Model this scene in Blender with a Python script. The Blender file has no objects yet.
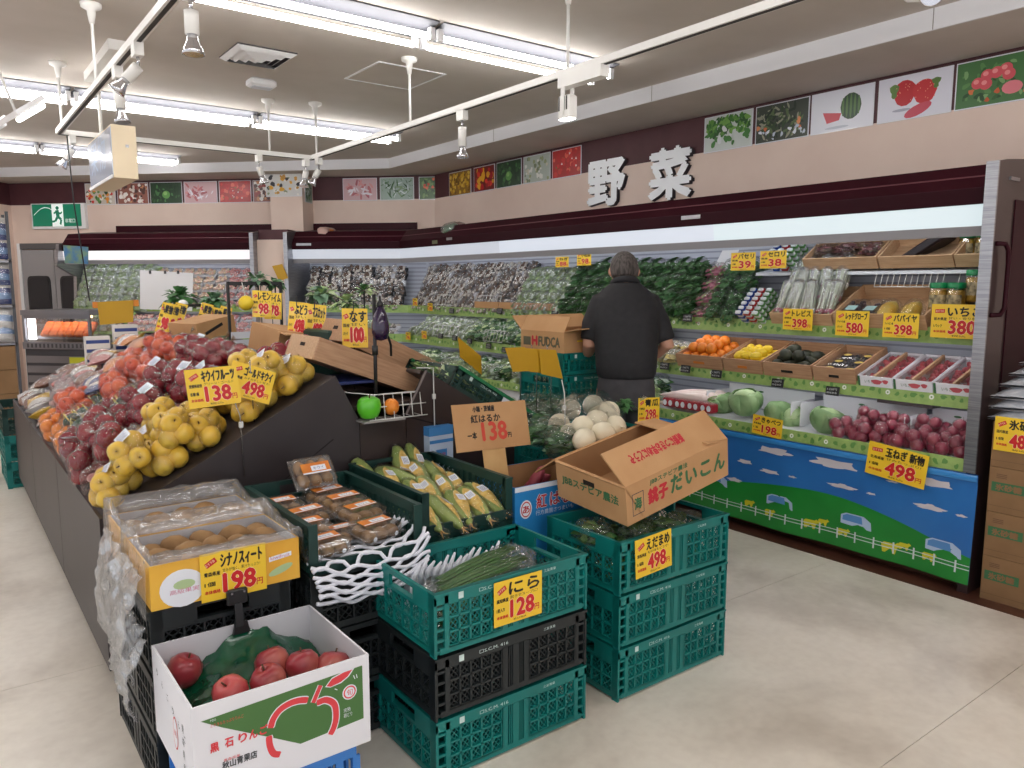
import bpy, math, random
from mathutils import Vector, Matrix, noise
SC = bpy.context.scene
COL = SC.collection
R = math.radians
# ------------------------------------------------------------------ camera, world, exposure
F_PX = 770.0
PITCH = math.atan(99 / 770.0)
YAW = math.atan2(582, 776.35)
CAM_H = 1.5
cam = bpy.data.objects.new('camera', bpy.data.cameras.new('camera'))
COL.objects.link(cam)
cam.data.sensor_fit = 'HORIZONTAL'
cam.data.sensor_width = 36.0
cam.data.lens = F_PX / 1024 * 36.0
cam.data.clip_start = 0.05
cam.location = (0, 0, CAM_H)
cam.rotation_euler = (math.pi / 2 - PITCH, 0, -YAW)
SC.camera = cam
world = bpy.data.worlds.new('shop_ambient')
SC.world = world
world.use_nodes = True
world.node_tree.nodes['Background'].inputs[0].default_value = (0.93, 0.95, 1.0, 1)
world.node_tree.nodes['Background'].inputs[1].default_value = 0.62
SC.view_settings.view_transform = 'Standard'
SC.view_settings.look = 'None'
SC.view_settings.gamma = 1.0
SC.view_settings.use_curve_mapping = False
SC.view_settings.exposure = 0.80
TUBE_W = 13.0        # emission of the ceiling tubes
SHELF_W = 3.0        # emission of the small lamps under the cooler shelves
COOL_W = 9.0         # emission of the tubes hidden inside the canopies
CANOPY_W = 0.40       # emission of the cooler canopy diffusers
SPOT_W = 12.0        # emission of the small track lamps
try:
    SC.cycles.transparent_max_bounces = 24
    SC.cycles.max_bounces = 8
    SC.cycles.use_denoising = True
except Exception:
    pass

# ------------------------------------------------------------------ pixel -> place (a pixel gives a direction only)
_hd = Vector((math.sin(YAW), math.cos(YAW), 0)); _rt = Vector((math.cos(YAW), -math.sin(YAW), 0)); _up = Vector((0, 0, 1))
_fw = _hd * math.cos(PITCH) - _up * math.sin(PITCH); _cu = _up * math.cos(PITCH) + _hd * math.sin(PITCH)
_O = Vector((0, 0, CAM_H))
def ray(px, py): return _fw + _rt * ((px - 512) / F_PX) - _cu * ((py - 384) / F_PX)
def onz(px, py, z): d = ray(px, py); return _O + d * ((z - CAM_H) / d.z)
def onx(px, py, x): d = ray(px, py); return _O + d * (x / d.x)
def ony(px, py, y): d = ray(px, py); return _O + d * (y / d.y)
def ons(px, py, s): d = ray(px, py); return _O + d * (s / (d.x + d.y))      # the 45 degree back wall: x + y = s

# ------------------------------------------------------------------ materials
_M = {}
def mat(name, col=(0.5, 0.5, 0.5), rough=0.5, metal=0.0, col2=None, scale=8.0, bump=0.0, bscale=None, detail=3.0,
        coat=0.0, spec=0.5, emit=None, estr=0.0, stretch=None, lo=0.35, hi=0.65, sss=0.0, trans=0.0):
    if name in _M: return _M[name]
    m = bpy.data.materials.new(name); m.use_nodes = True
    nt = m.node_tree; b = nt.nodes['Principled BSDF']
    b.inputs['Base Color'].default_value = (*col, 1); b.inputs['Roughness'].default_value = rough
    b.inputs['Metallic'].default_value = metal; b.inputs['Specular IOR Level'].default_value = spec
    b.inputs['Coat Weight'].default_value = coat
    b.inputs['Transmission Weight'].default_value = trans
    if sss: b.inputs['Subsurface Weight'].default_value = sss; b.inputs['Subsurface Radius'].default_value = (0.02, 0.01, 0.005)
    if emit: b.inputs['Emission Color'].default_value = (*emit, 1); b.inputs['Emission Strength'].default_value = estr
    if col2 or bump:
        tc = nt.nodes.new('ShaderNodeTexCoord'); mp = nt.nodes.new('ShaderNodeMapping')
        nt.links.new(tc.outputs['Object'], mp.inputs['Vector'])
        if stretch: mp.inputs['Scale'].default_value = stretch
        if col2:
            nz = nt.nodes.new('ShaderNodeTexNoise'); nz.inputs['Scale'].default_value = scale; nz.inputs['Detail'].default_value = detail
            nt.links.new(mp.outputs[0], nz.inputs['Vector'])
            cr = nt.nodes.new('ShaderNodeValToRGB'); cr.color_ramp.elements[0].position = lo; cr.color_ramp.elements[1].position = hi
            cr.color_ramp.elements[0].color = (*col, 1); cr.color_ramp.elements[1].color = (*col2, 1)
            nt.links.new(nz.outputs[0], cr.inputs[0]); nt.links.new(cr.outputs[0], b.inputs['Base Color'])
        if bump:
            n2 = nt.nodes.new('ShaderNodeTexNoise'); n2.inputs['Scale'].default_value = bscale or scale; n2.inputs['Detail'].default_value = 4
            nt.links.new(mp.outputs[0], n2.inputs['Vector'])
            bp = nt.nodes.new('ShaderNodeBump'); bp.inputs['Strength'].default_value = bump; bp.inputs['Distance'].default_value = 0.01
            nt.links.new(n2.outputs[0], bp.inputs['Height']); nt.links.new(bp.outputs[0], b.inputs['Normal'])
    _M[name] = m
    return m
def srgb(r, g, b):
    f = lambda c: ((c / 255 + 0.055) / 1.055) ** 2.4 if c > 10 else c / 255 / 12.92
    return (f(r), f(g), f(b))
def film(name, tint=(1, 1, 1), gloss=0.16, haze=0.05, rough=0.12, bump=0.5, bscale=30.0):
    # thin clear plastic: mostly see-through, a little white haze and crinkled highlights
    if name in _M: return _M[name]
    m = bpy.data.materials.new(name); m.use_nodes = True
    nt = m.node_tree; nt.nodes.clear()
    out = nt.nodes.new('ShaderNodeOutputMaterial'); tr = nt.nodes.new('ShaderNodeBsdfTransparent'); gl = nt.nodes.new('ShaderNodeBsdfGlossy')
    df = nt.nodes.new('ShaderNodeBsdfDiffuse'); m1 = nt.nodes.new('ShaderNodeMixShader'); m2 = nt.nodes.new('ShaderNodeMixShader')
    tc = nt.nodes.new('ShaderNodeTexCoord'); nz = nt.nodes.new('ShaderNodeTexNoise'); nz.inputs['Scale'].default_value = bscale; nz.inputs['Detail'].default_value = 2.5
    nz.inputs['Distortion'].default_value = 1.2
    nt.links.new(tc.outputs['Object'], nz.inputs['Vector'])
    bp = nt.nodes.new('ShaderNodeBump'); bp.inputs['Strength'].default_value = bump; bp.inputs['Distance'].default_value = 0.02
    nt.links.new(nz.outputs[0], bp.inputs['Height']); nt.links.new(bp.outputs[0], gl.inputs['Normal'])
    gl.inputs['Roughness'].default_value = rough; tr.inputs[0].default_value = (*tint, 1)
    df.inputs[0].default_value = (0.85, 0.87, 0.9, 1)
    lw = nt.nodes.new('ShaderNodeLayerWeight'); lw.inputs[0].default_value = 0.35
    nt.links.new(bp.outputs[0], lw.inputs['Normal'])
    mu = nt.nodes.new('ShaderNodeMath'); mu.operation = 'MULTIPLY_ADD'; mu.inputs[1].default_value = 0.38; mu.inputs[2].default_value = gloss
    nt.links.new(lw.outputs['Fresnel'], mu.inputs[0])
    m1.inputs[0].default_value = haze
    nt.links.new(tr.outputs[0], m1.inputs[1]); nt.links.new(df.outputs[0], m1.inputs[2])
    nt.links.new(mu.outputs[0], m2.inputs[0]); nt.links.new(m1.outputs[0], m2.inputs[1]); nt.links.new(gl.outputs[0], m2.inputs[2])
    nt.links.new(m2.outputs[0], out.inputs[0])
    _M[name] = m
    return m
def lamp_mat(name, col, strength, base=.9):
    if name in _M: return _M[name]
    m = bpy.data.materials.new(name); m.use_nodes = True
    b = m.node_tree.nodes['Principled BSDF']; b.inputs['Base Color'].default_value = (base, base, base, 1)
    b.inputs['Emission Color'].default_value = (*col, 1); b.inputs['Emission Strength'].default_value = strength
    _M[name] = m
    return m

# ------------------------------------------------------------------ lettering
_T = {}
def text_geo(s):
    if s in _T: return _T[s]
    c = bpy.data.curves.new('t', 'FONT'); c.body = s; c.resolution_u = 2; c.fill_mode = 'BOTH'
    o = bpy.data.objects.new('t', c); m = o.to_mesh()
    vs = [(v.co.x, v.co.y) for v in m.vertices]; fs = [tuple(p.vertices) for p in m.polygons]
    o.to_mesh_clear(); bpy.data.objects.remove(o); bpy.data.curves.remove(c)
    if vs:
        x0 = min(v[0] for v in vs); x1 = max(v[0] for v in vs); y0 = min(v[1] for v in vs); y1 = max(v[1] for v in vs)
    else: x0 = y0 = 0; x1 = y1 = 1
    _T[s] = (vs, fs, x0, x1, y0, y1)
    return _T[s]

# ------------------------------------------------------------------ mesh building
class MB:
    def __init__(s): s.v = []; s.f = []; s.m = []; s.sm = []
    def add(s, vs, fs, mi=0, smooth=False, X=None):
        o = len(s.v)
        if X is not None: vs = [X @ Vector(p) for p in vs]
        s.v.extend(tuple(p) for p in vs)
        for f in fs: s.f.append(tuple(i + o for i in f)); s.m.append(mi); s.sm.append(smooth)
        return s
    def box(s, x0, x1, y0, y1, z0, z1, mi=0, X=None):
        vs = [(x0, y0, z0), (x1, y0, z0), (x1, y1, z0), (x0, y1, z0), (x0, y0, z1), (x1, y0, z1), (x1, y1, z1), (x0, y1, z1)]
        return s.add(vs, [(0, 3, 2, 1), (4, 5, 6, 7), (0, 1, 5, 4), (1, 2, 6, 5), (2, 3, 7, 6), (3, 0, 4, 7)], mi, False, X)
    def bevbox(s, x0, x1, y0, y1, z0, z1, b, mi=0, X=None):
        # box with its vertical edges and top edges chamfered
        pts = [(x0 + b, y0), (x1 - b, y0), (x1, y0 + b), (x1, y1 - b), (x1 - b, y1), (x0 + b, y1), (x0, y1 - b), (x0, y0 + b)]
        inn = [(x0 + 2 * b, y0 + b), (x1 - 2 * b, y0 + b), (x1 - b, y0 + 2 * b), (x1 - b, y1 - 2 * b), (x1 - 2 * b, y1 - b), (x0 + 2 * b, y1 - b), (x0 + b, y1 - 2 * b), (x0 + b, y0 + 2 * b)]
        vs = [(x, y, z0 + b) for x, y in pts] + [(x, y, z1 - b) for x, y in pts] + [(x, y, z1) for x, y in inn] + [(x, y, z0) for x, y in inn]
        fs = [(i, (i + 1) % 8, 8 + (i + 1) % 8, 8 + i) for i in range(8)] + [(8 + i, 8 + (i + 1) % 8, 16 + (i + 1) % 8, 16 + i) for i in range(8)]
        fs += [(24 + i, 24 + (i + 1) % 8, (i + 1) % 8, i) for i in range(8)]
        fs += [tuple(range(16, 24)), tuple(reversed(range(24, 32)))]
        return s.add(vs, fs, mi, False, X)
    def bar(s, p, q, w, h, up=(0, 0, 1), mi=0):
        p = Vector(p); q = Vector(q); d = (q - p).normalized(); up = Vector(up)
        a = d.cross(up)
        if a.length < 1e-4: a = d.cross(Vector((1, 0, 0)))
        a.normalize(); b = a.cross(d)
        a *= w / 2; b *= h / 2
        vs = [p - a - b, p + a - b, p + a + b, p - a + b, q - a - b, q + a - b, q + a + b, q - a + b]
        return s.add(vs, [(0, 3, 2, 1), (4, 5, 6, 7), (0, 1, 5, 4), (1, 2, 6, 5), (2, 3, 7, 6), (3, 0, 4, 7)], mi)
    def tube(s, pts, r, n=8, mi=0, cap=True, smooth=True):
        pts = [Vector(p) for p in pts]; rr = r if isinstance(r, (list, tuple)) else [r] * len(pts)
        rings = []; prev = None
        for i, p in enumerate(pts):
            d = (pts[min(i + 1, len(pts) - 1)] - pts[max(i - 1, 0)]).normalized()
            if prev is None:
                a = d.cross(Vector((0, 0, 1)))
                if a.length < 1e-3: a = d.cross(Vector((1, 0, 0)))
            else:
                a = prev - d * prev.dot(d)
            a.normalize(); b = d.cross(a); prev = a
            rings.append([p + (a * math.cos(2 * math.pi * k / n) + b * math.sin(2 * math.pi * k / n)) * rr[i] for k in range(n)])
        vs = [q for rg in rings for q in rg]
        fs = [(i * n + k, i * n + (k + 1) % n, (i + 1) * n + (k + 1) % n, (i + 1) * n + k) for i in range(len(pts) - 1) for k in range(n)]
        if cap: fs += [tuple(reversed(range(n))), tuple(range((len(pts) - 1) * n, len(pts) * n))]
        return s.add(vs, fs, mi, smooth)
    def lathe(s, prof, n=16, mi=0, X=None, smooth=True, lob=None):
        vs = []; fs = []
        for (r, z) in prof:
            for k in range(n):
                t = 2 * math.pi * k / n; q = r * (lob(t, z) if lob else 1)
                vs.append((q * math.cos(t), q * math.sin(t), z))
        for i in range(len(prof) - 1):
            for k in range(n): fs.append((i * n + k, i * n + (k + 1) % n, (i + 1) * n + (k + 1) % n, (i + 1) * n + k))
        if prof[0][0] > 1e-4: fs.append(tuple(reversed(range(n))))
        if prof[-1][0] > 1e-4: fs.append(tuple(range((len(prof) - 1) * n, len(prof) * n)))
        return s.add(vs, fs, mi, smooth, X)
    def ball(s, c, r, n=10, mi=0, rz=None, X=None, jitter=0.0, seed=0):
        rz = rz or r; prof = []; m = max(4, n // 2)
        vs = []; fs = []
        for i in range(m + 1):
            a = -math.pi / 2 + math.pi * i / m
            for k in range(n):
                t = 2 * math.pi * k / n
                v = Vector((math.cos(a) * math.cos(t), math.cos(a) * math.sin(t), math.sin(a)))
                q = 1 + (jitter * noise.noise(v * 1.7 + Vector((seed * 3.1, seed, 0))) if jitter else 0)
                vs.append((c[0] + v.x * r * q, c[1] + v.y * r * q, c[2] + v.z * rz * q))
        for i in range(m):
            for k in range(n): fs.append((i * n + k, i * n + (k + 1) % n, (i + 1) * n + (k + 1) % n, (i + 1) * n + k))
        return s.add(vs, fs, mi, True, X)
    def prism(s, poly, z0, z1, mi=0, X=None, side=None):
        n = len(poly)
        a = sum(poly[i][0] * poly[(i + 1) % n][1] - poly[(i + 1) % n][0] * poly[i][1] for i in range(n))
        if a < 0: poly = poly[::-1]
        vs = [(x, y, z0) for x, y in poly] + [(x, y, z1) for x, y in poly]
        s.add(vs, [tuple(reversed(range(n))), tuple(range(n, 2 * n))], mi, False, X)
        return s.add(vs, [(i, (i + 1) % n, n + (i + 1) % n, n + i) for i in range(n)], mi if side is None else side, False, X)
    def flat(s, poly, z, mi=0, X=None):
        n = len(poly)
        a = sum(poly[i][0] * poly[(i + 1) % n][1] - poly[(i + 1) % n][0] * poly[i][1] for i in range(n))
        if a < 0: poly = poly[::-1]
        return s.add([(x, y, z) for x, y in poly], [tuple(range(n))], mi, False, X)
    def disc(s, x, y, rx, ry, z, mi=0, n=14, X=None, rot=0.0, wob=0.0, seed=0):
        pts = []
        for k in range(n):
            t = 2 * math.pi * k / n; q = 1 + wob * math.sin(3 * t + seed) + wob * 0.6 * math.sin(5 * t + 2 * seed)
            a, b = rx * q * math.cos(t), ry * q * math.sin(t)
            pts.append((x + a * math.cos(rot) - b * math.sin(rot), y + a * math.sin(rot) + b * math.cos(rot)))
        return s.flat(pts, z, mi, X)
    def text(s, t, x, y, h, z=0.0, mi=0, w=None, X=None, bold=0.0, rot=0.0, center=False):
        # lettering: h = height of its box, w = width it is fitted into
        vs, fs, x0, x1, y0, y1 = text_geo(t)
        ky = h / max(y1 - y0, 1e-6); kx = (w / max(x1 - x0, 1e-6)) if w else ky
        ww = (x1 - x0) * kx; ox = -ww / 2 if center else 0
        ca, sa = math.cos(rot), math.sin(rot)
        for i, (dx, dy) in enumerate([(0, 0)] if not bold else [(0, 0), (bold, 0), (-bold, 0), (0, bold), (0, -bold)]):
            pts = []
            for (a, b) in vs:
                u = (a - x0) * kx + ox + dx; v = (b - y0) * ky + dy
                pts.append((x + u * ca - v * sa, y + u * sa + v * ca, z + i * 0.00004))
            s.add(pts, fs, mi, False, X)
        return s
    def grid(s, fn, nu, nv, mi=0, smooth=True, X=None, closed_u=False):
        vs = [fn(i / nu, j / nv) for j in range(nv + 1) for i in range(nu + 1)]
        fs = [(j * (nu + 1) + i, j * (nu + 1) + i + 1, (j + 1) * (nu + 1) + i + 1, (j + 1) * (nu + 1) + i) for j in range(nv) for i in range(nu)]
        return s.add(vs, fs, mi, smooth, X)
    def sheet(s, fn, nu, nv, th, mi=0):
        # a bent sheet with real thickness (th along its rough normal given by fn -> (point, normal))
        n = (nu + 1) * (nv + 1); P = []; Q = []
        for j in range(nv + 1):
            for i in range(nu + 1):
                p, nn = fn(i / nu, j / nv); P.append(Vector(p)); Q.append(Vector(p) - Vector(nn) * th)
        fs = []
        id_ = lambda i, j: j * (nu + 1) + i
        for j in range(nv):
            for i in range(nu):
                a, b, c, d = id_(i, j), id_(i + 1, j), id_(i + 1, j + 1), id_(i, j + 1)
                fs.append((a, b, c, d)); fs.append((d + n, c + n, b + n, a + n))
        for i in range(nu):
            a, b = id_(i, 0), id_(i + 1, 0); fs.append((b, a, a + n, b + n))
            a, b = id_(i, nv), id_(i + 1, nv); fs.append((a, b, b + n, a + n))
        for j in range(nv):
            a, b = id_(0, j), id_(0, j + 1); fs.append((a, b, b + n, a + n))
            a, b = id_(nu, j), id_(nu, j + 1); fs.append((b, a, a + n, b + n))
        return s.add(P + Q, fs, mi, True)
    def mesh(s, name, mats):
        me = bpy.data.meshes.new(name); me.from_pydata(s.v, [], s.f)
        for m in (mats if isinstance(mats, (list, tuple)) else [mats]): me.materials.append(m)
        me.polygons.foreach_set('material_index', s.m); me.polygons.foreach_set('use_smooth', s.sm)
        me.update()
        return me
    def build(s, name, mats, parent=None, loc=None, rot=None): return put(name, s.mesh(name, mats), parent, loc, rot)
KIDS = {}
def put(name, me, parent=None, loc=None, rot=None, scale=None):
    o = bpy.data.objects.new(name, me); COL.objects.link(o)
    if parent is not None: o.parent = parent; KIDS.setdefault(parent.name, []).append(o)
    if loc is not None: o.location = loc
    if rot is not None: o.rotation_euler = rot
    if scale is not None: o.scale = scale
    return o
def tag(o, label=None, cat=None, group=None, kind=None):
    if label: o['label'] = label
    if cat: o['category'] = cat
    if group: o['group'] = group
    if kind: o['kind'] = kind
    return o
def thing(name, label, cat, loc=(0, 0, 0), rot=(0, 0, 0), group=None):
    o = bpy.data.objects.new(name, None); COL.objects.link(o); o.empty_display_size = 0.1
    o.location = loc; o.rotation_euler = rot if isinstance(rot, (tuple, list)) else (0, 0, rot)
    return tag(o, label, cat, group)
def struct(o): o['kind'] = 'structure'; return o
def copy_tree(o, loc=None, rot=None, label=None, group=None, parent=None, scale=None):
    c = o.copy(); COL.objects.link(c)
    if parent is not None: c.parent = parent; KIDS.setdefault(parent.name, []).append(c)
    if loc is not None: c.location = loc
    if rot is not None: c.rotation_euler = rot if isinstance(rot, (tuple, list)) else (0, 0, rot)
    if scale is not None: c.scale = scale
    if label: c['label'] = label
    if group: c['group'] = group
    for ch in KIDS.get(o.name, []): copy_tree(ch, parent=c)
    return c
_ones = ['zeroth', 'first', 'second', 'third', 'fourth', 'fifth', 'sixth', 'seventh', 'eighth', 'ninth', 'tenth', 'eleventh', 'twelfth', 'thirteenth', 'fourteenth', 'fifteenth', 'sixteenth', 'seventeenth', 'eighteenth', 'nineteenth']
_tens = {2: 'twent', 3: 'thirt', 4: 'fort', 5: 'fift', 6: 'sixt', 7: 'sevent', 8: 'eight', 9: 'ninet'}
def nth(n):
    if n < 20: return _ones[n]
    if n % 10 == 0: return _tens[n // 10] + 'ieth'
    return _tens[n // 10] + 'y-' + _ones[n % 10]
rnd = random.Random(7)
# ================================================================== THE ROOM
CEIL = 2.82; SOFF = 2.72; WX = 4.6; WS = 12.18; RX = 3.97; RS = 11.42
m_ceil = mat('ceiling_paint', srgb(206, 197, 189), 0.85, col2=srgb(199, 190, 181), scale=3, bump=0.05, bscale=120)
m_riser = mat('riser_white', srgb(232, 232, 236), 0.6)
m_cream = mat('cream_wallpaper', srgb(232, 211, 198), 0.75, col2=srgb(226, 203, 190), scale=2.5, bump=0.04, bscale=200)
m_maroon = mat('maroon_band', srgb(84, 44, 50), 0.55, col2=srgb(74, 37, 43), scale=4)
m_maroon_gl = mat('maroon_gloss', srgb(58, 20, 30), 0.4, col2=srgb(50, 16, 26), scale=1.5, spec=.12)
m_steel = mat('brushed_steel', srgb(176, 176, 180), 0.32, 0.85, col2=srgb(150, 150, 156), scale=6, stretch=(1, 1, 30))
m_white = mat('white_enamel', srgb(236, 236, 238), 0.35)
m_panelgrey = mat('cooler_back_grey', srgb(208, 212, 220), 0.4)
m_brownfloor = mat('brown_floor_vinyl', srgb(96, 60, 46), 0.3, col2=srgb(82, 50, 40), scale=5)
# floor: pale vinyl laid in long strips, worn and stained
def floor_mat():
    m = bpy.data.materials.new('worn_vinyl'); m.use_nodes = True; nt = m.node_tree; b = nt.nodes['Principled BSDF']
    tc = nt.nodes.new('ShaderNodeTexCoord')
    def nz(scale, detail, rough=0.55, dist=0.0):
        n = nt.nodes.new('ShaderNodeTexNoise'); n.inputs['Scale'].default_value = scale; n.inputs['Detail'].default_value = detail
        n.inputs['Roughness'].default_value = rough; n.inputs['Distortion'].default_value = dist
        nt.links.new(tc.outputs['Object'], n.inputs['Vector']); return n
    def ramp(n, p0, c0, p1, c1):
        r = nt.nodes.new('ShaderNodeMapRange'); r.interpolation_type = 'SMOOTHSTEP'; r.inputs['From Min'].default_value = p0; r.inputs['From Max'].default_value = p1
        mx = nt.nodes.new('ShaderNodeMixRGB'); mx.inputs[1].default_value = (*c0, 1); mx.inputs[2].default_value = (*c1, 1)
        nt.links.new(n.outputs[0], r.inputs['Value']); nt.links.new(r.outputs[0], mx.inputs[0]); return mx
    base = ramp(nz(0.7, 2), 0.3, srgb(236, 228, 215), 0.7, srgb(247, 241, 231))
    stain = ramp(nz(1.25, 5, 0.6, 0.3), 0.28, (0.56, 0.52, 0.48), 0.60, (1, 1, 1))
    grit = ramp(nz(26, 2, 0.5), 0.2, (0.93, 0.92, 0.91), 0.7, (1, 1, 1))
    x1 = nt.nodes.new('ShaderNodeMixRGB'); x1.blend_type = 'MULTIPLY'; x1.inputs[0].default_value = 0.7
    x2 = nt.nodes.new('ShaderNodeMixRGB'); x2.blend_type = 'MULTIPLY'; x2.inputs[0].default_value = 0.8
    nt.links.new(base.outputs[0], x1.inputs[1]); nt.links.new(stain.outputs[0], x1.inputs[2])
    nt.links.new(x1.outputs[0], x2.inputs[1]); nt.links.new(grit.outputs[0], x2.inputs[2])
    nt.links.new(x2.outputs[0], b.inputs['Base Color'])
    rr = ramp(nz(1.2, 1), 0.1, (0.30, 0.30, 0.30), 0.9, (0.40, 0.40, 0.40)); nt.links.new(rr.outputs[0], b.inputs['Roughness'])
    return m
m_floor = floor_mat()
fl = struct(MB().box(-4.2, 4.7, -3.4, 12.6, -0.06, -0.004).build('floor', mat('floor_screed', srgb(120, 110, 100), 0.9)))
for k in range(14):
    y0 = -3.3 + 1.1 * k
    MB().box(-4.2, 3.85, y0 + 0.0012, y0 + 1.0988, -0.004, 0.0).build('floor_strip', m_floor, fl)
bf = MB().box(3.852, 4.7, -3.3, 12.1, -0.004, 0.001).build('border_strip', m_brownfloor, fl)
# walls
def wall_piece(name, poly, z0, z1, m, parent=None):
    return MB().prism(poly, z0, z1).build(name, m, parent)
T = 0.1
yc = WS - WX                                   # where the right wall turns to the 45 degree back wall
lx, ly = 0.86, WS - 0.86                       # left end of the back wall
right_poly = [(WX, -3.4), (WX + T, -3.4), (WX + T, yc + 0.04), (WX, yc)]
back_poly = [(WX, yc), (WX + T, yc + 0.04), (lx, ly + 0.1414), (lx - 0.07, ly + 0.07), (lx, ly)]
left_poly = [(lx, ly), (lx - 0.07, ly + 0.07), (lx - 3.2, ly - 3.06), (lx - 3.13, ly - 3.13)]
for nm, poly in (('wall_right', right_poly), ('wall_back', back_poly), ('wall_left', left_poly)):
    w = struct(wall_piece(nm, poly, 0, 2.46, m_cream))
    wall_piece('maroon_band', poly, 2.46, SOFF, m_maroon, w)
# ceiling: a high middle field and a lower border, with the riser between them
cf = struct(wall_piece('ceiling', [(-4.2, -3.4), (RX, -3.4), (RX, RS - RX), (-0.9, RS + 0.9), (-4.2, 8.9)], CEIL, CEIL + 0.08, m_ceil))
wall_piece('lower_border', [(RX, -3.4), (WX + T, -3.4), (WX + T, yc + 0.04), (lx, ly + 0.1), (-3.2, 8.2), (-2.9, 7.9), (0.5, RS - 0.5), (RX, RS - RX)], SOFF, SOFF + 0.06, m_ceil, cf)
rs = MB(); rs.box(RX - 0.012, RX, -3.4, RS - RX, SOFF - 0.002, CEIL)
rs.add([(RX, RS - RX, SOFF - 0.002), (0.5, RS - 0.5, SOFF - 0.002), (0.5, RS - 0.5, CEIL), (RX, RS - RX, CEIL), (RX - .012, RS - RX - .012, SOFF - 0.002), (0.49, RS - 0.516, SOFF - 0.002), (0.49, RS - 0.516, CEIL), (RX - .012, RS - RX - .012, CEIL)],
       [(0, 3, 2, 1), (4, 5, 6, 7), (0, 1, 5, 4), (2, 3, 7, 6), (1, 2, 6, 5), (0, 4, 7, 3)])
rs.build('riser', m_riser, cf)
for y in (1.9, 3.72, 5.54): MB().box(RX - 0.0135, RX - 0.0122, y, y + 0.004, SOFF, CEIL).build('riser_joint', mat('joint_grey', srgb(150, 145, 142), 0.8), cf)
# access hatch, air outlet, detector
h = thing('ceiling_hatch', 'square access hatch with thin frame flush in the ceiling', 'hatch', (2.47, 4.54, CEIL))
for (x0, x1, y0, y1) in ((-.235, .235, -.24, -.228), (-.235, .235, .228, .24), (-.235, -.223, -.228, .228), (.223, .235, -.228, .228)):
    MB().box(x0, x1, y0, y1, -0.006, 0).build('frame', m_white, h)
MB().box(-.221, .221, -.226, .226, -0.003, 0).build('panel', m_ceil, h)
h = thing('air_outlet', 'square white ceiling air outlet with louvred cone', 'vent', (1.62, 4.61, CEIL))
MB().box(-.17, .17, -.17, .17, -.008, 0).build('back_plate', mat('vent_dark', srgb(70, 66, 70), 0.7), h)
for k in range(4):
    r0 = .17 - .042 * k; r1 = r0 - .03; zz = -.014 - .006 * k; b = MB()
    vs = [(-r0, -r0, zz + .008), (r0, -r0, zz + .008), (r0, r0, zz + .008), (-r0, r0, zz + .008), (-r1, -r1, zz - .012), (r1, -r1, zz - .012), (r1, r1, zz - .012), (-r1, r1, zz - .012)]
    b.add(vs, [(0, 1, 5, 4), (1, 2, 6, 5), (2, 3, 7, 6), (3, 0, 4, 7)]); b.add([(x, y, z - .002) for x, y, z in vs], [(4, 5, 1, 0), (5, 6, 2, 1), (6, 7, 3, 2), (7, 4, 0, 3)])
    b.build('louvre', m_white, h)
h = thing('detector_box', 'small flat white box on the ceiling beside the air outlet', 'detector', (1.82, 5.14, CEIL), R(0))
MB().bevbox(-.085, .085, -.06, .06, -.05, 0, .012).build('housing', m_white, h); MB().box(-.06, .06, -.035, .035, -.054, -.05).build('cover', m_panelgrey, h)

# ------------------------------------------------------------------ ceiling tube lights
m_tube = lamp_mat('tube_glow', (1.0, 0.985, 0.96), TUBE_W)
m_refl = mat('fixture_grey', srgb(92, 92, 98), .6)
def make_light():
    r = thing('tube_light', 'x', 'ceiling light')
    b = MB(); b.box(-.62, .62, -.035, .035, -.035, 0)
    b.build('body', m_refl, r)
    for s in (-1, 1):
        b = MB(); vs = [(-.62, s * .035, -.02), (.62, s * .035, -.02), (.62, s * .15, -.006), (-.62, s * .15, -.006)]
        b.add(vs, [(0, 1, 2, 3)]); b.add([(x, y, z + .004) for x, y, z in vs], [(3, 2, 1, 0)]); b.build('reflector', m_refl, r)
        b = MB(); b.tube([(-.59, s * .085, -.062), (.59, s * .085, -.062)], .0145, 10); b.build('tube', m_tube, r)
        for e in (-1, 1):
            b = MB(); b.box(e * .605 - .014, e * .605 + .014, s * .085 - .014, s * .085 + .014, -.08, -.02); b.build('lamp_holder', m_white, r)
    return r
L0 = make_light(); first = True
rows = [(3.63, 'crossing the top of the picture', 5, 2.80), (6.22, 'over the middle of the fruit stand', 5, 2.76), (8.7, 'in the farthest row before the back wall', 3, 1.55), (1.0, 'in the row above the camera', 5, 2.80), (-1.6, 'in the row behind the camera', 5, 2.80)]
for (y, where, n, x0) in rows:
    for k in range(n):
        lab = 'twin tube ceiling light ' + where + ', ' + nth(k + 1) + ' from the right'
        loc = (x0 - 1.26 * k, y, CEIL)
        if first: L0.location = loc; L0['label'] = lab; L0['group'] = 'twin tube ceiling lights'; first = False
        else: copy_tree(L0, loc=loc, label=lab, group='twin tube ceiling lights')

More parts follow.
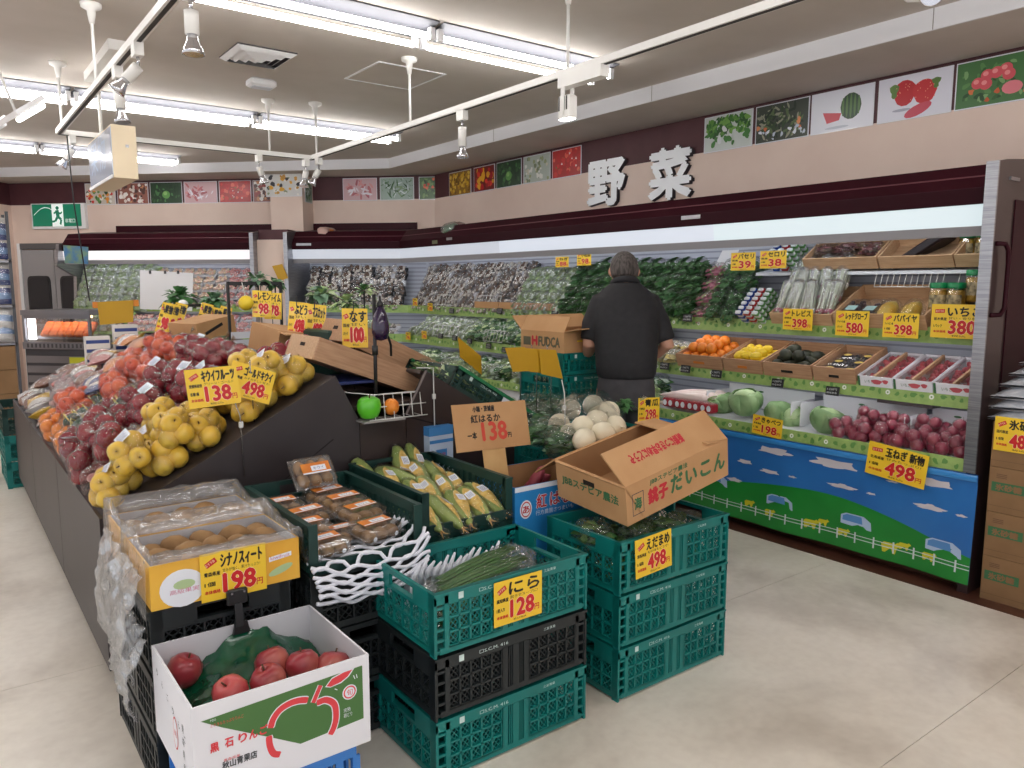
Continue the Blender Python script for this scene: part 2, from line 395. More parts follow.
# ------------------------------------------------------------------ track with spot lamps
m_track = mat('track_white', srgb(238, 236, 232), 0.4)
m_trackdark = mat('track_slot', srgb(60, 56, 56), 0.7)
TZ = 2.44
tr = thing('lighting_track', 'white U-shaped lighting track hung below the ceiling on thin rods', 'light track', (0, 0, 0))
for (p, q) in (((2.35, -0.4, TZ), (2.35, 5.62, TZ)), ((2.35, 5.62, TZ), (0.71, 5.62, TZ)), ((0.71, 5.62, TZ), (0.71, 1.0, TZ))):
    MB().bar(p, q, .036, .03).build('rail', m_track, tr)
    pv = Vector(p) - Vector((0, 0, .016)); qv = Vector(q) - Vector((0, 0, .016)); MB().bar(pv, qv, .016, .003).build('rail_slot', m_trackdark, tr)
for (x, y) in ((2.35, 4.14), (2.35, 2.72), (2.35, 5.53), (2.04, 5.64), (.71, 5.47), (.71, 4.27), (.71, 2.4)):
    b = MB(); b.tube([(x, y, TZ + .01), (x, y, CEIL - .05)], .0075, 8); b.build('hanger_rod', m_track, tr)
    MB().lathe([(.012, -.09), (.018, -.05), (.02, -.03), (.045, -.018), (.048, 0)], 14).build('ceiling_cup', m_track, tr, (x, y, CEIL))
m_spotface = lamp_mat('spot_glow', (1.0, 0.97, 0.92), SPOT_W)
m_spotoff = mat('lamp_reflector', srgb(215, 215, 220), 0.15, 0.9)
m_chrome = mat('chrome', srgb(200, 200, 205), 0.15, 0.95)
def spot(px, z0, loc, tilt, az, label, lit=True, L=.1):
    r = thing('track_spotlight', label, 'spotlight', loc, (0, 0, 0), 'spot lamps on the lighting track')
    MB().box(-.017, .017, -.032, .032, -.05, 0).build('adapter', m_track, r)
    MB().tube([(0, 0, -.05), (0, 0, -.085)], .006, 8).build('swivel', m_chrome, r)
    X = Matrix.Translation((0, 0, -.085)) @ Matrix.Rotation(az, 4, 'Z') @ Matrix.Rotation(tilt, 4, 'X')
    b = MB(); b.lathe([(.017, -.005), (.022, 0), (.022, -.02), (.022, -L)], 14, X=X); b.build('barrel', m_track, r)
    b = MB(); b.lathe([(.016, -L), (.018, -L - .02), (.03, -L - .045), (.034, -L - .06), (.031, -L - .06)], 16, X=X); b.build('reflector', m_spotoff, r)
    b = MB(); b.lathe([(.0005, -L - .055), (.031, -L - .056)], 16, X=X); b.build('lens', m_spotface if lit else mat('lamp_glass_off', srgb(190, 190, 195), 0.2), r)
    return r
spot(0, 0, (2.35, 3.58, TZ - .015), 0, 0, 'small track spotlight pointing straight down beside the hanger rod over the aisle')
sp = thing('projector_lamp', 'boxy track lamp with wire cage below a white ballast box', 'spotlight', (2.35, 2.62, TZ - .015))
MB().box(-.025, .025, -.14, .14, -.05, .0).build('ballast', m_track, sp)
for s in (-1, 1): MB().bar((s * .028, .1, -.05), (s * .028, .1, -.17), .008, .02, (0, 1, 0)).build('bracket', m_track, sp)
MB().bevbox(-.026, .026, .06, .14, -.185, -.085, .006).build('lamp_head', m_track, sp)
for k in range(4): MB().box(-.0275, -.026, .072 + .017 * k, .08 + .017 * k, -.15, -.09).build('vent_slot', m_trackdark, sp)
MB().box(-.02, .02, .066, .134, -.188, -.185).build('lens', m_spotface, sp)
spot(0, 0, (2.3, 5.62, TZ - .015), .25, 2.0, 'left one of the paired track spotlights at the far corner of the track', True, .06)
spot(0, 0, (2.35, 5.5, TZ - .015), .5, 1.0, 'right one of the paired track spotlights at the far corner of the track', True, .06)
spot(0, 0, (1.95, 5.62, TZ - .015), .35, -1.2, 'track spotlight before the picture on the wall column', False, .06)
spot(0, 0, (1.02, 5.62, TZ - .015), .1, 0, 'track spotlight hanging just left of the cream sign box', True, .07)
spot(0, 0, (.78, 5.62, TZ - .015), .6, 1.2, 'track spotlight at the left far corner of the track', True, .07)
spot(0, 0, (.71, 3.36, TZ - .015), .7, 1.3, 'track spotlight turned sideways with an unlit cone', False, .07)
spot(0, 0, (.71, 3.76, TZ - .015), -.1, .4, 'track spotlight just beyond the sideways one, shining downward', True, .09)
spot(0, 0, (.71, 2.6, TZ - .015), 0, 0, 'nearest lit spotlight on the left track, at the top edge', True, .07)
spot(0, 0, (2.35, 1.2, TZ - .015), 1.25, 2.4, 'track spotlight cut by the top edge above the strawberry picture')
# bulkhead lamps angled at upper left
for i, (p, lab) in enumerate((((.5, 5.55, 2.5), 'angled strip lamp with white reflector at the upper left'), ((.42, 7.0, 2.62), 'far angled lamp with pinkish reflector below the tube row'))):
    r = thing('strip_lamp', lab, 'strip lamp', p, (0, R(-38), R(8)))
    b = MB(); b.box(-.09, .09, -.3, .3, 0, .03); b.build('reflector', m_white, r)
    b = MB(); b.tube([(.06, -.27, -.02), (.06, .27, -.02)], .014, 8); b.build('tube', m_tube if i == 0 else m_white, r)
    b = MB(); b.tube([(0, 0, .03), (.1 if i else .12, 0, (CEIL - p[2]) * 1.1)], .008, 6); b.build('stem', m_track, r)

# ------------------------------------------------------------------ hanging sign box
r = thing('hanging_sign_box', 'cream box sign hanging from two rods with blue letters on its glossy side', 'sign', (.90, 5.21, 0))
m_signcream = mat('sign_cream', srgb(232, 214, 182), 0.5); m_signface = mat('sign_face', srgb(196, 204, 222), 0.12, coat=0.5)
m_blueprint = mat('blue_print', srgb(90, 120, 160), 0.4)
x0, x1, y0, y1, z0, z1 = -.03, .10, -.32, .45, 2.10, 2.39
MB().box(x0 + .004, x1, y0, y1, z0, z1).build('case', m_signcream, r)
fc = MB().box(x0, x0 + .004, y0 + .01, y1 - .01, z0 + .01, z1 - .01).build('face', m_signface, r)
# letters on the -X face: local axes u = -Y, v = Z
Xs = Matrix(((0, 0, -1, x0 - .0005), (-1, 0, 0, y1 - .05), (0, 1, 0, z0 + .05), (0, 0, 0, 1)))
MB().text('果物', .03, .02, .2, 0, 0, .5, X=Xs).build('lettering', m_blueprint, fc)
MB().box(x0 - .006, x0, y0, y1, z0 - .002, z0 + .016).build('lower_trim', m_white, r)
MB().box(x1 * .5 - .008, x1 * .5 + .008, y0 - .004, y0, 2.27, 2.285).build('screw_plate', m_steel, r)
for yy in (-.22, .34):
    MB().tube([(.035, yy, z1), (.035, yy, CEIL - .05)], .011, 8).build('hanger_rod', m_track, r)
MB().box(-.03, .10, -.42, .42, CEIL - .055, CEIL).build('ceiling_bracket', m_track, r)
b = MB(); b.tube([(.75, 5.6, 2.42), (.755, 5.55, 2.0), (.79, 5.45, 1.4)], .004, 6); tag(b.build('hanging_cable', mat('black_rubber', srgb(28, 28, 30), 0.5)), 'thin black cable hanging from the track in front of the exit sign', 'cable')

# ------------------------------------------------------------------ wall lettering 野菜
m_letter = mat('letter_white', srgb(244, 248, 252), 0.3)
m_letterside = mat('letter_side', srgb(70, 62, 66), 0.4)
def wall_letter(ch, pxl, pyl, pxr, pyr, lab, s=1.0):
    a = onx(pxl, pyl, WX - .03); c = onx(pxr, pyr, WX - .03)      # left end is the far one (larger y)
    w = a.y - c.y; zb = a.z; hgt = c.z - a.z
    r = thing('wall_letter', lab, 'letter', (WX, a.y, zb))
    X = Matrix(((0, 0, -1, -.03), (-1, 0, 0, 0), (0, 1, 0, 0), (0, 0, 0, 1)))
    b = MB(); b.text(ch, 0, 0, hgt, 0.0, 0, w, X=X, bold=.017); b.build('front_face', m_letter, r)
    b = MB()
    for k in range(4): b.text(ch, 0.003 * (k + 1), -0.002 * (k + 1), hgt, -.006 * (k + 1), 0, w, X=X, bold=.017)
    b.build('edge', m_letterside, r)
wall_letter('野', 588, 206, 624, 158, 'large white raised character nearest the photo panels at left of the pair')
wall_letter('菜', 649, 200, 691, 145, 'large white raised character at right of the pair, above the man')

# ------------------------------------------------------------------ posters of fruit and vegetables along the band
pc = {}
def pcol(r, g, b):
    k = 'print_%d_%d_%d' % (r, g, b)
    return mat(k, srgb(r, g, b), 0.3)
m_posterwhite = mat('poster_white', srgb(232, 234, 242), 0.22, coat=0.4)
def poster(cx, cy, rotz, w, h, zc, kind, label, rr=random.Random(3)):
    r = thing('produce_poster', label, 'poster', (cx, cy, zc), (0, 0, rotz), 'posters along the maroon band')
    # local: x right, z up, facing -y
    MB().box(-w / 2, w / 2, -.006, -.001, -h / 2, h / 2).build('board', m_posterwhite, r)
    X = Matrix(((1, 0, 0, 0), (0, 0, -1, -.0065), (0, 1, 0, 0), (0, 0, 0, 1)))
    b = MB(); mats = [m_posterwhite]; z = [0.0]
    def C(*c):
        m = pcol(*c)
        if m not in mats: mats.append(m)
        return mats.index(m)
    G = 1.35 if kind in ('melon', 'strawberry') else 1.0
    def D(x, y, rx, ry, c, **k): z[0] += .00003; b.disc(x * G, y * G, rx * G, ry * G, z[0], C(*c), X=X, **k)
    W, H = w / 2 - .006, h / 2 - .006
    def bg(c): z[0] += .00003; b.flat([(-W, -H), (W, -H), (W, H), (-W, H)], z[0], C(*c), X)
    def scatter(n, cols, s0, s1, asp=1.0, wob=.1, yr=(-1, 1)):
        for _ in range(n):
            s = rr.uniform(s0, s1); x = rr.uniform(-W + s, W - s); y = rr.uniform(max(-H + s, yr[0] * H), min(H - s, yr[1] * H))
            D(x, y, s, s * asp, rr.choice(cols), n=9, rot=rr.uniform(0, 3), wob=wob, seed=rr.random() * 9)
    if kind == 'melon':
        bg((226, 228, 238)); D(.045, .01, .05, .058, (40, 70, 44))
        for k in (-2, -1, 0, 1, 2): D(.045 + k * .019, .01, .006, .056 - abs(k) * .007, (84, 120, 66), n=10)
        z[0] += .00003; b.flat([(-.125, .0), (.0, -.02), (-.013, -.06), (-.095, -.07)], z[0], C(206, 70, 84), X); D(-.02, -.075, .06, .006, (190, 196, 210))
    elif kind == 'strawberry':
        bg((224, 224, 236)); D(-.04, .02, .048, .054, (190, 32, 44), wob=.04); D(.045, .012, .05, .05, (198, 40, 50), wob=.05)
        D(-.085, .035, .018, .03, (96, 130, 60), wob=.2); D(.09, .04, .016, .022, (88, 124, 58), wob=.25)
        D(.02, -.06, .06, .022, (200, 70, 90), rot=.35); D(-.05, -.05, .04, .006, (170, 172, 190))
        for _ in range(26): D(rr.uniform(-.08, .09), rr.uniform(-.02, .06), .0022, .003, (232, 150, 120), n=5)
    elif kind == 'peach':
        bg((70, 116, 66)); scatter(40, [(54, 98, 52), (92, 140, 80), (126, 168, 110), (40, 80, 44)], .01, .03, .5)
        for (x, y) in ((-.09, .0), (-.045, .035), (-.05, -.01), (.0, .04), (.045, .05), (.06, .02)): D(x, y, .032, .03, (214, 86, 96)); D(x - .008, y + .008, .014, .012, (236, 150, 150))
        D(.08, -.05, .05, .034, (226, 130, 140)); scatter(8, [(196, 90, 50), (214, 120, 70)], .008, .016, 1, .2, (-1, -.3))
    elif kind == 'leafy':
        bg((206, 214, 210)); scatter(150, [(60, 120, 46), (96, 150, 60), (120, 170, 80), (44, 90, 40)], .012, .03, .55, .15, (-.1, 1)); scatter(12, [(70, 130, 60), (226, 230, 232)], .01, .02, 1.6, .1, (-.8, .2))
    elif kind == 'jungle':
        bg((58, 66, 56)); scatter(130, [(46, 70, 40), (90, 110, 70), (30, 44, 34), (150, 150, 130)], .01, .035, .3); scatter(5, [(206, 110, 60), (220, 140, 90)], .01, .02, 1, .2, (-.5, .1)); scatter(14, [(226, 232, 240), (190, 200, 214)], .008, .02, .6, .2, (-1, -.4))
    elif kind == 'yellow':
        bg((150, 110, 40)); scatter(70, [(214, 170, 50), (226, 190, 80), (190, 140, 40), (120, 84, 30)], .014, .024, 1)
    elif kind == 'peppers':
        bg((120, 30, 30)); scatter(30, [(200, 30, 40), (226, 60, 40), (230, 170, 40), (170, 20, 34)], .02, .04, 1, .1)
    elif kind == 'cabbage':
        bg((34, 66, 40)); scatter(40, [(28, 56, 36), (52, 92, 54), (70, 120, 70)], .012, .03, .6); D(.0, -.02, .05, .045, (96, 156, 78)); D(-.01, -.005, .025, .022, (140, 190, 110))
    elif kind == 'mushroom':
        bg((176, 186, 176)); scatter(40, [(206, 200, 180), (150, 160, 120), (226, 226, 220), (120, 130, 100)], .01, .022, 1, .15)
    elif kind == 'tomato':
        bg((176, 40, 40)); scatter(40, [(206, 50, 46), (190, 30, 36), (226, 100, 80)], .016, .03, 1); scatter(10, [(90, 120, 50), (236, 226, 220)], .005, .01, 1, .3)
    elif kind == 'salmon':
        bg((206, 170, 176)); scatter(16, [(190, 110, 116), (214, 150, 150), (170, 90, 100)], .03, .055, .35); scatter(10, [(226, 214, 224), (236, 232, 240)], .02, .05, .25, .1, (-.5, .1))
    elif kind == 'greens':
        bg((150, 172, 160)); scatter(60, [(70, 110, 66), (120, 150, 110), (206, 220, 220), (50, 84, 52)], .006, .05, .18)
    elif kind == 'flowers':
        bg((70, 104, 58)); scatter(50, [(60, 96, 50), (110, 150, 80), (40, 70, 40)], .01, .03, .5); scatter(9, [(206, 70, 50), (226, 110, 70)], .014, .022, 1, .2, (0, 1))
    elif kind == 'mixed':
        bg((150, 96, 84)); scatter(60, [(226, 214, 206), (150, 60, 60), (206, 150, 110), (90, 60, 56), (240, 236, 232)], .012, .026, 1)
    elif kind == 'fruitplate':
        bg((216, 216, 214)); scatter(40, [(226, 170, 60), (60, 60, 66), (236, 232, 226), (200, 150, 70), (150, 160, 130)], .012, .03, .8)
    elif kind == 'veg':
        bg((206, 196, 186)); scatter(50, [(206, 60, 50), (90, 140, 70), (230, 150, 60), (236, 234, 226), (60, 80, 50)], .012, .026, 1)
    b.build('print', mats, r)
PZ = 2.575
def poster_x(pl, pr, kind, label):
    a = onx(pl, 130, WX); c = onx(pr, 130, WX); poster(WX, (a.y + c.y) / 2, R(-90), a.y - c.y, .25, PZ, kind, label)
def poster_s(pl, pr, kind, label, s=WS, z=PZ):
    a = ons(pl, 185, s); c = ons(pr, 185, s); m = (a + c) / 2; poster(m.x, m.y, R(-45), (a - c).length, .25, z, kind, label)
for pl, pr, k, lab in ((705, 753, 'leafy', 'poster of hanging green leaves, first right of the raised characters'), (756, 809, 'jungle', 'poster of dark fronds between the leaf and watermelon posters'),
    (811, 873, 'melon', 'poster of a striped watermelon with a cut slice'), (877, 950, 'strawberry', 'poster of large red strawberries on pale ground'), (953, 1036, 'peach', 'poster of pink peaches among green leaves at the right edge'),
    (449, 471, 'yellow', 'poster of yellow fruit just right of the wall corner'), (474, 495, 'peppers', 'poster of red and yellow peppers'), (497, 522, 'cabbage', 'poster of a cabbage right of the pepper poster'), (524, 551, 'mushroom', 'poster of pale mushrooms beside the tomato poster'), (553, 582, 'tomato', 'poster of red tomatoes just left of the raised characters')):
    poster_x(pl, pr, k, lab)
for pl, pr, k, lab in ((343, 377, 'salmon', 'pink poster first right of the wall column'), (380, 414, 'greens', 'poster of thin green stalks left of the wall corner'), (419, 446, 'flowers', 'poster with orange blossoms over green, at the wall corner'),
    (219, 251, 'tomato', 'red poster second left of the wall column'), (184, 217, 'salmon', 'pink poster between the cabbage and the red one'), (150, 182, 'cabbage', 'poster of a green cabbage right of the hanging sign box'), (117, 148, 'mixed', 'brown and white poster behind the hanging sign box'), (85, 115, 'veg', 'colourful vegetable poster farthest left, above the exit sign'), (253, 273, 'mixed', 'poster half hidden by the wall column')):
    poster_s(pl, pr, k, lab)

# ------------------------------------------------------------------ wall column and panel between the coolers
CS = WS - .42
cl = ons(271, 215, CS); cr = ons(303, 215, CS); n45 = Vector((.7071, .7071, 0))
colz = struct(MB().prism([(cl.x, cl.y), (cr.x, cr.y), (cr.x + n45.x * .3, cr.y + n45.y * .3), (cl.x + n45.x * .3, cl.y + n45.y * .3)], 2.05, SOFF).build('wall_column', m_cream))
poster_s(266, 302, 'fruitplate', 'poster of fruit on plates on the face of the wall column', CS - .004, 2.60)
pm_ = (cr + Vector((.15, .15, 0))); poster(cr.x + .11 + .003, cr.y + .11, R(45), .2, .26, 2.55, 'greens', 'dark green poster on the narrow side of the wall column')

# ------------------------------------------------------------------ exit sign
ex = ons(36, 216, WS); ex2 = ons(84, 216, WS); mid = (ex + ex2) / 2
r = thing('exit_sign', 'green and white illuminated running man exit sign on the back wall', 'exit sign', (mid.x, mid.y, ex.z), (0, 0, R(-45)))
ew = (ex - ex2).length; eh = .26
m_exitg = mat('exit_green', srgb(20, 112, 84), 0.3, emit=srgb(20, 112, 84), estr=.25); m_exitw = mat('exit_white', srgb(228, 238, 234), 0.3, emit=(.8, .9, .86), estr=.3)
MB().box(-ew / 2 - .02, ew / 2 + .05, -.05, 0, -eh / 2 - .03, eh / 2 + .01).build('housing', m_white, r)
MB().box(-ew / 2, ew / 2, -.056, -.05, -eh / 2, eh / 2).build('green_panel', m_exitg, r)
X = Matrix(((1, 0, 0, 0), (0, 0, -1, -.0565), (0, 1, 0, 0), (0, 0, 0, 1)))
b = MB(); b.flat([(-.06, -.13), (.09, -.13), (.09, .13), (-.06, .13)], 0, 0, X)
b.build('door_print', m_exitw, r)
b = MB(); b.disc(.015, .085, .022, .022, .0005, 0, X=X)
for (p, q, w) in (((.01, .06), (.02, -.02), .045), ((.02, -.02), (.06, -.05), .03), ((.06, -.05), (.045, -.11), .026), ((.01, -.02), (-.02, -.07), .03), ((-.02, -.07), (-.06, -.075), .024), ((.01, .05), (-.035, .02), .02), ((.01, .05), (.05, .015), .02), ((.05, .015), (.075, .04), .018)):
    d = Vector((q[0] - p[0], q[1] - p[1])).normalized(); nn = Vector((-d.y, d.x)) * w / 2
    b.flat([(p[0] + nn.x, p[1] + nn.y), (p[0] - nn.x, p[1] - nn.y), (q[0] - nn.x, q[1] - nn.y), (q[0] + nn.x, q[1] + nn.y)], .0005, 0, X)
b.build('running_man', m_exitg, r)
b = MB(); b.text('非常口', .11, -.09, .05, .0003, 0, .13, X=X); b.build('lettering', m_exitw, r)
b = MB(); pts = [(-ew / 2 + .02 + .05 * k, .0 + .09 * math.sin(k * .5)) for k in range(6)]
for k in range(5): b.flat([pts[k], (pts[k][0], pts[k][1] + .008), (pts[k + 1][0], pts[k + 1][1] + .008), pts[k + 1]], .0003, 0, X)
b.build('arc_line', m_exitw, r)

# ------------------------------------------------------------------ grey swing door at the back left
dA = ons(27, 300, WS - .02); dB = ons(92, 300, WS - .02); dm = (dA + dB) / 2; dw = (dA - dB).length
r = thing('door_1', 'grey double swing door with dark rounded windows behind the glass case', 'door', (dm.x, dm.y, 0), (0, 0, R(-45))); r['kind'] = 'structure'
m_door = mat('door_grey', srgb(158, 156, 158), 0.45); m_doordark = mat('door_window', srgb(52, 52, 56), 0.2)
MB().box(-dw / 2 - .04, -dw / 2, -.05, 0, 0, 2.0).build('jamb', m_white, r); MB().box(dw / 2, dw / 2 + .04, -.05, 0, 0, 2.0).build('jamb', m_white, r)
MB().box(-dw / 2, dw / 2, -.05, 0, 1.93, 2.0).build('header', mat('door_track', srgb(92, 90, 92), 0.5), r)
for s in (-1, 1):
    lf = MB().box(min(0, s * dw / 2) + .004, max(0, s * dw / 2) - .004, -.04, -.005, .01, 1.92).build('leaf', m_door, r)
    c = s * dw / 4; ww = dw / 4 * .62
    fr = MB(); fr.prism([(c + sx * (ww + .02 - (0 if k else .05)), sz * .27) if 0 else (c + (ww + .02) * math.copysign(abs(math.cos(t)) ** .25, math.cos(t)), 1.32 + .29 * math.copysign(abs(math.sin(t)) ** .25, math.sin(t))) for k, t in enumerate([2 * math.pi * q / 24 for q in range(24)]) for sx, sz in ((1, 1),)], .04, .048, X=Matrix(((1, 0, 0, 0), (0, 0, -1, 0), (0, 1, 0, 0), (0, 0, 0, 1))))
    fr.build('window_gasket', mat('gasket', srgb(38, 38, 40), 0.6), lf)
    fr = MB(); fr.prism([(c + ww * math.copysign(abs(math.cos(t)) ** .25, math.cos(t)), 1.32 + .265 * math.copysign(abs(math.sin(t)) ** .25, math.sin(t))) for t in [2 * math.pi * q / 24 for q in range(24)]], .048, .051, X=Matrix(((1, 0, 0, 0), (0, 0, -1, 0), (0, 1, 0, 0), (0, 0, 0, 1))))
    fr.build('window_pane', m_doordark, lf)
# ================================================================== COOLERS
m_coolwhite = mat('cooler_white', srgb(226, 228, 234), 0.4)
m_slotgrey = mat('slot_panel', srgb(190, 194, 206), 0.45)
m_lip = mat('canopy_lip_grey', srgb(150, 148, 152), 0.35)
m_shelfm = mat('shelf_metal', srgb(214, 218, 224), 0.35)
m_railgreen = mat('rail_green', srgb(158, 186, 108), 0.45, col2=srgb(142, 174, 98), scale=30)
m_raildark = mat('rail_leaf_print', srgb(98, 146, 72), 0.5); m_railwhite = mat('rail_flower_print', srgb(236, 240, 228), 0.5)
m_tagblack = mat('tag_black', srgb(26, 26, 28), 0.35); m_tagwhite = mat('tag_white_print', srgb(200, 204, 206), 0.5)
m_diff = lamp_mat('canopy_diffuser', (0.80, 0.95, 1.0), CANOPY_W, .3)
m_diffp = lamp_mat('canopy_diffuser_pink', (1.0, 0.90, 0.93), CANOPY_W * 1.3, .3)
m_diffdim = lamp_mat('canopy_diffuser_dim', (0.80, 0.86, 1.0), CANOPY_W * 0.75, .3)
def ext(b, poly, y0, y1, s0=0.0, s1=0.0, mi=0):
    # section (d, z) run along y, its ends sheared for a mitred corner
    n = len(poly)
    a = sum(poly[i][0] * poly[(i + 1) % n][1] - poly[(i + 1) % n][0] * poly[i][1] for i in range(n))
    if a < 0: poly = poly[::-1]
    vs = [(d, y0 + s0 * d, z) for d, z in poly] + [(d, y1 + s1 * d, z) for d, z in poly]
    b.add(vs, [tuple(range(n)), tuple(reversed(range(n, 2 * n)))] + [(i, n + i, n + (i + 1) % n, (i + 1) % n) for i in range(n)], mi)
    return b
SH = [(.12, .905), (.22, 1.215)]       # front edge (depth, height) of the three shelves
def cooler(name, label, loc, rotz, y0, y1, s0, s1, diff, rails=True, body=m_coolwhite, seed=1, shelves=SH, diff_split=None):
    r = thing(name, label, 'display cooler', loc, (0, 0, rotz))
    E = lambda nm, poly, m, par=None, a=None, c=None: ext(MB(), poly, y0 if a is None else a, y1 if c is None else c, s0 if a is None else 0, s1 if c is None else 0).build(nm, m, par or r)
    E('body', [(.03, .08), (.63, .08), (.63, .6), (.03, .6)], body)
    E('toe_kick', [(.08, 0), (.63, 0), (.63, .08), (.08, .08)], m_brownfloor)
    E('deck', [(0, .60), (0, .635), (.56, .70), (.56, .66)], m_shelfm)
    bp = E('back_panel', [(.56, .66), (.63, .66), (.63, 1.96), (.56, 1.93)], m_slotgrey)
    k = 0
    while .74 + .045 * k < 1.85:                      # fine slots of the back panel
        z = .74 + .045 * k; ext(MB(), [(.558, z), (.5605, z), (.5605, z + .012), (.558, z + .012)], y0 + .02, y1 - .02, s0, s1).build('slot', mat('slot_dark', srgb(150, 154, 168), 0.6), bp); k += 1
    def rail(d, z0, z1, par, tilt=.008):
        rl = E('price_rail', [(d - .012, z0), (d, z0), (d + tilt, z1), (d - .012 + tilt, z1)], m_railgreen, par)
        q = random.Random(seed * 31 + int(z0 * 100)); b = MB()
        X = Matrix(((0, 0, -1, d - .0125), (-1, 0, 0, 0), (0, 1, 0, 0), (0, 0, 0, 1)))
        sh = Matrix.Shear('XY', 4, (0, 0)) if 0 else None
        y = y0 + .04; kk = 0
        while y < y1 - .03:
            zc = (z0 + z1) / 2; t = tilt * .5
            if kk % 5 == 4:
                b.disc(-y, zc, .013, .013, -t + .0006, 1, n=10, X=X); b.disc(-y, zc, .005, .005, -t + .001, 0, n=6, X=X)
            else: b.disc(-y, zc + q.uniform(-.012, .012), q.uniform(.008, .02), q.uniform(.008, .016), -t + .0006, 0, n=9, X=X, wob=.15, seed=q.random() * 6, rot=q.uniform(0, 3))
            y += q.uniform(.035, .06); kk += 1
        # prints lean with the rail
        b.v = [(x + (z - (z0 + z1) / 2) / (z1 - z0) * tilt - .0008, yy, z) for (x, yy, z) in b.v]
        b.build('leaf_print', [m_raildark, m_railwhite], rl)['kind'] = 'stuff'
    for i, (d, z) in enumerate(shelves):
        sf = E('shelf', [(d, z), (d, z + .018), (.558, z + .05), (.558, z + .032)], m_shelfm)
        if rails and i < 2: rail(d, z - .016, z + .068, sf)
        ext(MB(), [(d + .022, z - .003), (d + .026, z - .007), (d + .044, z - .007), (d + .048, z - .001), (d + .022, z + .0005)], y0 + .03, y1 - .03, s0, s1).build('shelf_lamp', lamp_mat('shelf_tube', (1.0, .95, .98), SHELF_W), sf)
    if rails: rail(0, .60, .662, r)
    E('canopy_tube_lamp', [(.160, 1.868), (.168, 1.864), (.176, 1.868), (.176, 1.878), (.168, 1.882), (.160, 1.878)], lamp_mat('cooler_tube', (.93, .97, 1.0), COOL_W))
    cn = E('canopy', [(.10, 1.885), (.10, 1.965), (.205, 2.082), (.64, 2.13), (.64, 1.96), (.14, 1.90)], m_maroon_gl)
    E('canopy_band', [(.092, 1.886), (.10, 1.886), (.10, 1.96), (.092, 1.96)], mat('maroon_deep', srgb(46, 10, 20), 0.5, spec=.1), cn)
    E('canopy_crease', [(.146, 2.018), (.150, 2.026), (.156, 2.026)], mat('maroon_light', srgb(104, 62, 70), 0.3), cn)
    segs = diff_split or [(y0, y1, diff)]
    for (a, c, dm_) in segs:
        ext(MB(), [(.10, 1.884), (.112, 1.884), (.124, 1.782), (.112, 1.782)], a, c, s0 if a == y0 else 0, s1 if c == y1 else 0).build('light_diffuser', dm_, r)
    E('canopy_lip', [(.108, 1.782), (.128, 1.782), (.142, 1.735), (.118, 1.735)], m_lip)
    return r
def end_panel(parent, y0, y1, outer):
    b = MB(); b.prism([(-.006, 0), (.63, 0), (.63, 2.13), (.06, 2.075), (-.02, 2.06), (-.02, .605), (-.006, .605)], y0, y1, X=Matrix(((1, 0, 0, 0), (0, 0, 1, 0), (0, 1, 0, 0), (0, 0, 0, 1))))
    # flip: the mapping mirrors, so turn the faces
    b.f = [tuple(reversed(f)) for f in b.f]
    p = b.build('end_panel', outer, parent)
    MB().box(-.03, -.018, y0 - .003, y1 + .003, .605, 2.062).build('edge_trim', m_steel, p)
    return p
YR = 1.6
YM = 7.36                                             # where the fronts of the right and back coolers meet
c1 = cooler('display_cooler', 'long open vegetable cooler with maroon canopy along the right wall', (3.95, 0, 0), 0, YR, YM, 0, .414, m_diff, diff_split=[(YR, 3.25, m_diff), (3.25, 5.6, lamp_mat('canopy_diffuser_blue', (.80, .87, 1.0), CANOPY_W * .95, .3)), (5.6, YM, m_diffdim)])
sf_ = ext(MB(), [(.36, 1.56), (.36, 1.578), (.558, 1.61), (.558, 1.592)], YR, 3.10).build('shelf', m_shelfm, c1)
m_brownpanel = mat('brown_panel', srgb(64, 47, 47), 0.28, col2=srgb(56, 40, 40), scale=2, coat=.15)
ep = end_panel(c1, YR - .05, YR - .002, m_brownpanel)
b = MB(); pts = [(.0, YR - .055, 1.36), (.05, YR - .075, 1.36), (.085, YR - .078, 1.39), (.09, YR - .078, 1.44), (.09, YR - .078, 1.6), (.08, YR - .078, 1.66), (.05, YR - .075, 1.69), (.0, YR - .055, 1.69)]
b.tube(pts, .011, 8); b.build('pull_handle', m_maroon_gl, ep)
MB().box(.18, .6, YR - .056, YR - .051, .95, 1.9).build('inset_panel', m_maroon_gl, ep)
MB().box(.1, .2, YR - .058, YR - .05, 1.985, 2.0).build('hinge', m_steel, ep)
# the back run turns 45 degrees
CF = (3.95 + YM)
c2 = cooler('display_cooler', 'short angled cooler joining the corner, packed with dark mushroom trays', (3.95, YM, 0), R(45), 0, 1.17, -.414, 0, m_diffdim, seed=2)
def end45(par, y0, y1, m): return end_panel(par, y0, y1, m)
ep2 = end_panel(c2, 1.172, 1.21, m_steel)
c3 = cooler('display_cooler', 'far left cooler with pink lit meat packs and a white board in front', (3.95, YM, 0), R(45), 1.60, 3.93, 0, 0, m_diffp, seed=3, diff_split=[(1.60, 2.6, m_diffp), (2.6, 3.93, lamp_mat('canopy_diffuser_warm', (1, .96, .95), CANOPY_W * 1.4, .3))])
end_panel(c3, 1.56, 1.598, m_steel); 
b = MB(); b.prism([(-.02, .9), (.25, .9), (.3, 1.6), (.0, 1.72), (.05, 1.96), (.63, 2.0), (.63, 0), (.03, 0), (.03, .6)], 3.932, 3.97, X=Matrix(((1, 0, 0, 0), (0, 0, 1, 0), (0, 1, 0, 0), (0, 0, 0, 1)))); b.f = [tuple(reversed(f)) for f in b.f]
b.build('end_panel', m_steel, c3)
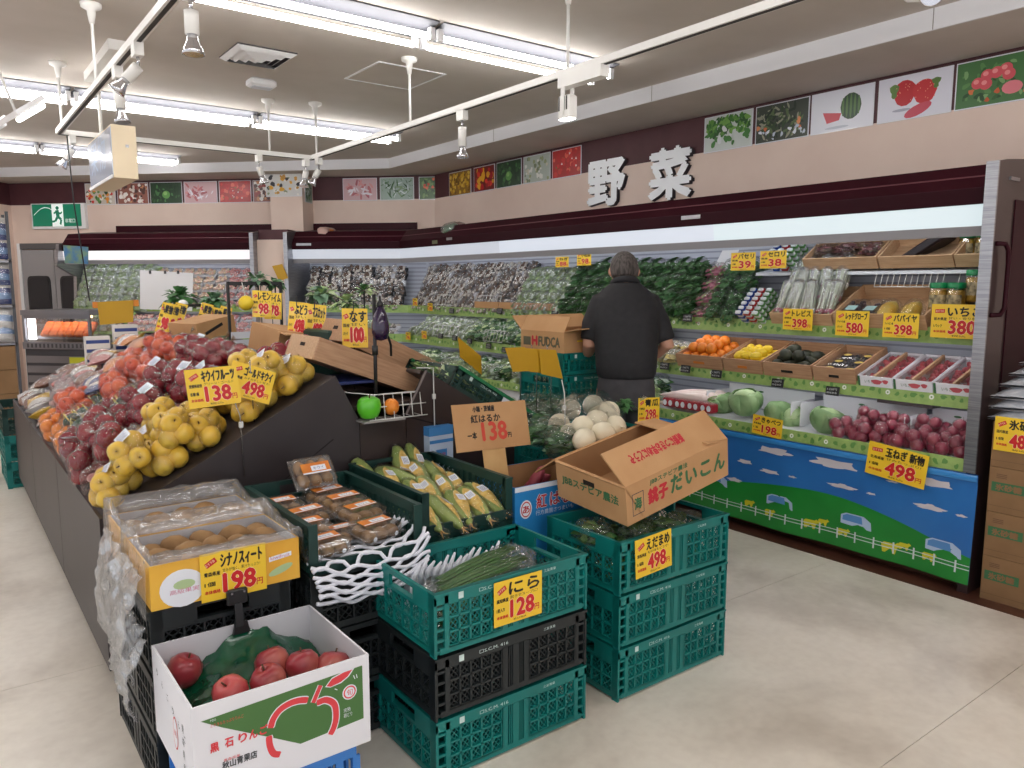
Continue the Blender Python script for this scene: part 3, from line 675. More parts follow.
# cream filler panel between the two back coolers
a = Vector((3.95, YM, 0)); al = Vector((-.7071, .7071, 0)); nn = Vector((.7071, .7071, 0))
p0 = a + al * 1.212 + nn * .06; p1 = a + al * 1.558 + nn * .06; p2 = p1 + nn * .5; p3 = p0 + nn * .5
fp = struct(MB().prism([(p.x, p.y) for p in (p0, p1, p2, p3)], 0, 1.99).build('filler_panel', m_cream))
p0 = a + al * 1.212 + nn * .1; p1 = a + al * 1.558 + nn * .1
MB().prism([(p.x, p.y) for p in (p0, p1, p2, p3)], 1.99, 2.1).build('filler_top', m_maroon, fp)
# maroon strip on the wall behind the canopies
def wall_strip(y0, y1): pass
for (q0, q1) in ((-.1, 3.6),):
    p0 = a + al * q0 + nn * .60; p1 = a + al * q1 + nn * .60
    MB().prism([(p0.x, p0.y), (p1.x, p1.y), (p1.x + .04, p1.y + .04), (p0.x + .04, p0.y + .04)], 2.02, 2.20).build('maroon_strip', m_maroon_gl, bpy.data.objects['wall_back'])

# labels of the canopy: small maker plates
for (y, w) in ((3.35, .16), (6.35, .1)):
    MB().box(.0905, .0925, y, y + w, 1.93, 1.955).build('maker_plate', m_steel, c1)
MB().box(.0905, .0925, .95, 1.12, 1.925, 1.95).build('maker_plate', m_steel, c2)
MB().box(.0905, .0925, 6.62, 6.72, 1.905, 1.94).build('paper_slip', mat('dull_green_paper', srgb(110, 112, 84), .7), c1)

# ------------------------------------------------------------------ printed apron under the front rail
ap = thing('printed_apron', 'blue plastic apron printed with clouds, barns and a green meadow below the cooler rail', 'apron', (3.95, 0, 0))
m_sky = mat('print_sky', srgb(48, 116, 188), 0.32, col2=srgb(42, 104, 176), scale=3, coat=.2); m_hill = mat('print_meadow', srgb(30, 128, 48), 0.35, col2=srgb(36, 138, 54), scale=4)
m_cloud = mat('print_cloud', srgb(206, 200, 206), 0.4); m_cow = mat('print_cow_yellow', srgb(206, 200, 40), 0.4); m_barn = mat('print_barn', srgb(176, 196, 226), 0.4); m_barnroof = mat('print_barn_roof', srgb(86, 140, 200), 0.4)
A0, A1 = 1.535, 4.1
def wav(y, z):                                        # slight waves and an outward flare at the foot
    t = (.60 - z) / .54
    return -.016 - .012 * t - .010 * t * math.sin(y * 5.3) - .006 * math.sin(y * 13) * t - (.012 * math.exp(-((z - .585) / .02) ** 2))
def apv(y, z, off=0.0): return (wav(y, z) - off, y, z)
def apgrid(zlo, zhi, ny, nz_, off, back=True):
    b = MB()
    lo = zlo if callable(zlo) else (lambda y: zlo); hi = zhi if callable(zhi) else (lambda y: zhi)
    b.grid(lambda u, v: apv(A1 + (A0 - A1) * u, lo(A1 + (A0 - A1) * u) * (1 - v) + hi(A1 + (A0 - A1) * u) * v, off), ny, nz_)
    if back: b.grid(lambda u, v: apv(A0 + (A1 - A0) * u, lo(A0 + (A1 - A0) * u) * (1 - v) + hi(A0 + (A1 - A0) * u) * v, off - .002), ny, nz_)
    return b
apgrid(.06, .60, 80, 16, 0).build('sheet', m_sky, ap)
hill = lambda y: .262 + .085 * math.sin((y - 1.95) * 2.6 + .15) * (1 if y > 1.5 else 1) + .02 * math.sin(y * 4)
apgrid(.058, hill, 80, 8, .0006, False).build('meadow_print', m_hill, ap)
def app(poly, off, m, nm):
    n = len(poly); b = MB(); a_ = sum(poly[i][0] * poly[(i + 1) % n][1] - poly[(i + 1) % n][0] * poly[i][1] for i in range(n))
    if a_ > 0: poly = poly[::-1]
    cx = sum(p[0] for p in poly) / n; cz = sum(p[1] for p in poly) / n
    b.add([apv(cx, cz, off)] + [apv(y, z, off) for y, z in poly], [(0, 1 + (i), 1 + (i + 1) % n) for i in range(n)])
    return b.build(nm, m, ap)
q = random.Random(5)
def cloud(px, py, w, h):
    c = onx(px, py, 3.93); n = 22; poly = []
    for k in range(n):
        t = 2 * math.pi * k / n; rr_ = 1 + .18 * math.sin(5 * t + px) + .1 * math.sin(9 * t)
        poly.append((c.y - w / 2 * rr_ * math.cos(t), c.z + h / 2 * rr_ * math.sin(t) * (1 if math.sin(t) > 0 else .55)))
    app(poly, .0014, m_cloud, 'cloud_print')
for a_ in ((833, 465, .27, .06), (775, 452, .22, .05), (842, 487, .16, .03), (770, 472, .13, .028), (793, 477, .05, .014), (871, 494, .05, .014), (934, 484, .17, .05), (930, 508, .15, .035), (962, 516, .05, .016), (745, 462, .1, .03), (892, 482, .06, .012), (735, 480, .1, .03)): cloud(*a_)
for (px, py) in ((780, 502), (855, 522), (943, 548), (716, 480)):
    c = onx(px, py, 3.93); w, h_ = .105, .05
    app([(c.y + w * .8, c.z - h_ * .45), (c.y + w * .8, c.z + h_ * .5), (c.y + w * .5, c.z + h_ * .8), (c.y - w * .45, c.z + h_ * .8), (c.y - w * .85, c.z + h_ * .3), (c.y - w * .9, c.z - h_ * .6)], .0012, m_barn, 'barn_print')
    app([(c.y + w * .7, c.z - h_ * .05), (c.y + w * .68, c.z + h_ * .45), (c.y + w * .45, c.z + h_ * .68), (c.y - w * .35, c.z + h_ * .68), (c.y - w * .42, c.z - h_ * .1)], .0018, m_barnroof, 'barn_roof_print')
for (px, py, s) in ((811, 523, 1), (823, 522, .7), (843, 532, .8), (890, 547, 1.1), (904, 546, .7), (929, 556, .8), (771, 512, .8), (750, 503, .8)):
    c = onx(px, py, 3.93); s *= .042
    app([(c.y + s, c.z + .25 * s), (c.y + s * .7, c.z + s * .5), (c.y - s * .6, c.z + s * .5), (c.y - s * .8, c.z + s * .7), (c.y - s * 1.25, c.z + s * .35), (c.y - s * .8, c.z + .05 * s), (c.y - s * .6, c.z - s * .7), (c.y - s * .35, c.z - s * .7), (c.y - s * .3, c.z - s * .2), (c.y + s * .45, c.z - s * .2), (c.y + s * .55, c.z - s * .7), (c.y + s * .85, c.z - s * .7)], .0012, m_cow, 'cow_print')
fb = MB()
def fstrip(y0, y1, z0, z1, n):
    for k in range(n):
        a_ = y0 + (y1 - y0) * k / n; c_ = y0 + (y1 - y0) * (k + 1) / n
        fb.add([apv(a_, z0, .0014), apv(c_, z0, .0014), apv(c_, z1, .0014), apv(a_, z1, .0014)], [(3, 2, 1, 0)])
fstrip(A0, A1, .128, .1325, 80); fstrip(A0, A1, .147, .151, 80)
y = A0 + .06
while y < A1: fstrip(y, y + .009, .105, .165, 1); y += .105
fb.build('fence_print', mat('print_fence_white', srgb(206, 218, 220), .4), ap)
tp = MB(); tp.grid(lambda u, v: (wav(A1 + (A0 - A1) * u, .578) - .003 - .004 * math.sin(v * math.pi), A1 + (A0 - A1) * u, .566 + .03 * v), 60, 3); tp.build('folded_hem', mat('hem_blue', srgb(60, 140, 210), .15, coat=.4), ap)
# ================================================================== BUILDERS FOR CRATES, CARDS, CARTONS, BAGS
def frame(p, right, up):
    r_ = Vector(right).normalized(); u = Vector(up); u = (u - r_ * u.dot(r_)).normalized(); n = r_.cross(u)
    return Matrix(((r_.x, u.x, n.x, p[0]), (r_.y, u.y, n.y, p[1]), (r_.z, u.z, n.z, p[2]), (0, 0, 0, 1)))
m_teal = mat('crate_teal', srgb(12, 124, 118), 0.38, col2=srgb(8, 108, 104), scale=4)
m_black = mat('crate_black', srgb(34, 40, 42), 0.45, col2=srgb(26, 32, 34), scale=4)
m_dgreen = mat('crate_dark_green', srgb(22, 62, 56), 0.42, col2=srgb(16, 48, 44), scale=4)
m_bluep = mat('crate_blue', srgb(60, 130, 210), 0.4)
m_print = mat('crate_print_white', srgb(206, 226, 222), 0.5)
CL, CW, CH = .605, .405, .198
_crate_mesh = {}
def crate_meshes(col, H=CH):
    key = (col.name, H)
    if key in _crate_mesh: return _crate_mesh[key]
    t = .006
    def lattice(b, x0, x1, z0, z1, nx, nz_, y, depth, diag=True):
        # windows with a fine crossed mesh set back behind the ribs
        for i in range(nx + 1): x = x0 + (x1 - x0) * i / nx; b.box(x - .003, x + .003, y, y + depth, z0, z1)
        for j in range(nz_ + 1): z = z0 + (z1 - z0) * j / nz_; b.box(x0, x1, y, y + depth, z - .003, z + .003)
        if not diag: return
        dx = (x1 - x0) / nx; dz = (z1 - z0) / nz_
        for i in range(nx):
            for j in range(nz_):
                a, c = x0 + dx * i + .003, x0 + dx * (i + 1) - .003; e, f = z0 + dz * j + .003, z0 + dz * (j + 1) - .003
                yy = y + depth * .75; mx, mz = (a + c) / 2, (e + f) / 2
                for (p, q) in (((a, e), (c, f)), ((a, f), (c, e)), ((mx, e), (c, mz)), ((a, mz), (mx, f)), ((a, mz), (mx, e)), ((mx, f), (c, mz))):
                    b.bar((p[0], yy, p[1]), (q[0], yy, q[1]), .0028, .0028, (0, 1, 0))
    # long side, outer face at y = 0, depth inward (+y); x from -CL/2
    b = MB(); a = CL / 2; zt = H - .036
    b.box(-a, a, 0, .012, H - .034, H); b.box(-a, a, -.003, .016, H - .008, H); b.box(-a + .02, a - .02, 0.001, .012, .008, .026)
    nz_ = 3 if H > .17 else 2
    lattice(b, -a + .05, -.055, .026, zt, 5, nz_, .001, .01); lattice(b, .055, a - .05, .026, zt, 5, nz_, .001, .01)
    b.box(-.055, -.032, .001, .011, .026, zt); b.box(.032, .055, .001, .011, .026, zt); b.box(-.012, .012, .001, .011, .026, zt)
    for s in (-1, 1):
        for k in range(2): x = s * (.017 + .008 * k); b.box(x - .0018, x + .0018, .002, .01, .026, zt)
        # ladder ribs at the corner
        b.box(s * a - (.008 if s > 0 else 0), s * a + (0 if s > 0 else .008), 0, .03, .0, H)
        b.box(min(s * (a - .05), s * (a - .036)), max(s * (a - .05), s * (a - .036)), 0, .012, .008, H)
        for k in range(6): z = .012 + k * (H - .03) / 5; b.box(min(s * a, s * (a - .05)), max(s * a, s * (a - .05)), .003, .012, z, z + .008)
    long_ = b.mesh('long_side', col)
    # short side, outer face at x = 0, y from -CW/2
    b = MB(); a = CW / 2 - .004
    b2 = MB()
    b2.box(-a, a, 0, .012, H - .016, H)
    b2.box(-a, -.075, 0, .011, H - .06, H - .016); b2.box(.075, a, 0, .011, H - .06, H - .016); b2.box(-.085, .085, .0, .02, H - .064, H - .054)
    b2.box(-a, a, .001, .012, .008, .026)
    lattice(b2, -a + .03, a - .03, .026, H - .064, 6, 2, .001, .01)
    for s in (-1, 1):
        b2.box(min(s * a, s * (a - .03)), max(s * a, s * (a - .03)), 0, .012, .008, H)
    short_ = b2.mesh('short_side', col)
    b = MB(); b.box(-CL / 2 + .012, CL / 2 - .012, -CW / 2 + .012, CW / 2 - .012, .004, .010)
    for k in range(9): x = -CL / 2 + .03 + k * (CL - .06) / 8; b.box(x - .004, x + .004, -CW / 2 + .014, CW / 2 - .014, 0, .016)
    for k in range(6): y = -CW / 2 + .03 + k * (CW - .06) / 5; b.box(-CL / 2 + .014, CL / 2 - .014, y - .004, y + .004, 0, .014)
    base = b.mesh('base', col)
    X = Matrix(((1, 0, 0, 0), (0, 0, -1, -.0006), (0, 1, 0, 0), (0, 0, 0, 1)))
    pr = [MB().text('□S.C.M. 416', -CL / 2 + .16, H - .026, .011, 0, 0, .11, X=X).mesh('lettering', m_print), MB().text('三友青果', CL / 2 - .19, H - .024, .010, 0, 0, .05, X=X).mesh('lettering', m_print),
          MB().flat([(-CL / 2 + .085, H - .03), (-CL / 2 + .103, H - .03), (-CL / 2 + .103, H - .008), (-CL / 2 + .085, H - .008)], 0, 0, X).mesh('printed_square', m_print)]
    _crate_mesh[key] = (long_, short_, base, pr)
    return _crate_mesh[key]
def crate(x, y, z, col, label, rotz=0.0, H=CH, omit=(), rot=None, flip_print=False, group=None):
    lg, sh, ba, pr = crate_meshes(col, H)
    r = thing('produce_crate', label, 'crate', (x, y, z), rot or (0, 0, rotz), group)
    put('base', ba, r)
    if 'front' not in omit:
        f = put('long_side', lg, r, (0, -CW / 2, 0)); [put(m_.name.split('.')[0], m_, f) for m_ in pr]
    if 'back' not in omit: put('long_side', lg, r, (0, CW / 2, 0), (0, 0, math.pi))
    if 'left' not in omit: put('short_side', sh, r, (-CL / 2, 0, 0), (0, 0, -math.pi / 2))
    if 'right' not in omit: put('short_side', sh, r, (CL / 2, 0, 0), (0, 0, math.pi / 2))
    return r
# ------------------------------------------------------------------ yellow price cards
m_yel = mat('card_yellow', srgb(246, 206, 52), 0.4, col2=srgb(242, 198, 44), scale=3, coat=.15)
m_yelback = mat('card_back_ochre', srgb(196, 150, 24), 0.5)
m_ink = mat('ink_black', srgb(26, 22, 20), 0.5); m_red = mat('ink_red', srgb(206, 30, 34), 0.45); m_rim = mat('ink_rim_white', srgb(250, 236, 200), 0.5)
def card(M_, label, name, price, w=.19, h=.145, sub='', left=('産地直送', '1袋'), leftred='本体価格', slant=True, foot='税込', blank=False, curl=.0, group=None):
    r = thing('price_card', label, 'price card', (0, 0, 0), (0, 0, 0), group); r.matrix_world = M_
    MB().box(-w / 2, w / 2, -h / 2, h / 2, -.0012, 0, 0).build('sheet', m_yelback if blank else m_yel, r)
    if blank: return r
    b = MB(); z = .0005
    k = h / .145; kw = w / .19
    # red slogan stripe
    c, s = math.cos(.5 if slant else .05), math.sin(.5 if slant else .05); sx, sy, sw, shh = -w / 2 + .03 * kw, h / 2 - .03 * k, .034 * kw, .016 * k
    b.flat([(sx + u * c - v * s, sy + u * s + v * c) for u, v in ((-sw / 2, -shh / 2), (sw / 2, -shh / 2), (sw / 2, shh / 2), (-sw / 2, shh / 2))], z, 1)
    b.text('おすすめ', sx - sw * .42 * c, sy - sw * .42 * s - shh * .3, shh * .6, z + .0003, 2, sw * .84, rot=.5 if slant else .05)
    b.text(name, -w / 2 + .058 * kw, h / 2 - .05 * k, .04 * k, z, 0, .12 * kw, bold=.0017 * k)
    if sub: b.text(sub, -w / 2 + .062 * kw, h / 2 - .065 * k, .011 * k, z, 0, .11 * kw)
    for i, t in enumerate(left): b.text(t, -w / 2 + .01 * kw, h / 2 - (.07 + .03 * i) * k, .013 * k, z, 0, (.045 if i == 0 else .03) * kw, bold=.0004)
    b.text(leftred, -w / 2 + .01 * kw, -h / 2 + .022 * k, .011 * k, z, 1, .044 * kw, bold=.0004)
    b.text(price, -w / 2 + .064 * kw, -h / 2 + .020 * k, .055 * k, z, 2, .092 * kw, bold=.0046 * k); b.text(price, -w / 2 + .064 * kw, -h / 2 + .020 * k, .055 * k, z + .0004, 1, .092 * kw, bold=.0032 * k)
    b.text('円', w / 2 - .030 * kw, -h / 2 + .02 * k, .02 * k, z, 1, .018 * kw, bold=.0005); b.text(foot, -w / 2 + .075 * kw, -h / 2 + .006 * k, .008 * k, z, 0, .05 * kw)
    b.build('lettering', [m_ink, m_red, m_rim], r)
    return r
m_wire = mat('wire_white', srgb(214, 214, 210), 0.4); m_wireblk = mat('wire_black', srgb(32, 32, 34), 0.4); m_wirechr = mat('wire_chrome', srgb(170, 170, 172), 0.25, .8)
# ------------------------------------------------------------------ cardboard
m_kraft = mat('kraft_board', srgb(196, 152, 106), 0.75, col2=srgb(188, 142, 96), scale=6, bump=.06, bscale=150)
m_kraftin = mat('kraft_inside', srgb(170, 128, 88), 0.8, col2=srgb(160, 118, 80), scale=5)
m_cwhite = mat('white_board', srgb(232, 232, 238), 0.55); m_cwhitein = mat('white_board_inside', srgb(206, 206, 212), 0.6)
def carton(name, label, cat, M_, L, W, H, m_out, m_in, t=.005, flaps=(), group=None):
    # open-topped carton, local origin at its base corner: x 0..L, y 0..W, z 0..H
    r = thing(name, label, cat, (0, 0, 0), (0, 0, 0), group); r.matrix_world = M_
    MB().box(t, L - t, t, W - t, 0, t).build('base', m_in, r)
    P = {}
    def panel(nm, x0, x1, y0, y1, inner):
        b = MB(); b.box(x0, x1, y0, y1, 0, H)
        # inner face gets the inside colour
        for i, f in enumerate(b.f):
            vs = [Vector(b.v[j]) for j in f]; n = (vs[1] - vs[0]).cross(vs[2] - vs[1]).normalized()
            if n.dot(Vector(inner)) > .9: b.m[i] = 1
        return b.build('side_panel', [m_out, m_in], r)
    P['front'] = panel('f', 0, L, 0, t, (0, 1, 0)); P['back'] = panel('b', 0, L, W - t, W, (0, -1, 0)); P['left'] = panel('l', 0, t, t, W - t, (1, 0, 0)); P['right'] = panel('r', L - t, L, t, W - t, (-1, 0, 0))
    def flap(side, length, ang, skew=0.0):
        # ang: 0 = straight up, positive = folded outwards, negative = inwards (over the box)
        b = MB(); sn, cs = math.sin(ang), math.cos(ang)
        if side == 'front': f = lambda u, v: ((u * L + skew * v, -sn * v * length, H + cs * v * length), (0, cs, sn)); tt = t
        elif side == 'back': f = lambda u, v: ((L - u * L, W + sn * v * length, H + cs * v * length), (0, -cs, sn)); tt = t
        elif side == 'left': f = lambda u, v: ((-sn * v * length, W - u * W, H + cs * v * length), (cs, 0, sn)); tt = t
        else: f = lambda u, v: ((L + sn * v * length, u * W, H + cs * v * length), (-cs, 0, sn)); tt = t
        def g(u, v):
            p, n = f(u, v); return p, (-n[0], -n[1], -n[2])
        b.sheet(g, 1, 1, t)
        b.sm = [False] * len(b.f)
        return b.build('flap', m_out, r)
    for fl_ in flaps: P['flap_' + fl_[0]] = flap(*fl_)
    return r, P
def face_print(items, mats, parent, X, name='print'):
    b = MB()
    for it in items:
        if it[0] == 'T': b.text(*it[1], **dict(it[2], X=X))
        elif it[0] == 'P': b.flat(it[1], it[2], it[3], X)
        elif it[0] == 'D': b.disc(*it[1], **dict(it[2], X=X))
    return b.build(name, mats, parent)
XF = Matrix(((1, 0, 0, 0), (0, 0, -1, 0), (0, 1, 0, 0), (0, 0, 0, 1)))          # print on a -Y face: (u, v, out) -> (u, -out, v)
XLF = Matrix(((0, 0, -1, 0), (-1, 0, 0, 0), (0, 1, 0, 0), (0, 0, 0, 1)))       # print on a -X face: (u, v, out) -> (-out, -u, v)
# ------------------------------------------------------------------ produce meshes
m_redapple = mat('apple_red', srgb(122, 14, 32), 0.25, col2=srgb(164, 40, 48), scale=9, coat=.25, lo=.4, hi=.75)
m_pinkapple = mat('apple_blush', srgb(190, 74, 76), 0.32, col2=srgb(214, 150, 110), scale=8, coat=.15, lo=.45, hi=.8)
m_fuji = mat('apple_fuji', srgb(150, 46, 56), 0.3, col2=srgb(200, 122, 100), scale=9, coat=.15, lo=.45, hi=.85)
m_yellow = mat('apple_yellow', srgb(224, 180, 62), 0.33, col2=srgb(206, 178, 74), scale=8, coat=.1)
m_orange = mat('fruit_orange', srgb(236, 142, 42), 0.4, col2=srgb(226, 124, 36), scale=40, bump=.06, bscale=160)
m_persim = mat('tomato_orange', srgb(200, 60, 34), 0.28, col2=srgb(222, 104, 50), scale=7, coat=.15)
m_lemon = mat('lemon_yellow', srgb(236, 204, 50), 0.4, bump=.08, bscale=140)
m_kiwi = mat('kiwi_skin', srgb(156, 120, 78), 0.7, col2=srgb(132, 98, 60), scale=20, bump=.1, bscale=260)
m_stem = mat('stem_brown', srgb(86, 62, 40), 0.8)
m_leaf = mat('leaf_green', srgb(70, 120, 60), 0.5, col2=srgb(46, 92, 44), scale=10)
m_leafd = mat('leaf_dark', srgb(48, 98, 50), 0.45, col2=srgb(84, 136, 78), scale=12)
m_leafl = mat('leaf_light', srgb(142, 178, 104), 0.5, col2=srgb(188, 208, 154), scale=9)
m_turnip = mat('turnip_white', srgb(234, 226, 206), 0.4, col2=srgb(226, 216, 190), scale=6)
m_purple = mat('aubergine_purple', srgb(40, 22, 56), 0.15, coat=.5)
m_redonion = mat('red_onion', srgb(134, 34, 62), 0.28, col2=srgb(166, 60, 84), scale=9, coat=.3)
m_label = mat('label_white', srgb(232, 236, 244), 0.4); m_labelink = mat('label_ink', srgb(96, 104, 140), 0.5)
m_film = film('clear_film', gloss=.035, haze=.010, rough=.06, bump=.85, bscale=34); m_filmhaze = film('hazy_film', gloss=.10, haze=.12, rough=.10, bump=.6, bscale=9); m_net = film('net_film', gloss=.10, haze=.16, bump=.9, bscale=70)
def apple_mesh(nm, m, r=.042, n=14):
    b = MB()
    prof = [(.0, -.80), (.22, -.92), (.55, -.82), (.86, -.45), (1.0, .05), (.92, .5), (.62, .84), (.30, .90), (.10, .76), (0, .66)]
    b.lathe([(a_ * r, z * r) for a_, z in prof], n, 0, lob=lambda t, z: 1 + .03 * math.cos(5 * t) + .02 * math.sin(2 * t + 1))
    b.tube([(0, 0, .66 * r), (.1 * r, .05 * r, 1.1 * r)], .05 * r, 5, 1)
    return b.mesh(nm, [m, m_stem])
def ball_mesh(nm, m, r, rz=None, n=12, j=.06, seed=1):
    b = MB(); b.ball((0, 0, 0), r, n, 0, rz, jitter=j, seed=seed); return b.mesh(nm, m)
ME = {}
ME['red_apple'] = apple_mesh('apple', m_redapple); ME['pink_apple'] = apple_mesh('apple', m_pinkapple); ME['fuji_apple'] = apple_mesh('apple', m_fuji, .044); ME['yellow_apple'] = apple_mesh('apple', m_yellow)
ME['orange'] = ball_mesh('orange', m_orange, .038); ME['persimmon'] = apple_mesh('tomato', m_persim, .038); ME['lemon'] = ball_mesh('lemon', m_lemon, .029, .04)
ME['kiwi'] = ball_mesh('kiwi', m_kiwi, .026, .034, j=.05); ME['red_onion'] = ball_mesh('red_onion', m_redonion, .038, .036, j=.05); ME['turnip'] = ball_mesh('turnip', m_turnip, .05, .044, 14, .03)
ME['sausage'] = ball_mesh('root', mat('pink_root', srgb(176, 96, 96), .45, col2=srgb(196, 130, 120), scale=14), .022, .07, 10, .12, 3)
ME['potato'] = ball_mesh('potato', mat('potato_skin', srgb(190, 150, 96), .7, col2=srgb(170, 128, 80), scale=12), .03, .04, 10, .2, 5)
def film_shell(balls, name, m, inflate=1.10, jit=.05, seed=0, nu=18, nv=11, tuft=True, flat=0.0):
    # a bag drawn round a pile: for every direction the farthest ball surface, plus crinkles and a gathered tuft
    c = Vector((0, 0, 0))
    for p, r_ in balls: c += Vector(p)
    c /= len(balls)
    zmin = min(p[2] - r_ for p, r_ in balls)
    b = MB(); vs = []
    for j in range(nv + 1):
        a = -math.pi / 2 + math.pi * j / nv
        for i in range(nu):
            t = 2 * math.pi * i / nu
            d = Vector((math.cos(a) * math.cos(t), math.cos(a) * math.sin(t), math.sin(a)))
            best = 0
            for p, r_ in balls:
                q = (Vector(p) - c).dot(d) + r_
                lat = ((Vector(p) - c) - d * (Vector(p) - c).dot(d)).length
                best = max(best, q - lat * .32)
            rr_ = best * inflate * (1 + jit * noise.noise(d * 3.2 + Vector((seed * 5.3, seed, seed * 2))) + jit * .8 * noise.noise(d * 8 + Vector((seed, 0, 0))))
            v = c + d * rr_
            v.z = max(v.z, zmin - .002)
            vs.append(v)
    fs = [(j * nu + i, j * nu + (i + 1) % nu, (j + 1) * nu + (i + 1) % nu, (j + 1) * nu + i) for j in range(nv) for i in range(nu)]
    b.add(vs, fs, 0, True)
    if tuft:
        top = max(v.z for v in vs); q = random.Random(seed); R_ = max((Vector(p) - c).length for p, r_ in balls)
        ang = q.uniform(0, 6.28); ex_ = c + Vector((math.cos(ang), math.sin(ang), 0)) * R_ * .9; ex_.z = top * .9
        for k in range(5):
            an = ang + q.uniform(-.9, .9); p1 = ex_ + Vector((math.cos(an) * .03, math.sin(an) * .03, q.uniform(0, .03))); p2 = ex_ + Vector((math.cos(an + .5) * .04, math.sin(an + .5) * .04, q.uniform(-.01, .02)))
            b.add([ex_ + Vector((0, 0, -.012)), p1, p2], [(0, 1, 2)], 0, True)
    return b.mesh(name, m)
def pile(n, r, q, spread=1.0, layers=2):
    pts = []
    k = max(3, int(math.ceil(n * .6)))
    for i in range(n):
        if i < k:
            a = 2 * math.pi * i / k + q.uniform(-.2, .2); rad = r * (1.12 if k <= 4 else 1.62) * spread * (1 if i or k < 5 else 0.0); pts.append((math.cos(a) * rad, math.sin(a) * rad, r))
        else:
            a = 2 * math.pi * (i - k) / max(1, n - k) + .5; rad = r * .95 * spread if n - k > 1 else 0; pts.append((math.cos(a) * rad, math.sin(a) * rad, r * 2.35))
    return pts
def make_bag(nm, cat, fruit, n, r, seed, fm=None, label=False, inflate=1.1, spread=1.0, fname=None, lay=False):
    q = random.Random(seed); root = thing(nm, 'x', cat)
    pts = pile(n, r, q, spread)
    for p in pts: put(fname or ME[fruit].name.split('.')[0], ME[fruit], root, p, (q.uniform(-1.2, 1.2), q.uniform(-1.2, 1.2), q.uniform(0, 6)) if not lay else (math.pi / 2 + q.uniform(-.2, .2), q.uniform(-.3, .3), q.uniform(-.4, .4)))
    balls = [(p, r * (1 if not lay else 1.5)) for p in pts]
    put('film_bag', film_shell(balls, 'film_bag', fm or m_film, inflate, .07, seed), root)
    if label:
        p = max(pts, key=lambda v: v[2]); b = MB(); X = Matrix.Translation((p[0] - .02, p[1] - .02, p[2] + r * 1.12)) @ Matrix.Rotation(.5, 4, 'X') @ Matrix.Rotation(-.3, 4, 'Y')
        b.box(-.03, .03, -.02, .02, 0, .001, 0, X)
        for k in range(5): b.flat([(-.024, .013 - .006 * k), (.02 - .006 * (k % 2), .013 - .006 * k), (.02 - .006 * (k % 2), .011 - .006 * k), (-.024, .011 - .006 * k)], .0014, 1, X)
        b.build('price_label', [m_label, m_labelink], root)
    return root
def place(tmpl, used, loc, rot, label, group=None, scale=None):
    # the first call moves the template itself, later calls copy it with its parts
    if tmpl.name not in used:
        used.add(tmpl.name); tmpl.location = loc; tmpl.rotation_euler = rot; tmpl['label'] = label
        if group: tmpl['group'] = group
        if scale: tmpl.scale = scale
        return tmpl
    return copy_tree(tmpl, loc=loc, rot=rot, label=label, group=group, scale=scale)
USED = set()
# ================================================================== FRONT: CRATE STACKS, APPLE BOX, KIWI CARTONS
s1x, s1y = 1.412, 2.063; s2x, s2y = 2.177, 2.067
crate(s1x, s1y, 0, m_teal, 'teal crate on the floor under the black crate, bottom of the garlic chive stack')
crate(s1x, s1y, .2, m_black, 'black crate in the middle of the garlic chive stack')
nira = crate(s1x, s1y, .4, m_teal, 'teal crate holding garlic chives, top of the front stack')
crate(s2x, s2y, 0, m_teal, 'teal crate on the floor, lowest under the radish carton')
crate(s2x, s2y, .2, m_teal, 'teal crate in the middle of the stack under the radish carton')
crate(s2x, s2y, .4, m_teal, 'teal crate of green soybeans directly under the radish carton')
b1x, b1y = .622, 2.553; b2x, b2y = 1.083, 2.53; b3x, b3y = 1.552, 2.64
for i, nm in enumerate(('lowest', 'middle', 'topmost')): crate(b1x, b1y, .197 * i, m_black, 'black crate under the yellow kiwi cartons, %s of three' % nm, R(90))
for i, nm in enumerate(('lowest', 'middle', 'topmost')): crate(b2x, b2y, .197 * i, m_black, 'black crate beneath the kiwi pack crate, %s of three' % nm, R(90))
for i, nm in enumerate(('lowest', 'middle', 'topmost')): crate(b3x, b3y, .197 * i, m_dgreen, 'dark green crate beneath the corn crate, %s of three' % nm, R(90))
kp = crate(b2x, b2y, .593, m_dgreen, 'dark green open-fronted crate full of kiwi packs', R(90), .165, ('left',))
cc = crate(b3x, b3y, .593, m_dgreen, 'dark green open-fronted crate full of corn cobs', R(90), .165, ('left',))
# tall short-side frames of the two open crates keep a low sill in front
for par, nm in ((kp, 'kiwi'), (cc, 'corn')): MB().box(-CL / 2, -CL / 2 + .01, -CW / 2, CW / 2, 0, .04).build('folded_front', m_dgreen, par)
# white paper under the corn
tag(MB().box(b3x - .19, b3x + .19, b3y - .298, b3y + .28, .611, .614).build('paper_liner', m_label), 'white paper sheet under the corn cobs in the crate', 'paper')

# ------------------------------------------------------------------ apple box on a blue crate
crate_blue = thing('blue_crate', 'blue plastic crate on the floor under the white apple box', 'crate', (.65, 2.03, 0))
for s in (-1, 1):
    sp_ = MB(); 
    sp_.box(-.2, .2, s * .17 - .005, s * .17 + .005, .2, .244); sp_.box(-.2, .2, s * .17 - .005, s * .17 + .005, 0, .03)
    for k in range(9): x = -.2 + .05 * k; sp_.box(x - .011, x + .011, s * .17 - .004, s * .17 + .004, .03, .2)
    sp_.build('long_side', m_bluep, crate_blue)
    sp_ = MB(); sp_.box(s * .195 - .005, s * .195 + .005, -.165, .165, .18, .244); sp_.box(s * .195 - .005, s * .195 + .005, -.165, .165, 0, .03)
    for k in range(7): y = -.165 + .055 * k; sp_.box(s * .195 - .004, s * .195 + .004, max(-.165, y - .012), min(.165, y + .012), .03, .18)
    sp_.build('short_side', m_bluep, crate_blue)
MB().box(-.19, .19, -.165, .165, .004, .012).build('base', m_bluep, crate_blue)
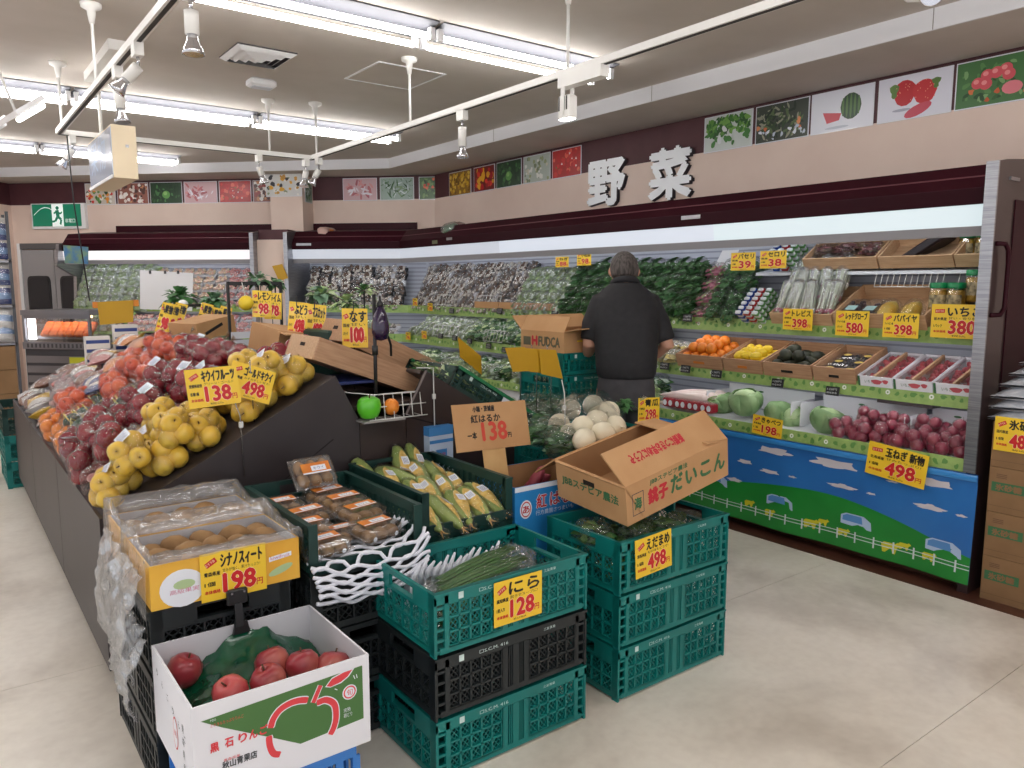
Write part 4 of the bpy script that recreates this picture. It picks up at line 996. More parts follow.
AX, AY, AZ, AL, AW, AH = .418, 1.83, .246, .464, .41, .254
apb, AP = carton('apple_box', 'white open apple carton with green and red print, on the blue crate', 'carton', Matrix.Translation((AX, AY, AZ)), AL, AW, AH, m_cwhite, m_cwhitein, .006)
m_pgreen = mat('print_leaf_green', srgb(74, 118, 62), .55); m_pred = mat('print_apple_red', srgb(224, 66, 74), .5); m_pblk = mat('print_dark', srgb(70, 74, 78), .6)
def fr(px, py): p = ony(px, py, AY); return (p.x - AX, p.z - AZ)
z8 = lambda x, y: (150 + x / 4.551, 640 + y / 4.551)
def zp(*pts): return [fr(*z8(x, y)) for x, y in pts]
items = [('P', zp((230, 372), (965, 115), (972, 355), (685, 472), (560, 445), (330, 398)), .0006, 0)]
def stroke(pts, w, z, mi):
    pp = [Vector(p) for p in zp(*pts)]; out = []
    if len(pp) > 2:                                       # smooth the stroke
        e_ = [pp[0] * 2 - pp[1]] + pp + [pp[-1] * 2 - pp[-2]]; sm = []
        for i in range(1, len(e_) - 2):
            for k in range(5):
                t = k / 5; a_, b_, c_, d_ = e_[i - 1], e_[i], e_[i + 1], e_[i + 2]
                sm.append(.5 * ((2 * b_) + (c_ - a_) * t + (2 * a_ - 5 * b_ + 4 * c_ - d_) * t * t + (3 * b_ - a_ - 3 * c_ + d_) * t ** 3))
        pp = sm + [pp[-1]]
    for i, p in enumerate(pp):
        d = (pp[min(i + 1, len(pp) - 1)] - pp[max(i - 1, 0)]).normalized(); n_ = Vector((-d.y, d.x)) * w * (.5 if 0 < i < len(pp) - 1 else .42); out.append((p + n_, p - n_))
    for i in range(len(out) - 1): items.append(('P', [tuple(out[i][0]), tuple(out[i][1]), tuple(out[i + 1][1]), tuple(out[i + 1][0])], z, mi))
arcL = [(548, 400), (560, 360), (590, 318), (635, 288), (680, 274), (718, 272)]; arcR = [(758, 286), (800, 272), (838, 292), (846, 345), (838, 390), (820, 430)]; tail = [(540, 436), (545, 480), (562, 515), (592, 520)]
for st in (arcL, arcR, tail): stroke(st, .022, .0009, 2); stroke(st, .0165, .0013, 1)
stroke([(742, 285), (775, 206)], .019, .0009, 2); stroke([(742, 285), (775, 206)], .014, .0013, 1)
items.append(('P', zp((796, 214), (826, 172), (880, 142), (930, 126), (905, 165), (870, 195), (820, 216)), .0009, 2)); items.append(('P', zp((802, 210), (828, 176), (880, 147), (920, 133), (898, 165), (868, 190), (822, 212)), .0013, 1))
cx, cy = fr(*z8(908, 236)); items.append(('D', (cx, cy, .021, .021, .0009, 2), {'n': 20})); items.append(('D', (cx, cy, .018, .018, .0011, 1), {'n': 20})); items.append(('D', (cx, cy, .014, .014, .0013, 2), {'n': 20})); items.append(('T', ('旬', cx - .009, cy - .009, .018, .0016, 1, .018), {}))
p = fr(*z8(882, 355)); items.append(('T', ('朝どり', p[0], p[1], .012, .0012, 2, .024), {'rot': 0.0})); items.append(('T', ('完熟', p[0], p[1] + .015, .012, .0012, 2, .02), {}))
rt_ = 0.0
for ch, x, y in (('黒', 275, 515), ('石', 342, 490), ('り', 404, 468), ('ん', 452, 452), ('ご', 500, 432)): p = fr(*z8(x, y)); items.append(('T', (ch, p[0], p[1], .023, .0016, 1, .02), {'bold': .0009}))
p = fr(*z8(330, 590)); items.append(('T', ('秋山青果店', p[0], p[1], .02, .0012, 3, .085), {'bold': .0006})); p = fr(*z8(335, 556)); items.append(('T', ('青森県産', p[0], p[1], .008, .0012, 1, .04), {}))
p = fr(*z8(272, 375)); items.append(('T', ('やまの', p[0], p[1], .007, .0013, 2, .014), {})); p = fr(*z8(275, 400)); items.append(('T', ('ミネラルたっぷりりんご', p[0], p[1] , .009, .0013, 1, .08), {}))
p = fr(*z8(926, 180)); stroke([(925, 160), (932, 176)], .003, .0012, 2); stroke([(938, 155), (942, 172)], .003, .0012, 2); stroke([(840, 222), (852, 226)], .003, .0012, 2)
face_print(items, [m_pgreen, m_pred, m_label, m_pblk], AP['front'], XF, 'printed_emblem')
it = []
for k, ch in enumerate('りんごりんご'): it.append(('T', (ch, -.36 + .055 * k, .19 - .012 * k, .02, .0006, 0, .018), {}))
it.append(('D', (-.17, .11, .025, .045, .0006, 1), {'n': 18})); it.append(('D', (-.17, .11, .021, .04, .0009, 2), {'n': 18})); it.append(('T', ('林檎', -.182, .10, .02, .0012, 1, .024), {}))
for k, ch in enumerate('青森県産'): it.append(('T', (ch, -.10 - .0 * k, .15 - .035 * k, .022, .0006, 0, .018), {}))
face_print(it, [m_pblk, m_pred, m_cwhite], AP['left'], XLF, 'side_print')
# green crumpled liner
m_liner = mat('green_liner', srgb(14, 84, 58), .22, col2=srgb(8, 64, 44), scale=14, coat=.5, bump=.25, bscale=30)
b = MB()
def liner(u, v):
    x = .012 + (AL - .024) * u; y = .012 + (AW - .024) * v
    e = min(u, 1 - u, v, 1 - v)
    z = .13 + .018 * noise.noise(Vector((u * 6, v * 6, 1))) + .012 * noise.noise(Vector((u * 15, v * 15, 3))) + (.05 * math.exp(-((u - .55) / .25) ** 2) * max(0, v - .4) * 2.2)
    z += .06 * max(0, v - .75) * 3 * math.exp(-((u - .6) / .35) ** 2)
    return (AX + x, AY + y, AZ + z)
b.grid(liner, 34, 30); b.grid(lambda u, v: (lambda p: (p[0], p[1], p[2] - .004))(liner(1 - u, v)), 34, 30)
tag(b.build('tray_liner', m_liner), 'crumpled dark green plastic liner inside the white apple box', 'liner')
for i, (px, py, z, mk, lab) in enumerate(((184, 671, .425, 'fuji_apple', 'red apple alone at the left end of the white apple box'), (231, 693, .43, 'pink_apple', 'yellow-blushed apple at the front of the white apple box'), (273, 664, .432, 'fuji_apple', 'red apple at the back of the cluster in the apple box'), (269, 682, .437, 'fuji_apple', 'red apple in front of the cluster in the apple box'), (303, 667, .432, 'fuji_apple', 'orange-red apple right of the cluster in the apple box'), (333, 668, .42, 'fuji_apple', 'apple mostly hidden at the right end of the apple box'))):
    p = onz(px, py, z); o = put('apple', ME[mk], None, p, (rnd.uniform(-.6, .3), rnd.uniform(-.3, .3), rnd.uniform(0, 6)), (1.12,) * 3); tag(o, lab, 'apple', 'apples in the white box')

# ------------------------------------------------------------------ yellow kiwi cartons with clear bags
m_kcart = mat('kiwi_carton_yellow', srgb(238, 190, 74), .5, col2=srgb(232, 172, 56), scale=5)
KX = .425
for i, (ky, lab) in enumerate(((2.245, 'yellow kiwi carton lined with a clear bag, nearer of the two, with price card'), (2.555, 'yellow kiwi carton lined with a clear bag, farther of the two'))):
    kc, KP = carton('kiwi_carton', lab, 'carton', Matrix.Translation((KX, ky, .594)), .43, .30, .13, m_kcart, m_cwhitein, .005, group=None)
    it = [('D', (.085, .05, .062, .055, .0006, 0), {'n': 22}), ('D', (.09, .06, .03, .014, .0009, 1), {'n': 14}), ('T', ('高級果実', .05, .035, .014, .0011, 2, .08), {}), ('P', [(.335, .085), (.405, .092), (.405, .078), (.335, .07)], .0006, 0), ('T', ('ゼスプリ' if 0 else 'kiwifruit', .34, .075, .011, .001, 2, .06), {'rot': .05}), ('D', (.37, .04, .04, .012, .0006, 1), {'n': 14, 'rot': .3})]
    face_print(it, [m_label, mat('print_pale_green', srgb(176, 200, 150), .5), mat('print_pink', srgb(206, 120, 150), .5)], KP['front'], XF, 'lettering')
    # bag: a crinkled clear liner standing above the rim and folded over it
    b = MB(); q = random.Random(40 + i); loop = []
    for k in range(44):
        t = k / 44 * 4; sd = int(t); f_ = t - sd
        loop.append([(f_, 0), (1, f_), (1 - f_, 1), (0, 1 - f_)][sd])
    rings = []
    for j, (hgt, out) in enumerate(((-.07, .012), (-.02, .014), (.02, .012), (.028, .002), (.03, -.012), (.0, -.016), (-.06, -.02))):
        ring = []
        for k, (u, v) in enumerate(loop):
            nx_ = (u - .5) * 2; ny_ = (v - .5) * 2; w_ = 1 + .9 * noise.noise(Vector((k * .9, j * .7, i * 9)))
            hh = hgt * (1 + .5 * noise.noise(Vector((k * .5, j, 7 + i)))) + (.035 * max(0, v - .6) * 2.4 if j in (2, 3, 4) else 0) + (-.10 * (1 if u < .02 else 0) if j == 0 else 0)
            if j <= 1 and v < .02: hh = .004 + .012 * j
            ring.append((KX + .43 * u + nx_ * out * w_ * .9, ky + .30 * v + ny_ * out * w_ * .9, .594 + .13 + hh))
        rings.append(ring)
    vs = [p for rg in rings for p in rg]; n_ = 44
    b.add(vs, [(j * n_ + k, j * n_ + (k + 1) % n_, (j + 1) * n_ + (k + 1) % n_, (j + 1) * n_ + k) for j in range(len(rings) - 1) for k in range(n_)], 0, True)
    tag(b.build('bag_liner', m_filmhaze), 'crinkled clear bag folded over the rim of the %s kiwi carton' % ('nearer', 'farther')[i], 'bag')
    cnt = 0
    for row in range(3):
        for c in range(5):
            cnt += 1
            z = .594 + .088 + q.uniform(-.01, .012) + (.012 if (row + c) % 2 else 0)
            o = put('kiwi', ME['kiwi'], None, (KX + .055 + c * .08 + q.uniform(-.008, .008), ky + .055 + row * .09 + q.uniform(-.008, .008), z), (q.uniform(1.2, 1.9), q.uniform(-.3, .3), q.uniform(-1.2, 1.2) + 1.57), (1.5,) * 3)
            tag(o, 'brown kiwi in the %s yellow carton, %s row from the front, %s from left' % (('nearer', 'farther')[i], nth(row + 1), nth(c + 1)), 'kiwi', 'loose kiwis in yellow cartons')
card(frame(((.558 + .747) / 2, 2.236, .660), (1, 0, 0), (0, 0, 1)), 'yellow price card reading 198 clipped to the kiwi carton by a black clip', 'シナノスィート', '198', sub='甘みが強く、果汁たっぷり!', left=('青森県産', '1個'))
# black clip holding the card
r = thing('card_clip', 'black plastic clip on the black crate rim over the apple box', 'clip', (.655, 2.235, 0))
MB().bevbox(-.03, .03, -.016, .0, .565, .612, .004).build('jaw', m_wireblk, r); MB().bar((0, -.012, .57), (0.0, -.02, .50), .022, .012, (0, 1, 0)).build('arm', m_wireblk, r)
b = MB(); b.prism([(-.02, .478), (.03, .478), (.022, .515), (-.012, .515)], .012, .024, X=XF); b.build('foot', m_wireblk, r); MB().box(-.02, -.014, -.019, -.016, .6, .606).build('rivet', m_wirechr, r); MB().box(.016, .022, -.019, -.016, .6, .606).build('rivet', m_wirechr, r)
# plastic bag hanging at the left of the kiwi stack
def hang_bag(lab, x, y0, y1, z1, z0, sx, seed):
    b = MB()
    def f(u, v):
        y = y0 + (y1 - y0) * u; z = z1 + (z0 - z1) * v
        d = .016 * noise.noise(Vector((u * 6, v * 7, seed))) + .012 * noise.noise(Vector((u * 14, v * 13, seed)))
        xx = x - .045 * math.sin(v * math.pi * .9) * (1 - .3 * u) - .02 * v + d
        y += .02 * noise.noise(Vector((v * 6, u * 3, seed + 4))) - .05 * (v - .5) * (u - .5)
        return (xx, y, z), (-1, 0, 0)
    b.sheet(f, 22, 26, .0015)
    tag(b.build('plastic_bag', m_filmhaze), lab, 'plastic bag')
hang_bag('crumpled clear plastic bag draped down the left side of the kiwi cartons', .405, 2.26, 2.80, .70, .37, -1, 2.2)
hang_bag('milky plastic sheet hanging beside the white apple box', .398, 2.20, 2.52, .54, .30, -1, 8.8)

# ------------------------------------------------------------------ kiwi packs on white foam netting
m_orl = mat('pack_label_orange', srgb(226, 140, 48), .4, col2=srgb(206, 110, 40), scale=12)
def make_pack():
    r = thing('kiwi_pack', 'x', 'fruit pack')
    for x in (-.048, 0, .048):
        for y in (-.026, .026): put('kiwi', ME['kiwi'], r, (x, y, .03), (math.pi / 2 * .9, 0, rnd.uniform(-.4, .4)), (.9, .9, .9))
    b = MB(); b.bevbox(-.08, .08, -.058, .058, 0, .066, .011); b.bevbox(-.086, .086, -.064, .064, .030, .0345, .0015); b.build('clear_box', film('clamshell', gloss=.12, haze=.03, bump=.15, bscale=12), r)
    b = MB(); b.box(-.058, .058, -.018, .026, .0665, .068, 0); b.flat([(-.02, -.008), (.04, -.008), (.04, .014), (-.02, .014)], .0684, 1); b.text('キウイ', -.012, -.003, .012, .0688, 2, .044); b.flat([(-.058, -.018), (.058, -.018), (.058, -.012), (-.058, -.012)], .0684, 1); b.build('top_label', [m_orl, m_label, m_labelink], r)
    b = MB(); b.disc(.05, .02, .007, .007, -.059, 0, X=XF); 
    for x in (-.045, .048): b.disc(x, .03, .008, .008, .0592, 0, X=XF)
    b.build('sticker', m_label, r)
    return r
P0 = make_pack()
packs = [(.955, 2.31, .622, .12, 'front left'), (1.16, 2.34, .63, .22, 'front right'), (.95, 2.435, .645, .1, 'second row left'), (1.17, 2.47, .655, .25, 'second row right'), (1.0, 2.555, .65, .2, 'third row left'), (1.165, 2.60, .662, .15, 'third row right'), (.955, 2.69, .66, .05, 'rear left'), (1.15, 2.715, .665, .2, 'rear middle')]
for x, y, z, a_, w_ in packs: place(P0, USED, (x, y, z), (R(6), 0, a_), 'clear pack of kiwis with orange label, %s in the open crate' % w_, 'kiwi packs in the open crate')
place(P0, USED, (1.11, 2.775, .77), (R(52), 0, .1), 'clear pack of kiwis tilted up at the back of the open crate', 'kiwi packs in the open crate')
place(P0, USED, (1.06, 2.40, .612), (0, 0, .1), 'clear pack of kiwis low in the middle of the open crate', 'kiwi packs in the open crate')
# foam net hanging over the front edge
m_foam = mat('foam_net_white', srgb(232, 234, 244), .7)
r = thing('foam_net', 'white foam netting under the kiwi packs, draping over the crate front', 'netting', (0, 0, 0))
b = MB()
def netp(u, v):       # u across X, v from back over the edge and down
    x = .885 + .40 * u
    if v < .45: y = 2.42 - .21 * v / .45; z = .628
    else: t = (v - .45) / .55; y = 2.205 - .02 * math.sin(t * 3); z = .628 - .12 * t - .02 * math.sin(u * 3.1)
    return Vector((x + .008 * math.sin(9 * v + 3 * u), y, z + .004 * math.sin(u * 17) + (.055 * (u - .86) / .14 if u > .86 else 0) * (1 if v < .6 else .4)))
for j in range(15):
    pts = []
    for k in range(33):
        u = k / 32; v = (j + .5) / 15 + .035 * math.sin(u * math.pi * 7 + (math.pi if j % 2 else 0)) + .012 * math.sin(j * 2.3 + u * 5)
        pts.append(netp(u, min(1, max(0, v))) + Vector((0, -.003 * (j % 2), 0)))
    b.tube(pts, .0068, 5, 0)
o = b.build('net_strands', m_foam, r); o['kind'] = 'stuff'

# ------------------------------------------------------------------ corn cobs
m_husk = mat('corn_husk', srgb(136, 160, 78), .5, col2=srgb(176, 190, 112), scale=22, stretch=(1, 1, .12), bump=.15, bscale=40)
m_corn = mat('corn_kernel', srgb(224, 184, 84), .4, col2=srgb(236, 206, 130), scale=60, bump=.5, bscale=110); m_silk = mat('corn_silk', srgb(206, 160, 96), .8)
def corn_mesh():
    r = thing('corn_cob', 'x', 'corn')
    b = MB(); prof = [(.008, -.125), (.018, -.12), (.030, -.09), (.0365, -.04), (.0355, .02), (.028, .07), (.016, .105), (.005, .13)]
    b.lathe(prof, 12, 0, lob=lambda t, z: 1 + .10 * math.cos(3 * t + z * 20) + .05 * math.cos(7 * t))
    b.build('husk', m_husk, r)
    b = MB()                                              # kernels laid bare on one side
    def g(u, v):
        z = -.075 + .19 * v; a = R(-38) + R(76) * u; t = (z + .125) / .255
        ra = (.0375 if t < .5 else .0375 * (1 - ((t - .5) / .5) ** 1.6) + .003) * (1.04 + .05 * math.sin(math.pi * u)); k_ = math.sin(math.pi * min(1, max(0, v))) ** .5
        return (ra * math.cos(a * k_), ra * math.sin(a * k_), z)
    b.grid(g, 6, 16); b.build('kernels', m_corn, r)
    b = MB()
    for k in range(3): a = k * 2.1; b.tube([(0, 0, .115), (.006 * math.cos(a), .006 * math.sin(a), .14), (.014 * math.cos(a + .4), .014 * math.sin(a + .4), .155)], [.005, .003, .001], 5)
    b.build('silk', m_silk, r)
    b = MB(); b.lathe([(.006, -.14), (.026, -.128), (.039, -.09), (.043, -.03), (.042, .03), (.035, .085), (.018, .13), (.026, .155)], 12, 0, lob=lambda t, z: 1 + .05 * math.cos(4 * t + 30 * z)); b.build('film_sleeve', m_film, r)
    b = MB(); X = Matrix.Translation((.0435, 0, -.01)) @ Matrix.Rotation(R(90), 4, 'Y'); b.box(-.022, .022, -.016, .016, 0, .001, 0, X)
    for k in range(4): b.flat([(-.017, .01 - .006 * k), (.014, .01 - .006 * k), (.014, .008 - .006 * k), (-.017, .008 - .006 * k)], .0013, 1, X)
    b.build('price_label', [m_label, m_labelink], r)
    return r
C0 = corn_mesh()
q = random.Random(12); names = []
spots = [(-.135, -.2, .03, 0), (-.06, -.21, .03, 0), (.02, -.20, .03, 0), (.10, -.19, .03, 0), (.165, -.16, .034, 1), (-.14, -.02, .045, 1), (-.07, -.03, .05, 1), (.0, -.02, .055, 1), (.08, -.01, .05, 1), (.15, .02, .045, 1), (-.10, .14, .075, 2), (-.03, .15, .08, 2), (.05, .15, .085, 2), (.12, .14, .075, 2), (-.14, .24, .07, 3), (.02, .24, .1, 3), (.09, .25, .10, 3)]
cntr = {0: 0, 1: 0, 2: 0, 3: 0}
rn = ('lowest row', 'second row', 'third row', 'back row')
for (x, y, z, row) in spots:
    cntr[row] += 1
    tilt = R(82 if row < 3 else 55); az = q.uniform(-.22, .22) + (.5 if row == 2 and cntr[row] == 2 else 0)
    M_ = Matrix.Translation((b3x + x, b3y + y, .614 + z)) @ Matrix.Rotation(az, 4, 'Z') @ Matrix.Rotation(math.pi / 2 + (R(14) if row < 3 else R(38)), 4, 'X') @ Matrix.Rotation(math.pi / 2 + q.uniform(-.8, .8), 4, 'Z')
    o = place(C0, USED, (0, 0, 0), (0, 0, 0), 'corn cob in film, %s of the corn crate, %s from the left' % (rn[row], nth(cntr[row])), 'corn cobs in the crate'); o.matrix_world = M_

# ------------------------------------------------------------------ garlic chives in the top teal crate
m_chive = mat('chive_green', srgb(84, 128, 62), .5, col2=srgb(60, 104, 50), scale=30, stretch=(1, 12, 1)); m_chivew = mat('chive_white', srgb(214, 222, 196), .5)
def make_chives():
    r = thing('chive_bundle', 'x', 'bundle'); q = random.Random(3)
    b = MB()
    for k in range(26):
        y = q.uniform(-.026, .026); z = .008 + q.uniform(0, .026); j = q.uniform(-.006, .006)
        b.tube([(-.17, y, z), (-.05, y + j, z + .004), (.08, y * .9 + j * 2, z + .002), (.19, y * .7 - j, z - .002)], [.0028, .0034, .003, .0012], 4, 0)
    b.build('stalks', m_chive, r)['kind'] = 'stuff'
    b = MB()
    def f(u, v):
        a = 2 * math.pi * u; x = -.20 + .39 * v; w_ = .036 + .008 * math.sin(v * 17) * math.sin(3 * a) + (.01 if v < .08 or v > .9 else 0)
        return (x, w_ * math.cos(a), .022 + (.024 + .004 * math.sin(v * 23 + a)) * math.sin(a))
    b.grid(f, 14, 18); b.build('film_sleeve', m_film, r)
    return r
N0 = make_chives()
ci = 0
for lay in range(4):
    for j in range(3 if lay < 3 else 2):
        ci += 1
        place(N0, USED, (s1x - .05 + .03 * j, s1y - .115 + .085 * j + .02 * (lay % 2), .418 + .043 * lay), (0, R(-3), .10 + .10 * j + .05 * (lay % 2)), 'film-wrapped bundle of garlic chives in the top teal crate, %s layer, %s from the front' % (nth(lay + 1), nth(j + 1)), 'garlic chive bundles')
# foam strip and crumpled film in the same crate
r = thing('foam_strip', 'curled white foam strip behind the garlic chives in the teal crate', 'packing foam', (s1x - .02, s1y + .115, .455))
b = MB()
for k in range(13):
    x = -.16 + .027 * k; b.tube([(x, .02, .03), (x - .01, .0, .075 + .012 * math.sin(k)), (x + .012, -.01, .12 + .012 * math.sin(k * 1.7))], [.012, .011, .004], 6)
b.build('fingers', m_foam, r)
MB().box(-.18, .18, .01, .05, -.035, .07).build('strip_base', m_foam, r)
b = MB(); b.ball((0, 0, 0), .085, 16, 0, .06, jitter=.8, seed=4); tag(b.build('crumpled_film', m_filmhaze, None, (s1x + .21, s1y + .08, .49)), 'crumpled clear film at the right end of the garlic chive crate', 'plastic film')
card(frame((1.415, 1.853, .515), (.186, 0, .0), (0, 0, 1)), 'yellow price card reading 128 on the front of the garlic chive crate', 'にら', '128', sub='餃子やスープに!', left=('高知県産', '1束入り'), foot='税込138.24')
card(frame((2.035, 1.853, .53), (.19, 0, .012), (-.035, 0, .16)), 'yellow price card reading 498 on the crate under the radish carton', 'えだまめ', '498', sub='旬の味をどうぞ!', left=('群馬県産', '1袋'), foot='税込537.84')
# small white shipping labels
for (x, y, z, rz, lab) in ((1.725, 2.16, .56, 0, 'white barcode label inside the right end of the chive crate'),): pass

# ------------------------------------------------------------------ soybean bags in the crate below the radish carton
ME['bean'] = ball_mesh('pod', mat('soybean_pod', srgb(92, 128, 60), .5, col2=srgb(70, 104, 48), scale=20), .009, .026, 8, .2, 2)
def make_leafbag(nm, cat, m1, m2, w, d, h, n, seed, leaf=.04, fm=None, band=None):
    # a filled clear bag of leaves: each leaf a bent blade inside one film
    r = thing(nm, 'x', cat); q = random.Random(seed); b = MB()
    for k in range(n):
        a = q.uniform(0, 6.28); rr_ = math.sqrt(q.random()); x = rr_ * math.cos(a) * w * .44; y = rr_ * math.sin(a) * d * .44; z = q.uniform(.06, .94) * h * (1 - .35 * rr_)
        L = leaf * q.uniform(.7, 1.3); W_ = L * q.uniform(.35, .6); X = Matrix.Translation((x, y, z)) @ Matrix.Rotation(q.uniform(0, 6.28), 4, 'Z') @ Matrix.Rotation(q.uniform(-.9, .9), 4, 'X')
        b.add([(-L, 0, 0), (-.3 * L, -W_, .12 * L), (.5 * L, -.7 * W_, .1 * L), (L, 0, -.1 * L), (.5 * L, .7 * W_, .1 * L), (-.3 * L, W_, .12 * L), (0, 0, -.03 * L)], [(0, 1, 6), (1, 2, 6), (2, 3, 6), (3, 4, 6), (4, 5, 6), (5, 0, 6)], k % 2, True, X)
    lv = b.build('leaves', [m1, m2], r); lv['kind'] = 'stuff'
    balls = [((sx * w * .25, sy * d * .25, h * zz), min(w, d) * .27) for sx in (-1, 1) for sy in (-1, 1) for zz in (.25, .7)]
    put('film_bag', film_shell(balls, 'film_bag', fm or m_film, 1.0, .12, seed, 16, 10, False), r)
    if band:
        b = MB(); b.box(-w * .3, w * .3, -d * .47, -d * .44, h * .25, h * .6, 0); b.build('printed_label', band, r)
    return r
SB = make_leafbag('soybean_bag', 'bag', m_leaf, mat('soybean_pod', (0, 0, 0)), .17, .13, .11, 60, 4, .03)
for i, (x, y, z, a_) in enumerate(((-.22, -.09, .02, .2), (-.2, .07, .02, 1.2), (-.04, -.1, .03, .4), (-.03, .08, .03, 2.0), (.13, -.1, .02, .8), (.14, .08, .025, 1.5), (.24, -.02, .05, .3), (-.12, -.1, .1, .6), (-.24, .0, .1, 1.1), (.04, -.11, .10, 2.2))):
    place(SB, USED, (s2x + x, s2y + y, .41 + z), (0, 0, a_), 'clear bag of green soybeans in the crate under the radish carton, %s of its pile' % nth(i + 1), 'soybean bags')

# ------------------------------------------------------------------ tilted radish carton
def Rm(a, b_, c): return Matrix.Rotation(c, 4, 'Z') @ Matrix.Rotation(b_, 4, 'Y') @ Matrix.Rotation(a, 4, 'X')
DM = Matrix.Translation((1.963, 1.917, .628)) @ Rm(.08, -.185, .001)
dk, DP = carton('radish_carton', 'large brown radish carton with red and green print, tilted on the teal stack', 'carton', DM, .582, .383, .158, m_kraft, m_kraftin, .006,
                flaps=(('front', .152, R(-50)), ('back', .17, R(125)), ('left', .17, R(-150)), ('right', .13, R(-80))))
m_pg2 = mat('print_green_ink', srgb(60, 110, 70), .6); m_pr2 = mat('print_red_ink', srgb(196, 44, 56), .6)
it = [('T', ('JBBステビア農法', .125, .118, .024, .0006, 0, .21), {'bold': .0008}), ('T', ('銚子', .115, .045, .06, .0006, 1, .105), {'bold': .004}), ('T', ('だ', .24, .045, .068, .0006, 0, .064), {'bold': .0034}), ('T', ('い', .325, .05, .056, .0006, 0, .062), {'bold': .0034}), ('T', ('こ', .412, .05, .058, .0006, 0, .058), {'bold': .0034}), ('T', ('ん', .494, .045, .068, .0006, 0, .064), {'bold': .0034})]
fx0, fz0, fx1, fz1 = .03, .028, .09, .115
for (a_, c_) in (((fx0, fz0), (fx1, fz0 + .003)), ((fx0, fz1 - .003), (fx1, fz1)), ((fx0, fz0), (fx0 + .003, fz1)), ((fx1 - .003, fz0), (fx1, fz1))): it.append(('P', [(a_[0], a_[1]), (c_[0], a_[1]), (c_[0], c_[1]), (a_[0], c_[1])], .0006, 2))
it += [('T', ('海', .042, .05, .045, .0006, 0, .036), {'bold': .002})]
face_print(it, [m_pg2, m_pr2, m_pblk], DP['front'], XF, 'lettering')
it = [('T', ('JBBステビア農法', -.35, .065, .042, .0006, 0, .31), {'bold': .0014})]
face_print(it, [m_pg2], DP['left'], XLF, 'lettering')
b = MB(); b.box(-.0012, .004, .165, .225, .103, .122); b.build('hand_hole', mat('hole_dark', srgb(30, 20, 14), .9), DP['left'])
# upside-down red lettering on the near flap (its outer face)
an = R(-50); sn, cs = math.sin(an), math.cos(an)
FX = Matrix(((-1, 0, 0, .45), (0, -(-sn), -cs, -sn * .125), (0, -cs, sn * 1.0, .158 + cs * .125), (0, 0, 0, 1)))
FX = frame((.255 + .13, -sn * .105, .158 + cs * .105), (-1, 0, 0), (0, sn, -cs))
b = MB(); b.text('新鮮につきお早めにどうぞ', 0, 0, .042, .0008, 0, .29, X=FX, bold=.0018); b.build('flap_print', m_pr2, DP['flap_front'])

# ------------------------------------------------------------------ blue sweet potato carton and its cardboard sign
m_bluec = mat('carton_blue', srgb(36, 132, 200), .5)
for i, nm in enumerate(('lower', 'upper')): crate(1.99 + .07, 2.53, .197 * i, m_black, 'black crate under the blue sweet potato carton, %s of two' % nm)
bc, BP = carton('sweet_potato_carton', 'blue and white sweet potato carton behind the front stacks', 'carton', Matrix.Translation((1.772, 2.345, .395)), .46, .33, .315, m_bluec, m_kraftin, .005)
it = [('P', [(0, .295), (.46, .295), (.46, .315), (0, .315)], .0005, 0), ('D', (.055, .22, .03, .038, .0006, 0), {'n': 22}), ('D', (.055, .22, .025, .032, .0009, 1), {'n': 22}), ('D', (.055, .22, .021, .027, .0012, 0), {'n': 22}), ('T', ('あ', .038, .205, .03, .0015, 1, .034), {'bold': .001}), ('T', ('紅', .11, .215, .055, .0006, 0, .05), {'bold': .004}), ('T', ('紅', .11, .215, .055, .0012, 1, .05), {'bold': .0015}), ('T', ('はるか', .18, .215, .055, .0006, 0, .17), {'bold': .004}), ('T', ('はるか', .18, .215, .055, .0012, 1, .17), {'bold': .0015}), ('T', ('行方農園さつまいも', .105, .185, .02, .0006, 0, .2), {})]
face_print(it, [m_label, m_pr2], BP['front'], XF, 'lettering')
ME['sweet'] = ball_mesh('sweet_potato', mat('sweet_potato_skin', srgb(150, 62, 74), .6, col2=srgb(128, 46, 60), scale=20), .03, .085, 10, .2, 8)
for i, (x, y, z, a_) in enumerate(((1.99, 2.5, .66, .9), (1.93, 2.42, .63, .4), (2.06, 2.58, .63, 1.4), (1.86, 2.55, .60, 2.2), (2.12, 2.45, .61, .2))):
    o = put('sweet_potato', ME['sweet'], None, (x, y, z), (1.2 if i else .5, .3, a_)); tag(o, 'purple-red sweet potato in the blue carton, %s' % ('standing upright against the rim', 'near the front corner', 'at the far side', 'lying beside the sign post', 'at the right end')[i], 'sweet potato', 'sweet potatoes in the blue carton')
sg = thing('cardboard_sign', 'brown cardboard sign hand lettered 138 above the sweet potatoes', 'sign', (0, 0, 0)); sg.matrix_world = frame((1.853, 2.61, .912), (.375, 0, -.012), (-.03, .05, .19))
MB().box(-.19, .19, -.098, .098, -.005, 0).build('board', m_kraft, sg); MB().box(-.06, .055, -.27, -.09, -.011, -.0055).build('post', mat('kraft_light', srgb(206, 166, 112), .75, col2=srgb(196, 154, 100), scale=9), sg)
b = MB(); b.text('小箱・茨城産', -.09, .062, .024, .0005, 0, .11, bold=.0012); b.text('紅はるか', -.105, .018, .032, .0005, 0, .15, bold=.0012); b.text('一本', -.13, -.05, .03, .0005, 0, .045, bold=.0012); b.text('138', -.055, -.06, .075, .0005, 1, .125, bold=.0035); b.text('円', .075, -.055, .02, .0005, 0, .018, bold=.0008)
b.build('lettering', [m_ink, mat('crayon_red', srgb(206, 74, 58), .7)], sg)
mk = thing('milk_carton', 'small blue and white box behind the corn crate', 'carton', (1.80, 2.99, .6), R(4))
MB().box(-.065, .065, -.05, .05, .0, .265).build('body', mat('pale_blue_board', srgb(198, 214, 236), .5), mk)
